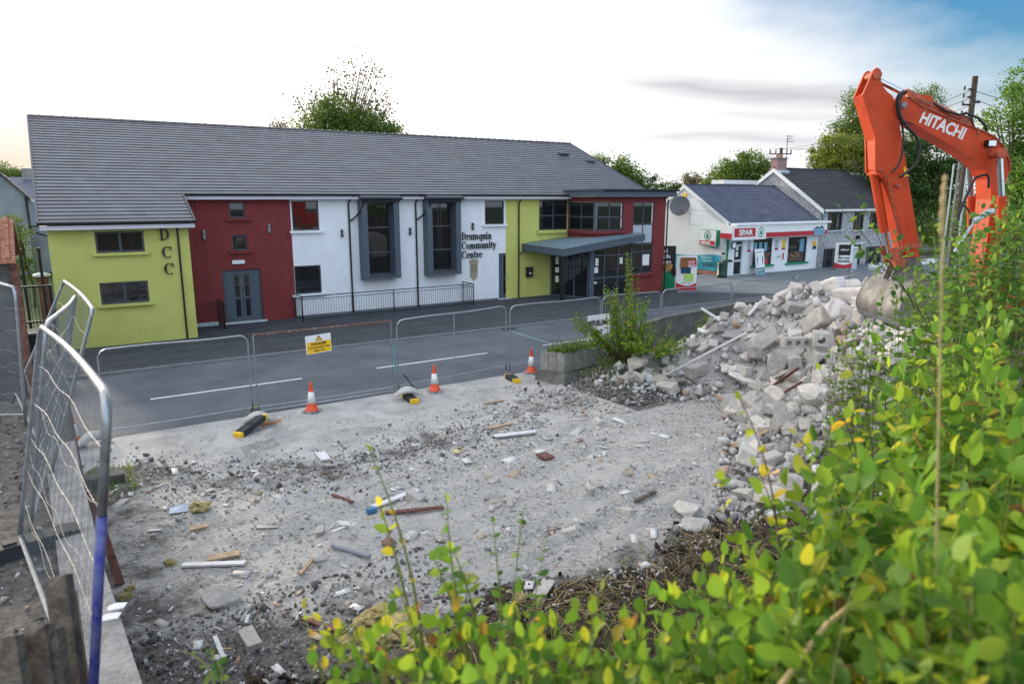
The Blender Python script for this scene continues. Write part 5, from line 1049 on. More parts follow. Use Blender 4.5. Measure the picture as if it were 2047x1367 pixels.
mb = MB(); eprism(mb, [(1920, 245), (1928, 230), (1945, 240), (1950, 256)], .05, .33); mb.build('hose_block', M['orangedk'], bm_)
mb = MB(); mb.tube([VP(1872, 205, HN) + FH * .1, VP(1895, 222, HN) + FH * .05, VP(1918, 230, HN), VP(1930, 226, HN), VP(1955, 236, HN), VP(1970, 252, HN), VP(1978, 268, HN) + FH * .1], .022, 8)
mb.tube([VP(1930, 228, HN) + FH * .1, VP(1945, 240, HN) + FH * .05, VP(1952, 256, HN) + FH * .05], .018, 8); mb.build('hose', M['hose'], bm_, True)
mb = MB()
def smooth(pts, k=5):
    P_ = [Vector(p) for p in pts]; out = []
    for i in range(len(P_) - 1):
        p0, p1, p2, p3 = P_[max(i - 1, 0)], P_[i], P_[i + 1], P_[min(i + 2, len(P_) - 1)]
        for j in range(k): t = j / k; out.append(.5 * ((2 * p1) + (p2 - p0) * t + (2 * p0 - 5 * p1 + 4 * p2 - p3) * t * t + (3 * p1 - p0 - 3 * p2 + p3) * t ** 3))
    return out + [P_[-1]]
hs = lambda L_, o: smooth([VP(u, v, HN) + FH * o for u, v in L_])
mb.tube(hs([(1800, 184), (1789, 192), (1785, 208), (1788, 230), (1795, 246), (1799, 275), (1796, 310), (1788, 332), (1776, 346)], -.12), .02, 8)
mb.tube(hs([(1803, 186), (1793, 194), (1788, 210), (1792, 236), (1806, 258), (1820, 272), (1829, 292), (1826, 320), (1814, 337), (1790, 355)], -.16), .026, 8)
mb.tube(hs([(1802, 185), (1790, 194), (1786, 212), (1790, 234), (1797, 248)], -.18), .024, 8); mb.build('hose', M['hose'], ex, True)
mb = MB(); a = VP(1973, 288, HN) - FH * .10; mb.ob(a, rt, Z, FH, -.085, .085, -.06, .06, -.06, .06); lm = mb.build('work_lamp', M['black'], bm_); mb = MB(); mb.ob(a, rt, Z, FH, -.07, .07, -.048, .048, -.066, -.0605); mb.build('lens', M['chrome'], lm)
_U = (VP(1905, 272, HN) - VP(1836, 244, HN)).normalized(); _V = FH.cross(_U) * -1
if _V.z < 0: _V = -_V
text('HITACHI', .30, VP(1834, 244, HN) - FH * .037, _U, _V, M['wlet'], bm_, bold=.010, ext=.001, sx=.80)
# bucket: wide smooth shell seen from its rounded back, far end plate on the left
HB = 14.95; WB = 1.62
shell = [(1752, 545), (1733, 560), (1719, 583), (1713, 602), (1716, 618), (1728, 631), (1750, 640), (1780, 646), (1815, 646), (1850, 636)]
def bq(u, v, o=0.0): return VP(u, v, HB) - FH * o
sm_ = smooth([bq(u, v) for u, v in shell], 3); mb = MB(); n_ = len(sm_); mb.add([p - FH * o for p in sm_ for o in (0, WB)], [(2 * i, 2 * i + 2, 2 * i + 3, 2 * i + 1) for i in range(n_ - 1)]); bp = mb.build('bucket', M['bucket'], ex, True)
for o, nm in ((-.03, 'far'), (WB, 'near')):
    mb = MB(); mb.prism([p - FH * o for p in sm_] + [bq(1868, 575, o), bq(1850, 556, o), bq(1800, 546, o)], -FH * .03); mb.build('side_plate', M['bucket'], bp)
mb = MB(); mb.tube([p + FH * .02 for p in sm_], .018, 6); mb.build('rim', M['galv'], bp)
k_ = n_ // 2 - 2
mb = MB(); a = (sm_[k_] - sm_[k_ - 1]).normalized(); nrm_ = a.cross(FH); nrm_ = nrm_ if nrm_.x < 0 else -nrm_
mb.prism([sm_[k_] + nrm_ * .012, sm_[k_ + 1] + nrm_ * .014, sm_[k_ + 2] + nrm_ * .016 - Z * .008, sm_[k_ + 3] - Z * .022, sm_[k_ + 4] - Z * .022, sm_[k_ + 4] - Z * .002, sm_[k_ + 2], sm_[k_]], -FH * WB); mb.build('wear_plate', M['galv'], bp)
for k in range(5):
    mb = MB(); a = bq(1848, 634, .1 + k * (WB - .2) / 4); mb.ob(a, rt, Z, FH, 0, .22, -.03, .05, -.05, .05); mb.build('tooth', M['galv'], bp)
for o in (.02, .31):
    mb = MB(); eprism(mb, [(1780, 560), (1798, 520), (1838, 508), (1860, 575)], o, o + .045); mb.build('bucket_ear', M['bucket'], bp)
# superstructure, mostly behind the bushes: house, cab, counterweight, tracks
E0 = VP(1985, 560, HN) * 1; E0.z = 2.0
def eb(name, m, u0, u1, n0, n1, z0, z1, par=None): mb = MB(); mb.ob(Vector((E0.x, E0.y, 0)), rt, Z, FH, u0, u1, z0, z1, n0, n1); return mb.build(name, m, par or ex)
eb('upper_frame', M['orangedk'], -.5, 3.6, -1.2, 1.4, 2.85, 3.2); eb('engine_cover', M['orange'], 1.5, 3.4, -1.15, 1.35, 3.205, 4.15); eb('counterweight', M['orange'], 3.42, 4.0, -1.2, 1.4, 2.9, 4.1)
cab = eb('cab', M['orange'], .35, 1.95, -1.15, -.25, 3.205, 4.98); eb('window', M['glass'], .5, 1.2, -1.162, -1.151, 3.9, 4.85, cab); eb('window', M['glass'], .338, .349, -1.05, -.35, 3.6, 4.85, cab); eb('boom_foot', M['orangedk'], -.35, .25, -.1, .5, 3.2, 3.9)
for n0 in (-1.35, .85):
    mb = MB(); L_ = 3.9; O_ = Vector((E0.x, E0.y, 0)) + FH * n0; pts = []
    for t in np.linspace(math.pi / 2, 3 * math.pi / 2, 9): pts.append((-.6 + .42 * math.cos(t), 2.4 + .42 * math.sin(t)))
    for t in np.linspace(-math.pi / 2, math.pi / 2, 9): pts.append((3.4 + .42 * math.cos(t), 2.4 + .42 * math.sin(t)))
    mb.prism([O_ + rt * a + Z * b for a, b in pts], FH * .55); tr = mb.build('track', M['hose'], ex)
    mb = MB()
    for k in range(6): a = O_ + rt * (-.4 + k * .72) + Z * 2.2; mb.tube([a - FH * .02, a + FH * .57], .14, 10)
    mb.build('rollers', M['orangedk'], tr)
eb('slew_ring', M['galv'], .6, 2.2, -.6, .8, 2.6, 2.845)
mb = MB(); mb.tube(hs([(1853, 462), (1854, 448), (1868, 405), (1888, 362), (1896, 356), (1913, 354), (1915, 378)], -.9), .022, 6); mb.tube(hs([(1870, 410), (1880, 425), (1882, 455)], -.9), .016, 6); mb.build('handrail', M['black'], ex)
mb = MB(); a = VP(1888, 440, HN) - FH * .9; mb.tube([a, a + rt * .22 + Z * .16, VP(1925, 420, HN) - FH * .9], .055, 8); mb.tube([VP(1850, 500, HN) - FH * .9, a], .03, 8); mb.build('mirror', M['cabinet'], ex)

# poles, wires
def pole(u, v, h, zb, r0, r1, lab, arm=True):
    p = VP(u, v, h); t = thing('utility_pole', (p.x, p.y, zb), lab, 'utility pole'); b = MB(); b.tube([(p.x - .12, p.y - .1, zb), p], [r0, r1], 10); b.build('shaft', M['bark'], t)
    if arm:
        c = MB(); 
        for dz in (-.5, -.8, -1.1, -1.45): c.ob(p + Z * dz, rt, Z, FH, -.36 + .1 * (dz > -.9), .05, -.03, .03, -.06, .06); c.tube([p + Z * dz - rt * .38 - Z * .03, p + Z * dz - rt * .38 + Z * .12], .04, 7)
        c.ob(p + Z * -1.0, rt, Z, FH, .08, .3, -.04, .04, -.05, .05); c.build('insulator_bracket', M['black'], t)
    return p
pp = pole(1950, 153, 30, 0, .14, .105, 'dark timber utility pole rising behind the excavator boom')
p2 = pole(1562, 296, 62, 0, .16, .13, 'distant utility pole with a cross bar behind the pebbledash house chimney', False)
c = MB(); c.ob(p2 - Z * .5, rt, Z, FH, -1.0, .9, -.05, .05, -.05, .05); c.build('cross_bar', M['frame'], bpy.data.objects['utility_pole.001'])
c = MB()
for x in (-.95, -.45, .5, .85): c.tube([p2 - Z * .45 + rt * x, p2 - Z * .15 + rt * x], .055, 6)
c.build('insulators', M['black'], bpy.data.objects['utility_pole.001'])
b = MB()
def wire(a, c, sag): b.tube([a.lerp(c, t) - Z * sag * 4 * t * (1 - t) for t in np.linspace(0, 1, 9)], .012, 4, cap=False)
for k, dz in enumerate((-.5, -.8, -1.1)): wire(pp + Z * dz, p2 + Z * (-.1) + rt * (k - 1), .6)
for k, dz in enumerate((-.55, -.85, -1.45)): wire(pp + Z * dz, VP(2250, 215 + 40 * k, 26), .3)
wire(pp + Z * -1.2, VP(1640, 440, 44), .2); wire(pp + Z * -1.3, VP(1890, 300, 27), .05)
tag(b.build('overhead_wires', M['black']), 'thin overhead wires strung from the timber utility pole', 'wires')
for k_, (u, v, r_) in enumerate(((1907, 328, .025), (1918, 324, .035), (1936, 322, .03))):
    p = VP(u, v, 24); b = MB(); b.tube([(p.x, p.y, 0), (p.x, p.y, p.z)], r_, 8); tag(b.build('steel_post', M['cabinet'] if k_ != 1 else M['conc'], None), ('slim pale grey post glimpsed under the boom, nearest the stick', 'thicker concrete coloured post under the boom between two grey ones', 'pale grey post close against the inside of the boom')[k_], 'post')
# ironwork in the road and arm details
b = MB(); p = ZP(1036, 663, .0); b.box(p.x - .3, p.x + .3, 23.72, 24.06, -.02, .006)
for k in range(6): b.box(p.x - .27, p.x + .27, 23.75 + k * .05, 23.775 + k * .05, .006, .012)
tag(b.build('road_gully', M['rubber']), 'dark iron gully grate against the far kerb', 'drain')
mb = MB()
for o in (.06, .13, .20): mb.tube([VP(u, v, HN) + FH * o for u, v in ((1822, 193), (1840, 206), (1908, 238), (1958, 257), (1985, 271))], .016, 6)
mb.build('hydraulic_pipes', M['orangedk'], bm_)
for (u, v) in ((1848, 223), (1895, 243), (1953, 268)):
    mb = MB(); eprism(mb, [(u - 3, v - 8), (u + 3, v - 6), (u + 2, v + 2), (u - 3, v + 1)], -.05, -.036); mb.build('pipe_clamp', M['orangedk'], bm_)
mb = MB(); mb.tube([VP(u, v, HN) - FH * .036 for u, v in ((1915, 248), (1912, 280), (1909, 295))], .006, 5); mb.build('weld_seam', M['orange'], bm_)
mb = MB(); mb.tube([VP(u, v, HN) - FH * .001 for u, v in ((1750, 280), (1768, 345), (1790, 420), (1808, 490))], .008, 5); mb.build('weld_seam', M['orange'], st)
#PART4
# ================================================================== RUBBLE
def chunk(kind, seed):
    r = np.random.default_rng(seed); bm = bmesh.new(); dims = {'lump': (1, .8, .62), 'block': (1, .5, .48), 'slab': (1, .8, .2), 'stone': (1, .75, .6)}[kind]
    if kind == 'block':
        bmesh.ops.create_cube(bm, size=1)
        for v in bm.verts: v.co = Vector([v.co[i] * dims[i] * (1 + r.normal(0, .06)) for i in range(3)])
        if seed % 3 == 0:
            c = list(bm.verts)[int(r.integers(8))]; c.co *= .62
        bmesh.ops.bevel(bm, geom=list(bm.edges), offset=.05, segments=2, profile=.6, affect='EDGES')
    else:
        n = 9 if kind == 'stone' else 17
        for _ in range(n):
            p = r.uniform(-.5, .5, 3); q = np.abs(p).argmax(); p[q] = math.copysign(.5, p[q]) * (1 - .12 * r.random()); bm.verts.new([p[i] * dims[i] for i in range(3)])
        bmesh.ops.convex_hull(bm, input=bm.verts); bmesh.ops.delete(bm, geom=[v for v in bm.verts if not v.link_faces], context='VERTS')
        if kind != 'stone': bmesh.ops.bevel(bm, geom=list(bm.edges), offset=.022, segments=1, affect='EDGES')
    if kind != 'stone':
        bmesh.ops.triangulate(bm, faces=[f for f in bm.faces if len(f.verts) > 4]); bmesh.ops.subdivide_edges(bm, edges=[e for e in bm.edges if e.calc_length() > .22], cuts=1, use_grid_fill=True)
        for v in bm.verts: v.co += Vector(v.co).normalized() * .035 * mnoise.fractal(v.co * 4.5 + Vector((seed, 0, 0)), 1, 2, 3)
    bmesh.ops.triangulate(bm, faces=bm.faces)
    me = bpy.data.meshes.new('rubble'); bm.to_mesh(me); bm.free(); return me
def rmesh(kind, seed, m, white=False):
    me = chunk(kind, seed); me.materials.append(m)
    if white:
        me.materials.append(M['plaster']); ax = Vector((.2, -.3, .9) if kind == 'slab' else (.1, -.85, .5)).normalized()
        for p in me.polygons: p.material_index = 1 if p.normal.dot(ax) > .78 else 0
    return me
KINDS = {'pale concrete lump': [rmesh('lump', k, M['rub1']) for k in range(8)], 'squared grey masonry block': [rmesh('block', k, M['rub2']) for k in range(6)], 'squared pale masonry block': [rmesh('block', k + 20, M['rub1']) for k in range(6)],
         'white plastered chunk': [rmesh('lump', k + 40, M['rub1'], True) for k in range(5)] + [rmesh('block', k + 50, M['rub1'], True) for k in range(3)], 'flat broken slab': [rmesh('slab', k + 60, M['rub2'], k % 2 == 0) for k in range(6)], 'grey broken stone': [rmesh('lump', k + 80, M['rub2']) for k in range(6)], 'red brick fragment': [rmesh('block', k + 90, M['brick']) for k in range(3)]}
KN = list(KINDS); KP = [.25, .15, .19, .15, .12, .11, .03]
def zone(x, y):
    if y > 12.6: return 'on the far left flank of the heap above the weeds'
    if y > 10.9: return 'on the crest of the heap in front of the shop' if pile_s(x, y) > 2.0 else 'at the left foot of the heap facing the road wall'
    if pile_s(x, y) > 2.2: return 'on top of the heap below the bucket'
    if y > 8.8: return 'on the front slope of the heap over the open ground'
    return 'at the near end of the heap beside the shrubs'
cnt = 0; placed = []
while cnt < 292:
    x, y = rng.uniform(9, 20), rng.uniform(5.5, 15.2); s = pile_s(x, y)
    if s < .02 or s > 3.3 or (y > 13.2 and x > 18.5) or (x > 17.2 and y < 11): continue
    if y < 6.2 and x > 12.5 or y < 7 and x > 14: continue
    size = float(np.clip(rng.lognormal(-.68, .36), .26, 1.05)) * (1.0 if y > 8.5 else .85)
    if any((x - a) ** 2 + (y - b) ** 2 < (.36 * (size + c)) ** 2 for a, b, c in placed): 
        if rng.random() < .82: continue
    k = KN[int(rng.choice(len(KN), p=KP))]; 
    if k == 'red brick fragment': size = .24
    me = KINDS[k][int(rng.integers(len(KINDS[k])))]; o = bpy.data.objects.new('rubble_block', me); COL.objects.link(o)
    o.location = (x, y, ground_z(x, y) + size * (.14 + .2 * rng.random())); o.scale = (size,) * 3
    o.rotation_euler = (rng.normal(0, .5), rng.normal(0, .5), rng.uniform(0, 6.28)) if k != 'white plastered chunk' else (rng.normal(.1, .3), rng.normal(0, .3), rng.normal(-.4, .8))
    z_ = zone(x, y); tag(o, f'{k} {z_}', 'rubble', f'{k}s {z_}'); placed.append((x, y, size)); cnt += 1
def hollow(u, v, h, ang, lab, holes=2, L_=.46, W_=.23, Hh=.22, tilt=0.0):
    p = VP(u, v, h); Rm = Matrix.Rotation(ang, 3, 'Z') @ Matrix.Rotation(tilt, 3, 'Y'); U, Vv, W = Rm @ X, Rm @ Y, Rm @ Z; mb = MB()
    n = 12; per = L_ / holes
    for i in range(holes):
        cx_ = -L_ / 2 + per * (i + .5); r = min(per, Hh) * .30; sq = []; ci = []
        for k in range(n):
            t = 2 * math.pi * (k + .5) / n; c_, s_ = math.cos(t), math.sin(t); mx_ = max(abs(c_), abs(s_)); sq.append((cx_ + per / 2 * c_ / mx_, Hh / 2 * s_ / mx_)); ci.append((cx_ + r * c_, r * s_))
        P_ = lambda q, d: p + U * q[0] + W * q[1] + Vv * d
        for k in range(n):
            j = (k + 1) % n
            for d in (-W_ / 2, W_ / 2): mb.quad(P_(sq[k], d), P_(sq[j], d), P_(ci[j], d), P_(ci[k], d))
            mb.quad(P_(ci[k], -W_ / 2), P_(ci[j], -W_ / 2), P_(ci[j], W_ / 2), P_(ci[k], W_ / 2))
    for a, b in ((-L_ / 2, 0), (L_ / 2, 0)): mb.quad(*[p + U * a + W * c + Vv * d for c, d in ((-Hh / 2, -W_ / 2), (Hh / 2, -W_ / 2), (Hh / 2, W_ / 2), (-Hh / 2, W_ / 2))])
    for c in (-Hh / 2, Hh / 2): mb.quad(*[p + U * a + W * c + Vv * d for a, d in ((-L_ / 2, -W_ / 2), (L_ / 2, -W_ / 2), (L_ / 2, W_ / 2), (-L_ / 2, W_ / 2))])
    tag(mb.build('hollow_block', M['rub2']), lab, 'hollow block')
hollow(1590, 684, 15.2, R(-25), 'grey hollow block with two round holes facing the ground', 3, .6); hollow(1640, 676, 15.0, R(-50), 'grey hollow block with one round hole, right of the two holed one', 1, .3, .5, .28); hollow(1655, 722, 14.6, R(-45), 'large grey hollow block lower on the heap under the other two', 2, .6, .5, .3, .15)
def beam(p0, p1, wd, th, m, name, lab, cat, group=None):
    p0, p1 = Vector(p0), Vector(p1); d = (p1 - p0).normalized(); s = d.cross(Z); s = s.normalized() if s.length > .01 else X; n = s.cross(d); b = MB()
    b.ob(p0, d, s, n, 0, (p1 - p0).length, -wd / 2, wd / 2, -th / 2, th / 2); return tag(b.build(name, M[m]), lab, cat, group)
def GP(u, v, lift=.03):        # point of the uneven site ground under a sight line
    r = ray(u, v).normalized(); t = 3.0
    while t < 60:
        p = EYE + r * t
        if p.z < ground_z(p.x, p.y): break
        t += .08
    return Vector((p.x, p.y, ground_z(p.x, p.y) + lift))
beam(GP(1325, 760, .05), VP(1492, 665, 16.3), .05, .05, 'sheet', 'white_batten', 'long white batten leaning down the left side of the heap', 'batten')
beam(VP(1402, 616, 18.6), VP(1440, 640, 18.2), .05, .05, 'sheet', 'white_batten', 'short white batten sticking up at the left end of the heap', 'batten'); beam(VP(1496, 630, 18.3), VP(1522, 602, 18.4), .05, .05, 'sheet', 'white_batten', 'white batten poking out above the heap in front of the road fence', 'batten')
beam(GP(1512, 808, .15), GP(1592, 775, .45), .10, .03, 'redwood', 'reddish_board', 'reddish split board at the foot of the heap', 'board'); beam(GP(1535, 812, .1), GP(1600, 790, .3), .06, .03, 'redwood', 'reddish_board', 'narrower reddish board just right of the split one', 'board')
beam(GP(1455, 905, .06), GP(1530, 870, .1), .2, .03, 'wood', 'pale_plank', 'pale plank under the near end of the heap', 'plank')
b = MB(); p = VP(1527, 592, 20.5); b.tube([(p.x, p.y, p.z), (p.x, p.y, p.z - 1.3)], .05, 8); tag(b.build('white_post', M['paper']), 'short white steel post behind the rubble heap', 'post')
o = bpy.data.objects.new('concrete_chunk', rmesh('lump', 201, M['rub1'], True)); COL.objects.link(o); o.location = GP(1370, 1030, .12); o.scale = (.66, .6, .5); o.rotation_euler = (.1, .1, .5); tag(o, 'large white topped concrete chunk lying alone on the dusty ground', 'rubble')
o = bpy.data.objects.new('concrete_chunk', rmesh('slab', 202, M['rub2'])); COL.objects.link(o); o.location = GP(1395, 1050, .05); o.scale = (.75, .6, .7); o.rotation_euler = (.15, -.2, .2); tag(o, 'dark broken slab just in front of the large white topped chunk', 'rubble')
for (u, v, sc, lb) in ((1590, 985, .5, 'white plastered slab at the near end of the heap among the shrubs'), (1520, 945, .5, 'tilted white slab at the near left end of the heap'), (1670, 775, .6, 'big square white block half way up the heap')):
    o = bpy.data.objects.new('concrete_chunk', KINDS['white plastered chunk'][int(rng.integers(5))]); COL.objects.link(o); o.location = GP(u, v, .15); o.scale = (sc,) * 3; o.rotation_euler = (.2, .1, rng.random()); tag(o, lb, 'rubble')
# loose things on the ground
LOOSE = [('brick', 640, 1120, .26), ('brick', 640, 1068, .24), ('brick', 830, 1000, .34), ('brick', 1020, 1010, .2), ('brick', 1140, 1068, .26), ('brick', 1250, 1030, .26), ('brick', 988, 965, .24), ('brick', 1180, 982, .24), ('brick', 905, 1155, .22), ('brick', 820, 1078, .26), ('brick', 770, 900, .2), ('brick', 1195, 845, .22), ('brick', 445, 1210, .5), ('brick', 500, 1290, .35), ('brick', 1250, 950, .16), ('brick', 880, 1085, .2)]
for i, (k, u, v, sc) in enumerate(LOOSE):
    ms = KINDS['squared pale masonry block'] if i % 3 else KINDS['pale concrete lump']; o = bpy.data.objects.new('loose_block', ms[i % 6]); COL.objects.link(o); o.location = GP(u, v, sc * .12); o.scale = (sc,) * 3; o.rotation_euler = (rng.normal(0, .15), rng.normal(0, .15), rng.random() * 6)
    wh = 'left' if u < 760 else 'middle' if u < 1060 else 'right'; far = 'far' if v < 980 else 'near'
    tag(o, f'small pale block lying loose on the {far} {wh} part of the dusty ground', 'block', f'loose blocks on the {far} {wh} part of the ground')
BO = [((745, 1018), (835, 985), .12, 'sheet', 'white painted board with a block on its end'), ((770, 1030), (888, 1022), .09, 'redwood', 'long reddish batten behind the yellow leaved sapling'), ((988, 875), (1070, 868), .14, 'sheet', 'long white board on the far middle of the ground'), ((975, 860), (1025, 850), .1, 'wood', 'pale plank behind the long white board'), ((665, 995), (705, 1013), .06, 'redwood', 'short brown stick left of the white painted board'), ((365, 1137), (490, 1132), .10, 'sheet', 'white plastic strip in the scrap pile on the left'), ((415, 1122), (480, 1115), .16, 'wood', 'broken brown board on the white plastic strip'), ((970, 810), (1010, 803), .08, 'wood', 'pale lath by the edge of the concrete apron'), ((1250, 945), (1262, 958), .1, 'wood', 'short pale offcut on the right of the ground'), ((640, 1110), (600, 1155), .05, 'wood', 'thin lath beside the loose grey block'), ((605, 1245), (690, 1275), .07, 'redwood', 'brown branch at the bottom behind the shrub'), ((1098, 1165), (1072, 1205), .18, 'rub1', 'flat pale board at the edge of the dark soil'), ((640, 910), (652, 925), .2, 'sheet', 'torn white sheet on the dark gravel'), ((430, 1280), (450, 1330), .05, 'sheet', 'white splinter near the bottom left'), ((1100, 920), (1080, 912), .25, 'redwood', 'brown angular scrap in the middle of the ground'), ((1270, 1010), (1310, 990), .07, 'oldwood', 'weathered stick right of the middle'), ((380, 1065), (415, 1058), .14, 'wood', 'pale split wood left of the scrap pile')]
for a, c, wd, m_, lb in BO: beam(GP(*a, .035), GP(*c, .05), wd, .03, m_, 'loose_board', lb, 'board', 'loose boards on the ground')
b = MB(); b.tube([GP(664, 1102, .06), GP(740, 1122, .06)], .035, 10); tag(b.build('grey_pipe', M['pipe']), 'grey plastic pipe lying among the debris', 'pipe')
b = MB(); p = GP(743, 1028, .05); b.box(p.x - .08, p.x + .08, p.y - .05, p.y + .05, p.z - .03, p.z + .05); tag(b.build('blue_scrap', M['blueplastic']), 'small blue plastic scrap by the white painted board', 'scrap')
b = MB(); p = GP(357, 1025, .02); b.prism([p + Vector(q) for q in ((-.16, -.1, .02), (.14, -.12, 0), (.18, .12, .05), (-.1, .14, .03))], (0, 0, .008)); tag(b.build('plastic_sheet', mat('pale_blue_sheet', (.42, .5, .62), .4)), 'crumpled pale blue plastic sheet on the left of the ground', 'sheet')
def tuft(u, v, s, lb, grp=None):
    bm = bmesh.new(); bmesh.ops.create_icosphere(bm, subdivisions=3, radius=1)
    sd = rng.random() * 50
    for q in bm.verts: q.co *= .75 + .55 * mnoise.fractal(q.co * 2.2 + Vector((sd, 0, 0)), 1, 2, 4); q.co.z *= .55
    me = bpy.data.meshes.new('insulation_tuft'); bm.to_mesh(me); bm.free(); me.materials.append(M['insul']); o = bpy.data.objects.new('insulation_tuft', me); COL.objects.link(o); o.location = GP(u, v, s * .2); o.scale = (s,) * 3; tag(o, lb, 'insulation', grp)
tuft(400, 1018, .2, 'ragged yellow insulation tuft with a dark stone, left of the ground'); tuft(340, 1130, .1, 'small yellow tuft beside the white plastic strip'); tuft(940, 1165, .16, 'yellow insulation tuft behind the saplings'); tuft(1040, 1200, .13, 'yellow insulation tuft next to the flat pale board')
for (u, v, s) in ((770, 1230, .22), (800, 1260, .26), (730, 1250, .18), (760, 1285, .24), (840, 1300, .2), (690, 1290, .15)): tuft(u, v, s, 'yellow insulation clump under the foreground saplings', 'yellow insulation under the saplings')
for (u, v, s) in ((560, 975, .06), (610, 985, .05), (520, 990, .06), (250, 1195, .1), (260, 1180, .08)): tuft(u, v, s, 'tiny yellow insulation scrap scattered on the left of the ground', 'tiny insulation scraps')

# ------------------------------------------------------------------ numpy instancing for stones, leaves, grass
def instance(tv, tf, P, Rm, Sc):
    tv = np.asarray(tv, float); n = len(P); V_ = np.einsum('nij,kj->nki', Rm, tv) * Sc[:, None, None] + P[:, None, :]
    Fc = (np.asarray(tf)[None] + (np.arange(n) * len(tv))[:, None, None]).reshape(-1, len(tf[0])); return V_.reshape(-1, 3), Fc
def npmesh(name, V_, Fc, m, parent=None, smooth=False):
    o_ = np.array(parent['o']) if parent is not None and 'o' in parent else np.zeros(3); V_ = V_ - o_; me = bpy.data.meshes.new(name); k = Fc.shape[1]
    me.vertices.add(len(V_)); me.vertices.foreach_set('co', V_.ravel()); me.loops.add(Fc.size); me.loops.foreach_set('vertex_index', Fc.ravel().astype(np.int32)); me.polygons.add(len(Fc)); me.polygons.foreach_set('loop_start', np.arange(0, Fc.size, k, dtype=np.int32)); me.update(calc_edges=True); me.validate()
    for m_ in (m if isinstance(m, list) else [m]): me.materials.append(m_)
    if smooth: me.polygons.foreach_set('use_smooth', [True] * len(me.polygons))
    o = bpy.data.objects.new(name, me); COL.objects.link(o)
    if parent is not None: o.parent = parent; o['o'] = tuple(o_)
    return o
def randrot(n):
    q = rng.normal(size=(n, 4)); q /= np.linalg.norm(q, axis=1)[:, None]; a, b, c, d = q.T
    return np.stack([np.stack([1 - 2 * (c * c + d * d), 2 * (b * c - a * d), 2 * (b * d + a * c)], -1), np.stack([2 * (b * c + a * d), 1 - 2 * (b * b + d * d), 2 * (c * d - a * b)], -1), np.stack([2 * (b * d - a * c), 2 * (c * d + a * b), 1 - 2 * (b * b + c * c)], -1)], 1)
def frames(A, Nn):
    A = A / np.linalg.norm(A, axis=1)[:, None]; B = np.cross(Nn, A); B /= np.linalg.norm(B, axis=1)[:, None] + 1e-9; return np.stack([A, B, np.cross(A, B)], -1)
sm = [chunk('stone', 300 + k) for k in range(5)]
def stones(name, pts, sizes, m, lab):
    Vs, Fs, off = [], [], 0; idx = rng.integers(5, size=len(pts))
    for k in range(5):
        s_ = idx == k
        if not s_.any(): continue
        tv = [tuple(v.co) for v in sm[k].vertices]; tf = [tuple(p.vertices) for p in sm[k].polygons]; rm = randrot(s_.sum())
        V_, F_ = instance(tv, tf, pts[s_], rm, sizes[s_]); Vs.append(V_); Fs.append(F_ + off); off += len(V_)
    o = npmesh(name, np.concatenate(Vs), np.concatenate(Fs), m); tag(o, lab, 'gravel', None, 'stuff'); return o
def islandmat(name, cols, rough=.95):
    m = bpy.data.materials.new(name); m.use_nodes = True; t = m.node_tree; n = t.nodes; l = t.links; b = n['Principled BSDF']; b.inputs['Roughness'].default_value = rough; b.inputs['Specular IOR Level'].default_value = .2
    g = n.new('ShaderNodeNewGeometry'); cr = n.new('ShaderNodeValToRGB'); cr.color_ramp.interpolation = 'CONSTANT'; l.new(g.outputs['Random Per Island'], cr.inputs[0]); e = cr.color_ramp.elements
    while len(e) < len(cols): e.new(.5)
    for i, (p, c) in enumerate(cols): e[i].position = p; e[i].color = (*c, 1)
    l.new(cr.outputs[0], b.inputs['Base Color']); return m
M['stones'] = islandmat('mixed_stones', [(0, (.30, .29, .28)), (.2, (.44, .43, .42)), (.45, (.56, .54, .52)), (.68, (.38, .37, .37)), (.80, (.66, .65, .64)), (.90, (.20, .19, .185)), (.96, (.46, .32, .24))])
M['dstones'] = islandmat('dark_stones', [(0, (.13, .125, .12)), (.3, (.20, .19, .185)), (.55, (.09, .085, .08)), (.75, (.30, .29, .28)), (.9, (.5, .49, .48)), (.97, (.33, .22, .16))])
pts, sz = [], []; dp, dz_ = [], []
while len(pts) < 14000:
    x, y = rng.uniform(.3, 14.5), rng.uniform(6.3, 16); 
    if pile_s(x, y) > .1 or y > edge_y(x) - .1 + abs(rng.normal(0, .7)): continue
    if rng.random() > .35 + .65 * (mnoise.noise(Vector((x * .9, y * .9, 1))) > -.05): continue
    s = float(np.clip(rng.lognormal(-3.55, .6), .012, .22)); pts.append((x, y, max(ground_z(x, y), .012 if y > 13 else -1) + s * .12)); sz.append(s)
stones('stone_chips', np.array(pts), np.array(sz), M['stones'], 'pale stone chips strewn over the dusty ground')
while len(dp) < 5200:
    if rng.random() < .5: x = rng.uniform(.8, 12.2); y = edge_y(x) - 1.0 + rng.normal(0, .8); ok = x < 9.5 or x > 10
    elif rng.random() < .6: x, y = rng.uniform(.1, 4.2), rng.uniform(6.4, 9); ok = True
    else: x, y = rng.uniform(-3, -.35), rng.uniform(4.5, 13); ok = True
    if not ok or y < 6.9 and x > 1.2: continue
    s = float(np.clip(rng.lognormal(-3.1, .5), .02, .2)); dp.append((x, y, max(ground_z(x, y), .012 if y > 13 and x > -.3 else -1) + s * .12)); dz_.append(s)
stones('dark_gravel', np.array(dp), np.array(dz_), M['dstones'], 'dark broken stone along the apron edge and the near left corner')
pts, sz = [], []
while len(pts) < 3400:
    x, y = rng.uniform(8.5, 19), rng.uniform(5.5, 15.2); s_ = pile_s(x, y)
    if s_ < -.35 or s_ > 3.6: continue
    s = float(np.clip(rng.lognormal(-1.95, .5), .05, .42)); pts.append((x, y, ground_z(x, y) + s * .25)); sz.append(s)
stones('rubble_fines', np.array(pts), np.array(sz), M['stones'], 'small broken stone filling the gaps of the rubble heap')
pts, sz = [], []
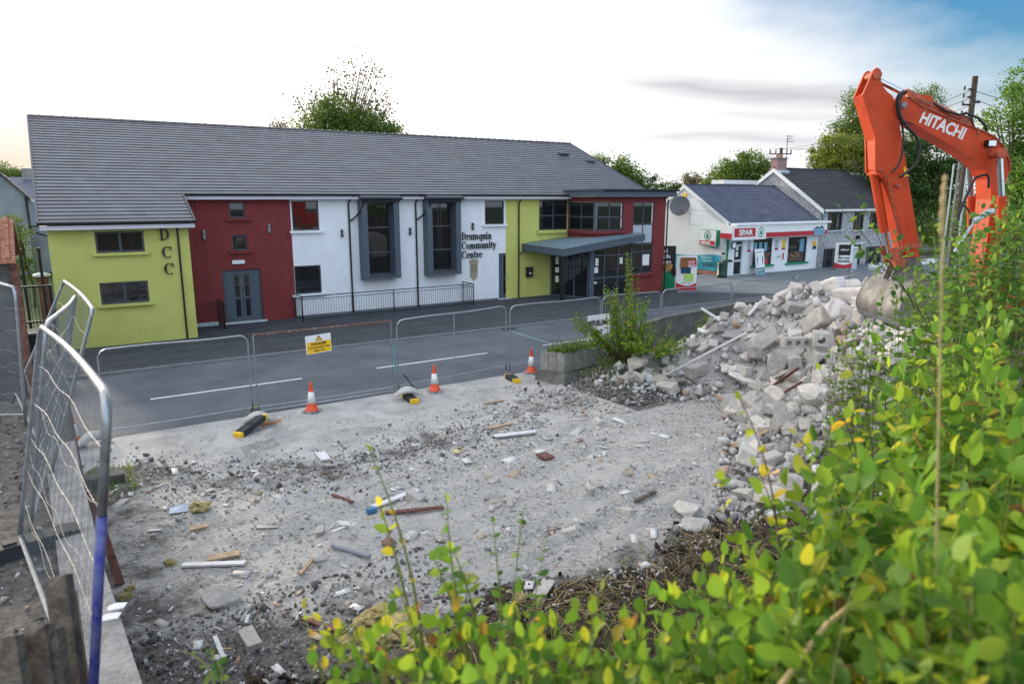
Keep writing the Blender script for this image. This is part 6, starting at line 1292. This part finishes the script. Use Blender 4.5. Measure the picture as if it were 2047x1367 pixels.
while len(pts) < 1100:
    x, y = rng.uniform(11.8, 15.5), rng.uniform(12.6, 15.6)
    if pile_s(x, y) > .2: continue
    s = float(np.clip(rng.lognormal(-2.7, .6), .03, .4)); pts.append((x, y, ground_z(x, y) + s * .2)); sz.append(s)
stones('broken_stone', np.array(pts), np.array(sz), M['dstones'], 'broken stone and soil spilling out beside the planter plinth')

# splinters, plaster flakes and scraps too many to count
tv = [(a, b, c) for a in (-.5, .5) for b in (-.11, .11) for c in (-.025, .025)]; tf = [(0, 1, 3, 2), (4, 6, 7, 5), (0, 4, 5, 1), (2, 3, 7, 6), (0, 2, 6, 4), (1, 5, 7, 3)]
P, Sz = [], []
while len(P) < 330:
    x, y = rng.uniform(.4, 13), rng.uniform(7.2, 15)
    if pile_s(x, y) > .6 or y > edge_y(x) - .3: continue
    P.append((x, y, ground_z(x, y) + .012)); Sz.append(float(np.clip(rng.lognormal(-2.1, .55), .05, .5)))
A = np.concatenate([rng.normal(size=(len(P), 2)), rng.normal(0, .08, (len(P), 1))], 1); Fm = frames(A, np.concatenate([rng.normal(0, .12, (len(P), 2)), np.ones((len(P), 1))], 1)); Fm[:, :, 1] *= rng.uniform(.4, 3.2, len(P))[:, None]
tag(npmesh('debris_splinters', *instance(tv, tf, np.array(P), Fm, np.array(Sz)), islandmat('debris_scraps', [(0, (.68, .67, .65)), (.34, (.52, .50, .47)), (.66, (.42, .33, .25)), (.78, (.56, .54, .52)), (.90, (.24, .15, .12)), (.95, (.58, .49, .28)), (.985, (.34, .40, .44))])), 'splinters, plaster flakes and scraps strewn over the cleared ground', 'debris', None, 'stuff')

# ================================================================== VEGETATION
LEAF_V = [(0, 0, 0), (.10, .20, .04), (.30, .36, .08), (.58, .37, .07), (.83, .22, .0), (1, 0, -.10), (.83, -.22, .0), (.58, -.37, .07), (.30, -.36, .08), (.10, -.20, .04), (.33, 0, .0), (.66, 0, -.02)]
LEAF_F = [(0, 10, 1), (1, 10, 2), (2, 10, 3), (3, 10, 11), (3, 11, 4), (4, 11, 5), (5, 11, 6), (6, 11, 7), (7, 11, 10), (7, 10, 8), (8, 10, 9), (9, 10, 0)]
TLEAF_V = [(0, 0, 0), (.5, .38, .1), (1, 0, 0), (.5, -.38, .1)]; TLEAF_F = [(0, 2, 1), (0, 3, 2)]
BLADE_V = [(0, -.035, 0), (0, .035, 0), (.55, .028, .06), (.55, -.028, .06), (1, 0, .0)]; BLADE_F = [(0, 1, 2), (0, 2, 3), (3, 2, 4)]
def shoots(spec_list, nleaf, leaf, m, parent, stemr=.004, stemm='stem', wdt=1.0, up_=.35):
    """spec_list: (root, tip) pairs; each becomes a curved stem with opposite leaves"""
    mb = MB(); P, A, Nn, Sz = [], [], [], []
    for sp_ in spec_list:
        rt_, tp = Vector(sp_[0]), Vector(sp_[1]); t0 = sp_[2] if len(sp_) > 2 else .22; L_ = (tp - rt_).length; side = Vector((rng.normal(), rng.normal(), 0)) * .12 * min(L_, .9); mid = rt_.lerp(tp, .5) + side + Z * .08 * L_
        cv = [(rt_ * (1 - t) ** 2 + mid * 2 * t * (1 - t) + tp * t * t) for t in np.linspace(0, 1, 9)]
        mb.tube(cv, [stemr * (1.5 - k / 8) for k in range(9)], 4, cap=False)
        n = max(3, int(nleaf * (.7 + .6 * rng.random())))
        for k in range(n):
            t = t0 + (1 - t0) * (k + rng.random() * .5) / n; i = min(7, int(t * 8)); f = t * 8 - i; p = cv[i].lerp(cv[i + 1], min(1, f)); d = (cv[i + 1] - cv[i]).normalized()
            s1 = d.cross(Vector((rng.normal(), rng.normal(), rng.normal()))).normalized()
            for sg_ in (1, -1):
                if rng.random() < .1: continue
                a = s1 * sg_ + d * .35 + Z * rng.normal(-.05, .3); nr = Vector((rng.normal(0, .45), rng.normal(0, .45) - .15, 1)) if rng.random() < .8 else Vector((rng.normal(), rng.normal(), .3))
                P.append(tuple(p)); A.append(tuple(a)); Nn.append(tuple(nr)); Sz.append(leaf * (1.2 - .6 * t) * rng.uniform(.45, 1.25))
        P.append(tuple(tp)); A.append(tuple((cv[-1] - cv[-2]) + Z * .001)); Nn.append((rng.normal(), rng.normal(), 1)); Sz.append(leaf * .6)
    mb.build('stems', M[stemm], parent)
    P, A, Nn, Sz = map(np.array, (P, A, Nn, Sz)); tv = np.array(LEAF_V); tv[:, 1] *= wdt
    Fm = frames(A.astype(float), Nn.astype(float)); Fm[:, :, 1] *= rng.uniform(.55, 1.12, len(P))[:, None]; Fm[:, :, 2] *= rng.uniform(-.6, 2.4, len(P))[:, None]
    V_, F_ = instance(tv, LEAF_F, P, Fm, Sz); return npmesh('foliage', V_, F_, LF[m], parent, True)
def gz(x, y): return ground_z(x, y)
def bush(name, ells, per, nleaf, leaf, m, lab, cat, grp=None, stemr=.004, drop=.9):
    c0 = ells[0][0]; t = thing(name, (c0.x, c0.y, gz(c0.x, c0.y)), lab, cat, grp); sp = []
    for c, r in ells:
        for _ in range(max(2, int(per * r ** 1.6))):
            q = Vector((rng.normal(), rng.normal(), rng.normal() + .3)).normalized() * r * (.35 + .65 * rng.random() ** .5); tip = c + q
            rx, ry_ = c.x + rng.normal(0, .45 * r), c.y + rng.normal(0, .45 * r); root = Vector((rx, ry_, min(gz(rx, ry_) - .02, tip.z - .3)))
            if (tip - EYE).dot(FH) < .9: continue
            sp.append((root, tip, max(.2, 1 - (drop + rng.random() * .4) / (tip - root).length)))
    shoots(sp, nleaf, leaf, m, t, stemr); return t
E_ = lambda u, v, h, r: (VP(u, v, h), r)
BUSH = [([E_(1970, 520, 6.6, .7), E_(2070, 520, 6.4, .7), E_(1905, 580, 6.5, .5), E_(2040, 580, 6.3, .8), E_(2090, 420, 6.2, .5), E_(2005, 520, 6.4, .5), E_(1945, 545, 6.4, .4)], 75, 11, .10, 'mid', 'tall dense green shrub hiding the excavator cab at the right edge'),
        ([E_(1880, 640, 5.6, .5), E_(1960, 640, 5.4, .6), E_(2040, 680, 5.2, .6), E_(1830, 590, 5.8, .35)], 85, 10, .09, 'mid', 'green shrub below the excavator handrail and right of the bucket'),
        ([E_(1850, 760, 4.4, .42), E_(1940, 770, 4.2, .5), E_(2040, 800, 4.0, .55), E_(1790, 830, 4.3, .32)], 85, 8, 0.14, 'near', 'bright leafy shrub at mid height right of the rubble heap'),
        ([E_(1720, 930, 3.4, .30), E_(1820, 900, 3.3, .36), E_(1930, 920, 3.1, .42), E_(2030, 930, 2.9, .42)], 120, 7, 0.145, 'near', 'yellow green shrub spreading over the near end of the heap'),
        ([E_(1640, 1060, 2.6, .26), E_(1760, 1060, 2.5, .32), E_(1890, 1060, 2.3, .36), E_(2010, 1080, 2.1, .36)], 140, 7, 0.14, 'near', 'leafy shrub in the right foreground, second from the bottom'),
        ([E_(1560, 1180, 2.15, .24), E_(1690, 1200, 1.95, .28), E_(1830, 1200, 1.75, .30), E_(1970, 1230, 1.6, .30)], 160, 7, 0.13, 'near', 'large blurred shrub in the right foreground'),
        ([E_(1480, 1310, 1.75, .20), E_(1600, 1330, 1.6, .22), E_(1740, 1340, 1.45, .24), E_(1880, 1340, 1.35, .24), E_(2010, 1350, 1.3, .24)], 200, 6, 0.118, 'near', 'very near shrub filling the bottom right corner'),
        ([E_(1420, 1180, 2.4, .16), E_(1400, 1260, 2.1, .2), E_(1330, 1290, 2.1, .18), E_(1480, 1220, 2.2, .2)], 260, 6, 0.09, 'near', 'low shrub at the left end of the foreground bushes, over the dark soil'),
        ([E_(1290, 1310, 1.9, .16), E_(1190, 1325, 1.9, .17), E_(1090, 1320, 1.95, .18), E_(980, 1300, 2.0, .2), E_(880, 1305, 2.05, .19), E_(790, 1320, 2.1, .17), E_(690, 1350, 2.1, .13), E_(820, 1380, 1.8, .14), E_(930, 1385, 1.75, .15), E_(1050, 1385, 1.7, .16), E_(1170, 1385, 1.7, .16), E_(1290, 1380, 1.7, .17), E_(1390, 1375, 1.65, .17)], 310, 6, 0.098, 'near', 'low yellow green shrub along the bottom centre edge'),
        ([E_(1715, 690, 6.0, .22), E_(1690, 720, 6.0, .15), E_(1740, 720, 5.9, .15)], 300, 6, .075, 'mid', 'small round leafed sprig growing in front of the rubble heap')]
for ells, per, nl, lf, m_, lb in BUSH: bush('shrub', ells, per, nl, lf, m_, lb, 'shrub', 'shrubs on the near bank', stemr=.0028)
def sapling(pts, nl, leaf, m, lab, stemr=.004, stemm='stem', name='sapling'):
    a = Vector(pts[0][0]); t = thing(name, (a.x, a.y, a.z), lab, 'sapling'); shoots([(Vector(p), Vector(q)) for p, q in pts], nl, leaf, m, t, stemr, stemm)
def SP(u0, v0, u1, v1, h0, h1): return (VP(u0, v0, h0), VP(u1, v1, h1))
sapling([SP(850, 1345, 740, 905, 2.3, 2.5), SP(845, 1345, 760, 1010, 2.3, 2.4)], 7, .07, 'yellow', 'tall thin sapling with yellow leaves, left of the foreground row', .005)
sapling([SP(950, 1350, 893, 1005, 2.2, 2.3), SP(960, 1340, 905, 1100, 2.2, 2.3), SP(940, 1340, 870, 1120, 2.1, 2.2)], 7, .066, 'near', 'green and yellow sapling in the middle of the foreground row', .004)
sapling([SP(1010, 1350, 985, 1045, 2.6, 2.8), SP(1020, 1340, 1045, 1025, 2.6, 2.9), SP(1030, 1340, 1090, 1080, 2.6, 2.9), SP(1000, 1350, 1000, 1150, 2.5, 2.7)], 8, .055, 'mid', 'slender sapling with small dark green leaves, right of the foreground row', .0035)
sapling([SP(650, 1360, 610, 1215, 2.2, 2.3), SP(720, 1360, 640, 1240, 2.2, 2.3), SP(780, 1350, 680, 1250, 2.2, 2.3), SP(860, 1360, 800, 1190, 2.1, 2.2)], 5, .066, 'yellow', 'short leafy shoots at the bottom left of the foreground row', .004)
sapling([SP(1090, 1360, 1075, 1215, 1.9, 2.0), SP(1130, 1360, 1150, 1220, 1.9, 2.0), SP(1190, 1360, 1200, 1180, 2.0, 2.1), SP(1240, 1370, 1250, 1230, 1.9, 2.0)], 4, .07, 'yellow', 'broad pale green leaves standing over the dark soil at the bottom', .004)
sapling([SP(1560, 1160, 1480, 800, 2.4, 2.7), SP(1560, 1160, 1510, 930, 2.4, 2.6), SP(1540, 1200, 1440, 960, 2.3, 2.5)], 7, .075, 'yellow', 'arching shoot with large yellow tipped leaves in front of the heap', .0035, 'bark')
sapling([SP(1740, 1000, 1640, 740, 3.0, 3.3), SP(1745, 1000, 1680, 690, 3.0, 3.3), SP(1700, 1040, 1590, 870, 2.8, 3.0)], 6, .08, 'yellow', 'yellow leaved shoot hanging over the front of the heap', .0035, 'bark')
sapling([SP(1850, 640, 1680, 415, 5.0, 5.2), SP(1830, 620, 1720, 400, 5.0, 5.1), SP(1800, 600, 1790, 470, 5.0, 5.1), SP(1790, 560, 1700, 480, 5.0, 5.1)], 8, .08, 'mid', 'thin sprays of leaves crossing in front of the excavator stick', .0035, 'bark')
sapling([SP(430, 1380, 365, 1300, 2.6, 2.7), SP(440, 1380, 420, 1305, 2.6, 2.7)], 4, .05, 'mid', 'small dark seedling at the bottom left beside the retaining wall')
b = MB(); b.tube(smooth([VP(1868, 1380, 1.6), VP(1873, 1000, 1.62), VP(1878, 760, 1.65), VP(1882, 560, 1.68), VP(1890, 350, 1.7)]), .0026, 6); b.tube(smooth([VP(1890, 350, 1.7), VP(1884, 400, 1.695), VP(1881, 470, 1.69)]), [.003 + .003 * (i % 2) for i in range(11)], 6); tag(b.build('dry_stalk', M['drystem']), 'tall dry tan stalk standing in front of the excavator', 'stalk')
b = MB(); b.tube([VP(1545, 1390, 1.5), VP(1650, 1250, 1.65), VP(1745, 1175, 1.8)], .008, 6); tag(b.build('dry_stalk', M['drystem']), 'thick tan stalk slanting through the bottom right shrub', 'stalk')
# clods, stones and small weeds on the dark soil of the bank
pts, sz = [], []
while len(pts) < 4200:
    x, y = rng.uniform(1.3, 12), rng.uniform(3.2, 7.6)
    if pile_s(x, y) > .2 or y > 7.2 + .35 * math.sin(x * 1.7): continue
    s = float(np.clip(rng.lognormal(-3.0, .55), .015, .22)); pts.append((x, y, ground_z(x, y) + s * .15)); sz.append(s)
stones('soil_clods', np.array(pts), np.array(sz), islandmat('soil_clod', [(0, (.035, .026, .02)), (.35, (.07, .05, .037)), (.65, (.11, .085, .065)), (.86, (.22, .20, .18)), (.95, (.45, .43, .41))]), 'clods of dark earth and small stones on the bank')
# dead twigs on the dark soil of the bank
b = MB()
for _ in range(1500):
    x, y = rng.uniform(2.5, 11), rng.uniform(3.0, 7.1); z = gz(x, y) + .01
    a = rng.uniform(0, 6.28); l = rng.uniform(.08, .4); b.tube([(x, y, z), (x + l * math.cos(a), y + l * math.sin(a), max(z + rng.uniform(0, .12), gz(x + l * math.cos(a), y + l * math.sin(a))))], rng.uniform(.002, .006), 3, cap=False)
tag(b.build('dead_twigs', M['drystem']), 'litter of dead twigs and dry stems over the dark soil', 'twigs', None, 'stuff')
def grass(name, boxes, n, ln, m, lab, kind='stuff'):
    P, A, Nn, Sz = [], [], [], []
    for (x0, x1, y0, y1), k in boxes:
        for _ in range(k):
            x, y = rng.uniform(x0, x1), rng.uniform(y0, y1); P.append((x, y, gz(x, y) - .01)); A.append((rng.normal(0, .35), rng.normal(0, .35), 1)); Nn.append((rng.normal(), rng.normal(), .1)); Sz.append(ln * rng.uniform(.5, 1.3))
    V_, F_ = instance(BLADE_V, BLADE_F, np.array(P), frames(np.array(A), np.array(Nn)), np.array(Sz)); return tag(npmesh(name, V_, F_, LF[m]), lab, 'grass', None, kind)
grass('weeds', [((12.3, 15.6, 13.4, 16.9), 2600), ((13.2, 16.5, 15.0, 16.9), 1800), ((.0, .8, 13.6, 15.2), 500), ((3.5, 11, 4.5, 7.0), 500)], 0, .17, 'grass', 'rough grass and weeds growing in the soil by the planter and the apron')
P = []; A = []; Nn = []; Sz = []
for _ in range(620):
    s, t_ = rng.random(2); p = c0 + (c1 - c0) * s + (c3 - c0) * t_ + Z * .47; P.append(tuple(p)); A.append((rng.normal(0, .6), rng.normal(0, .6), 1)); Nn.append((rng.normal(), rng.normal(), .1)); Sz.append(rng.uniform(.12, .5) * (1.7 if rng.random() < .12 else 1) * (.5 + .7 * s))
gr = instance(BLADE_V, BLADE_F, np.array(P), frames(np.array(A), np.array(Nn)), np.array(Sz)); tag(npmesh('planter_grass', *gr, LF['grass']), 'tuft of long green grass growing in the concrete planter', 'grass', None, 'stuff')

def tree(name, base, crowns, clumps, per, leaf, m, lab, grp=None, trunk=.25, sig=.5, limbs=8, cat='tree', bare=0.0, shell=.5):
    t = thing(name, base, lab, cat, grp); base = Vector(base); mb = MB(); top = max((c for c, r in crowns), key=lambda c: c.z)
    fork = base.lerp(Vector((crowns[0][0].x, crowns[0][0].y, crowns[0][0].z)), .55); mb.tube([base, base.lerp(fork, .5) + Vector((.1, .05, 0)), fork, top], [trunk, trunk * .8, trunk * .6, trunk * .12], 8)
    P, A, Nn, Sz = [], [], [], []; tot = sum(r[0] * r[1] * r[2] for c, r in crowns)
    for c, r in crowns:
        k = max(3, int(clumps * r[0] * r[1] * r[2] / tot))
        for i in range(k):
            d = Vector((rng.normal(), rng.normal(), rng.normal())).normalized() * (rng.random() ** shell); q = c + Vector((d.x * r[0], d.y * r[1], d.z * r[2]))
            if i % max(1, int(k * len(crowns) / max(1, limbs))) == 0: mb.tube([fork.lerp(top, rng.random() * .5), fork.lerp(q, .55) + Z * .15, q], [trunk * .32, trunk * .2, trunk * .055], 5)
            n = int(per * 1.7 * rng.uniform(.5, 1.5)); g = rng.normal(size=(n, 3)) * sig * .85 * rng.uniform(.6, 1.3) * np.array([1, 1, .7]); P.append(np.array(q) + g); A.append(rng.normal(size=(n, 3)) - np.array([0, 0, .3])); Nn.append(rng.normal(size=(n, 3)) + np.array([0, 0, .9])); Sz.append(leaf * .88 * rng.uniform(.6, 1.3, n))
    mb.build('trunk', M['bark'], t)
    V_, F_ = instance(TLEAF_V, TLEAF_F, np.concatenate(P), frames(np.concatenate(A), np.concatenate(Nn)), np.concatenate(Sz)); npmesh('crown', V_, F_, LF[m], t); return t
C3 = lambda u, v, h, a, b, c: (VP(u, v, h), (a, b, c))
def gnd(u, h): p = VP(u, 395, h); return (p.x, p.y, 0)
tree('sparse_tree', gnd(690, 56), [C3(660, 215, 56, 2.6, 2.2, 2.6), C3(715, 180, 56, 2.6, 2.2, 2.8), C3(620, 235, 56, 1.2, 1.2, 1.6), C3(765, 225, 56, 1.5, 1.5, 1.8)], 250, 4, .24, 'brown', 'thin crowned tree with scattered leaves rising above the hall roof', None, .28, .4, 90, shell=.4)
tree('bushy_tree', gnd(690, 54), [C3(690, 245, 54, 2.9, 2, 1.6), C3(750, 262, 54, 2.0, 1.6, .9), C3(630, 262, 54, 1.2, 1.2, .7)], 130, 60, .2, 'tree', 'dense green lower tree just above the hall ridge, in front of the thin crowned one', None, .25, .45, 10)
tree('garden_shrub', gnd(560, 52), [C3(560, 252, 52, .8, .8, .4)], 20, 10, .16, 'brown', 'wisps of twigs above the hall ridge left of the trees', None, .05, .3, 12)
tree('round_tree', gnd(1240, 62), [C3(1240, 355, 62, 2.2, 2, 1.7), C3(1270, 375, 62, 1.2, 1.2, 1.2), C3(1195, 335, 62, 1.0, 1, .9), C3(1200, 360, 62, 2, 2, 1.5)], 150, 60, .2, 'tree', 'round green tree behind the right end of the hall roof', None, .3, .4, 8)
tree('young_conifer', gnd(1320, 60), [C3(1310, 368, 60, .7, .7, .8), C3(1310, 395, 60, 1.2, 1.2, 1.2), C3(1345, 372, 60, .6, .6, .6), C3(1340, 395, 60, 1.2, 1.2, 1)], 90, 60, .13, 'dark', 'small pointed conifers between the hall and the shop', None, .15, .25, 4)
tree('pale_shrub', gnd(1385, 60), [C3(1382, 362, 60, .8, .8, .7)], 30, 30, .14, 'brown', 'pale brownish shrub over the shop ridge', None, .1, .3, 6)
tree('broad_tree', gnd(1470, 66), [C3(1490, 335, 66, 2.2, 2, 1.5), C3(1450, 345, 66, 1.8, 1.8, 1.3), C3(1430, 368, 66, 2.2, 2, 1.0), C3(1520, 345, 66, 1.3, 1.3, 1.2), C3(1480, 375, 66, 3.2, 2, 1.2)], 190, 60, .2, 'tree', 'broad bushy tree behind the shop and house chimney', None, .3, .4, 8)
tree('leylandii_hedge', gnd(1700, 64), [C3(1650, 315, 64, 1.4, 1.4, 1.8), C3(1690, 305, 64, 1.8, 1.6, 1.6), C3(1730, 300, 64, 1.8, 1.6, 1.8), C3(1690, 350, 64, 3.6, 2, 2.2), C3(1625, 325, 64, .5, .5, .9)], 330, 55, .2, 'gold', 'golden green conifer hedge behind the pebbledash house', None, .3, .34, 6, 'hedge')
tree('dark_conifer', gnd(1840, 60), [C3(1790, 330, 60, 2.6, 2, 2.6), C3(1850, 330, 60, 2.6, 2, 3.0), C3(1900, 350, 60, 2.4, 2, 2.6), C3(1830, 400, 60, 4.2, 2, 2.6)], 380, 55, .2, 'dark', 'dark evergreen mass seen under the excavator boom', None, .35, .36, 6)
tree('poplar', gnd(1705, 82), [C3(1705, 225, 82, 1.7, 1.5, 2.6), C3(1690, 265, 82, 2.0, 1.8, 1.8), C3(1735, 255, 82, 2.2, 1.8, 2.2), C3(1660, 285, 82, 1.2, 1.2, 1.0)], 170, 40, .2, 'tree', 'tall loose poplar left of the excavator stick', None, .35, .5, 10)
tree('poplar', gnd(1845, 84), [C3(1825, 205, 84, 1.2, 1.2, 1.8), C3(1855, 200, 84, 1.3, 1.2, 1.6), C3(1880, 220, 84, 1.0, 1, 1.6), C3(1840, 250, 84, 3, 2, 3)], 170, 40, .2, 'tree', 'tall poplar showing above the excavator boom', None, .35, .5, 10)
tree('roadside_tree', gnd(2060, 19), [C3(2045, 230, 19, .7, .9, 1.0), C3(2060, 300, 19, 1.0, 1, 1.2), C3(2075, 180, 19, .8, .8, .9), C3(2040, 350, 19, .9, 1, 1.0), C3(2005, 240, 19, .35, .4, .35), C3(2085, 420, 19, 1.3, 1, 1.4)], 230, 70, .08, 'mid', 'leafy tree at the right edge beside the timber utility pole', None, .16, .2, 16)
tree('garden_tree', gnd(1850, 66), [C3(1810, 440, 66, 1.6, 1.5, 2.0), C3(1850, 432, 66, 2.4, 1.5, 2.2), C3(1900, 440, 66, 2.4, 1.5, 2.2), C3(1850, 480, 66, 4, 2, 2.4)], 120, 60, .17, 'tree', 'light green garden trees under the boom beside the pebbledash house', None, .2, .35, 6)
bt = thing('bungalow', Vector((VP(1850, 395, 72).x, VP(1850, 395, 72).y, 0)), 'grey roofed bungalow among the trees under the boom', 'house'); a = VP(1850, 395, 72)
mb = MB(); mb.ob(Vector((a.x, a.y, 0)), rt, Z, FH, -2.6, 2.0, 0, 4.6, 0, 4); mb.build('wall', M['greywall'], bt); mb = MB(); q = [Vector((a.x, a.y, 0)) + rt * x + Z * z - FH * .3 for x, z in ((-3.6, 4.4), (-1.4, 6.3), (.4, 6.3), (3.0, 4.4))]; mb.prism(q, FH * 4.5); mb.build('roof', M['darktile'], bt)
tree('far_trees', gnd(20, 110), [C3(10, 350, 110, 3, 2, 1.2), C3(45, 352, 110, 2, 2, .8), C3(0, 338, 110, .8, .8, 1.2)], 90, 30, .3, 'tree', 'distant trees over the roofs at the far left', None, .2, .5, 6)
tree('yard_shrub', gnd(40, 34), [C3(45, 480, 34, .35, .4, .9), C3(50, 530, 34, .6, .5, .7), C3(25, 440, 34, .3, .3, .6)], 60, 26, .1, 'tree', 'scraggy shrub in the yard between the shed and the lime wing', None, .06, .22, 14)
# far wood closing the view behind the shop
P = []; A = []; Nn = []; Sz = []
for k in range(420):
    a_ = rng.uniform(R(28), R(75)); d_ = rng.uniform(120, 150); c_ = np.array([d_ * math.sin(a_), d_ * math.cos(a_), rng.uniform(0, 6.5)]); n = 26; P.append(c_ + rng.normal(size=(n, 3)) * np.array([1.6, 1.6, 1.0])); A.append(rng.normal(size=(n, 3))); Nn.append(rng.normal(size=(n, 3)) + np.array([0, 0, .8])); Sz.append(rng.uniform(.5, 1.0, n))
V_, F_ = instance(TLEAF_V, TLEAF_F, np.concatenate(P), frames(np.concatenate(A), np.concatenate(Nn)), np.concatenate(Sz)); tag(npmesh('far_wood', V_, F_, LF['tree']), 'far belt of woodland behind the village', 'woodland', None, 'stuff')
# roadside bush by the planter
def local_bush(name, root, shape, n, nl, leaf, m, lab, stemm='stem'):
    t = thing(name, root, lab, 'bush'); sp = []
    for _ in range(n):
        c, r = shape[int(rng.integers(len(shape)))]; q = Vector((rng.normal(), rng.normal(), rng.normal())).normalized() * (rng.random() ** .5); tip = c + Vector((q.x * r[0], q.y * r[1], q.z * r[2])); rr = Vector(root) + Vector((rng.normal(0, .25), rng.normal(0, .2), 0)); rr = rr.lerp(Vector((tip.x, tip.y, rr.z)), .45); sp.append((rr, tip))
    shoots(sp, nl, leaf, m, t, .006, stemm)
hb_ = 18.3
local_bush('roadside_bush', ZP(1255, 700, .4), [C3(1250, 610, hb_, .55, .5, .3), C3(1265, 575, hb_, .28, .3, .45), C3(1258, 520, hb_, .10, .1, .32), C3(1222, 580, hb_, .18, .3, .2), C3(1290, 600, hb_, .4, .4, .4), C3(1300, 640, hb_, .6, .5, .3)], 74, 13, .10, 'near', 'tall leafy bush standing by the low roadside wall right of the planter')
local_bush('low_bush', ZP(1290, 690, .4), [C3(1300, 665, 17.9, .9, .6, .45), C3(1262, 685, 17.8, .5, .5, .32), C3(1350, 690, 17.6, .5, .4, .3), C3(1150, 640, 18.0, .14, .2, .35)], 90, 12, .09, 'near', 'dark tangled low bush at the foot of the roadside wall', 'bark')
local_bush('low_bush', ZP(1405, 650, .5), [C3(1415, 640, 19.5, .35, .35, .35)], 22, 10, .09, 'mid', 'small green plant between the low wall and the left end of the heap')
print('objects', len(bpy.data.objects))
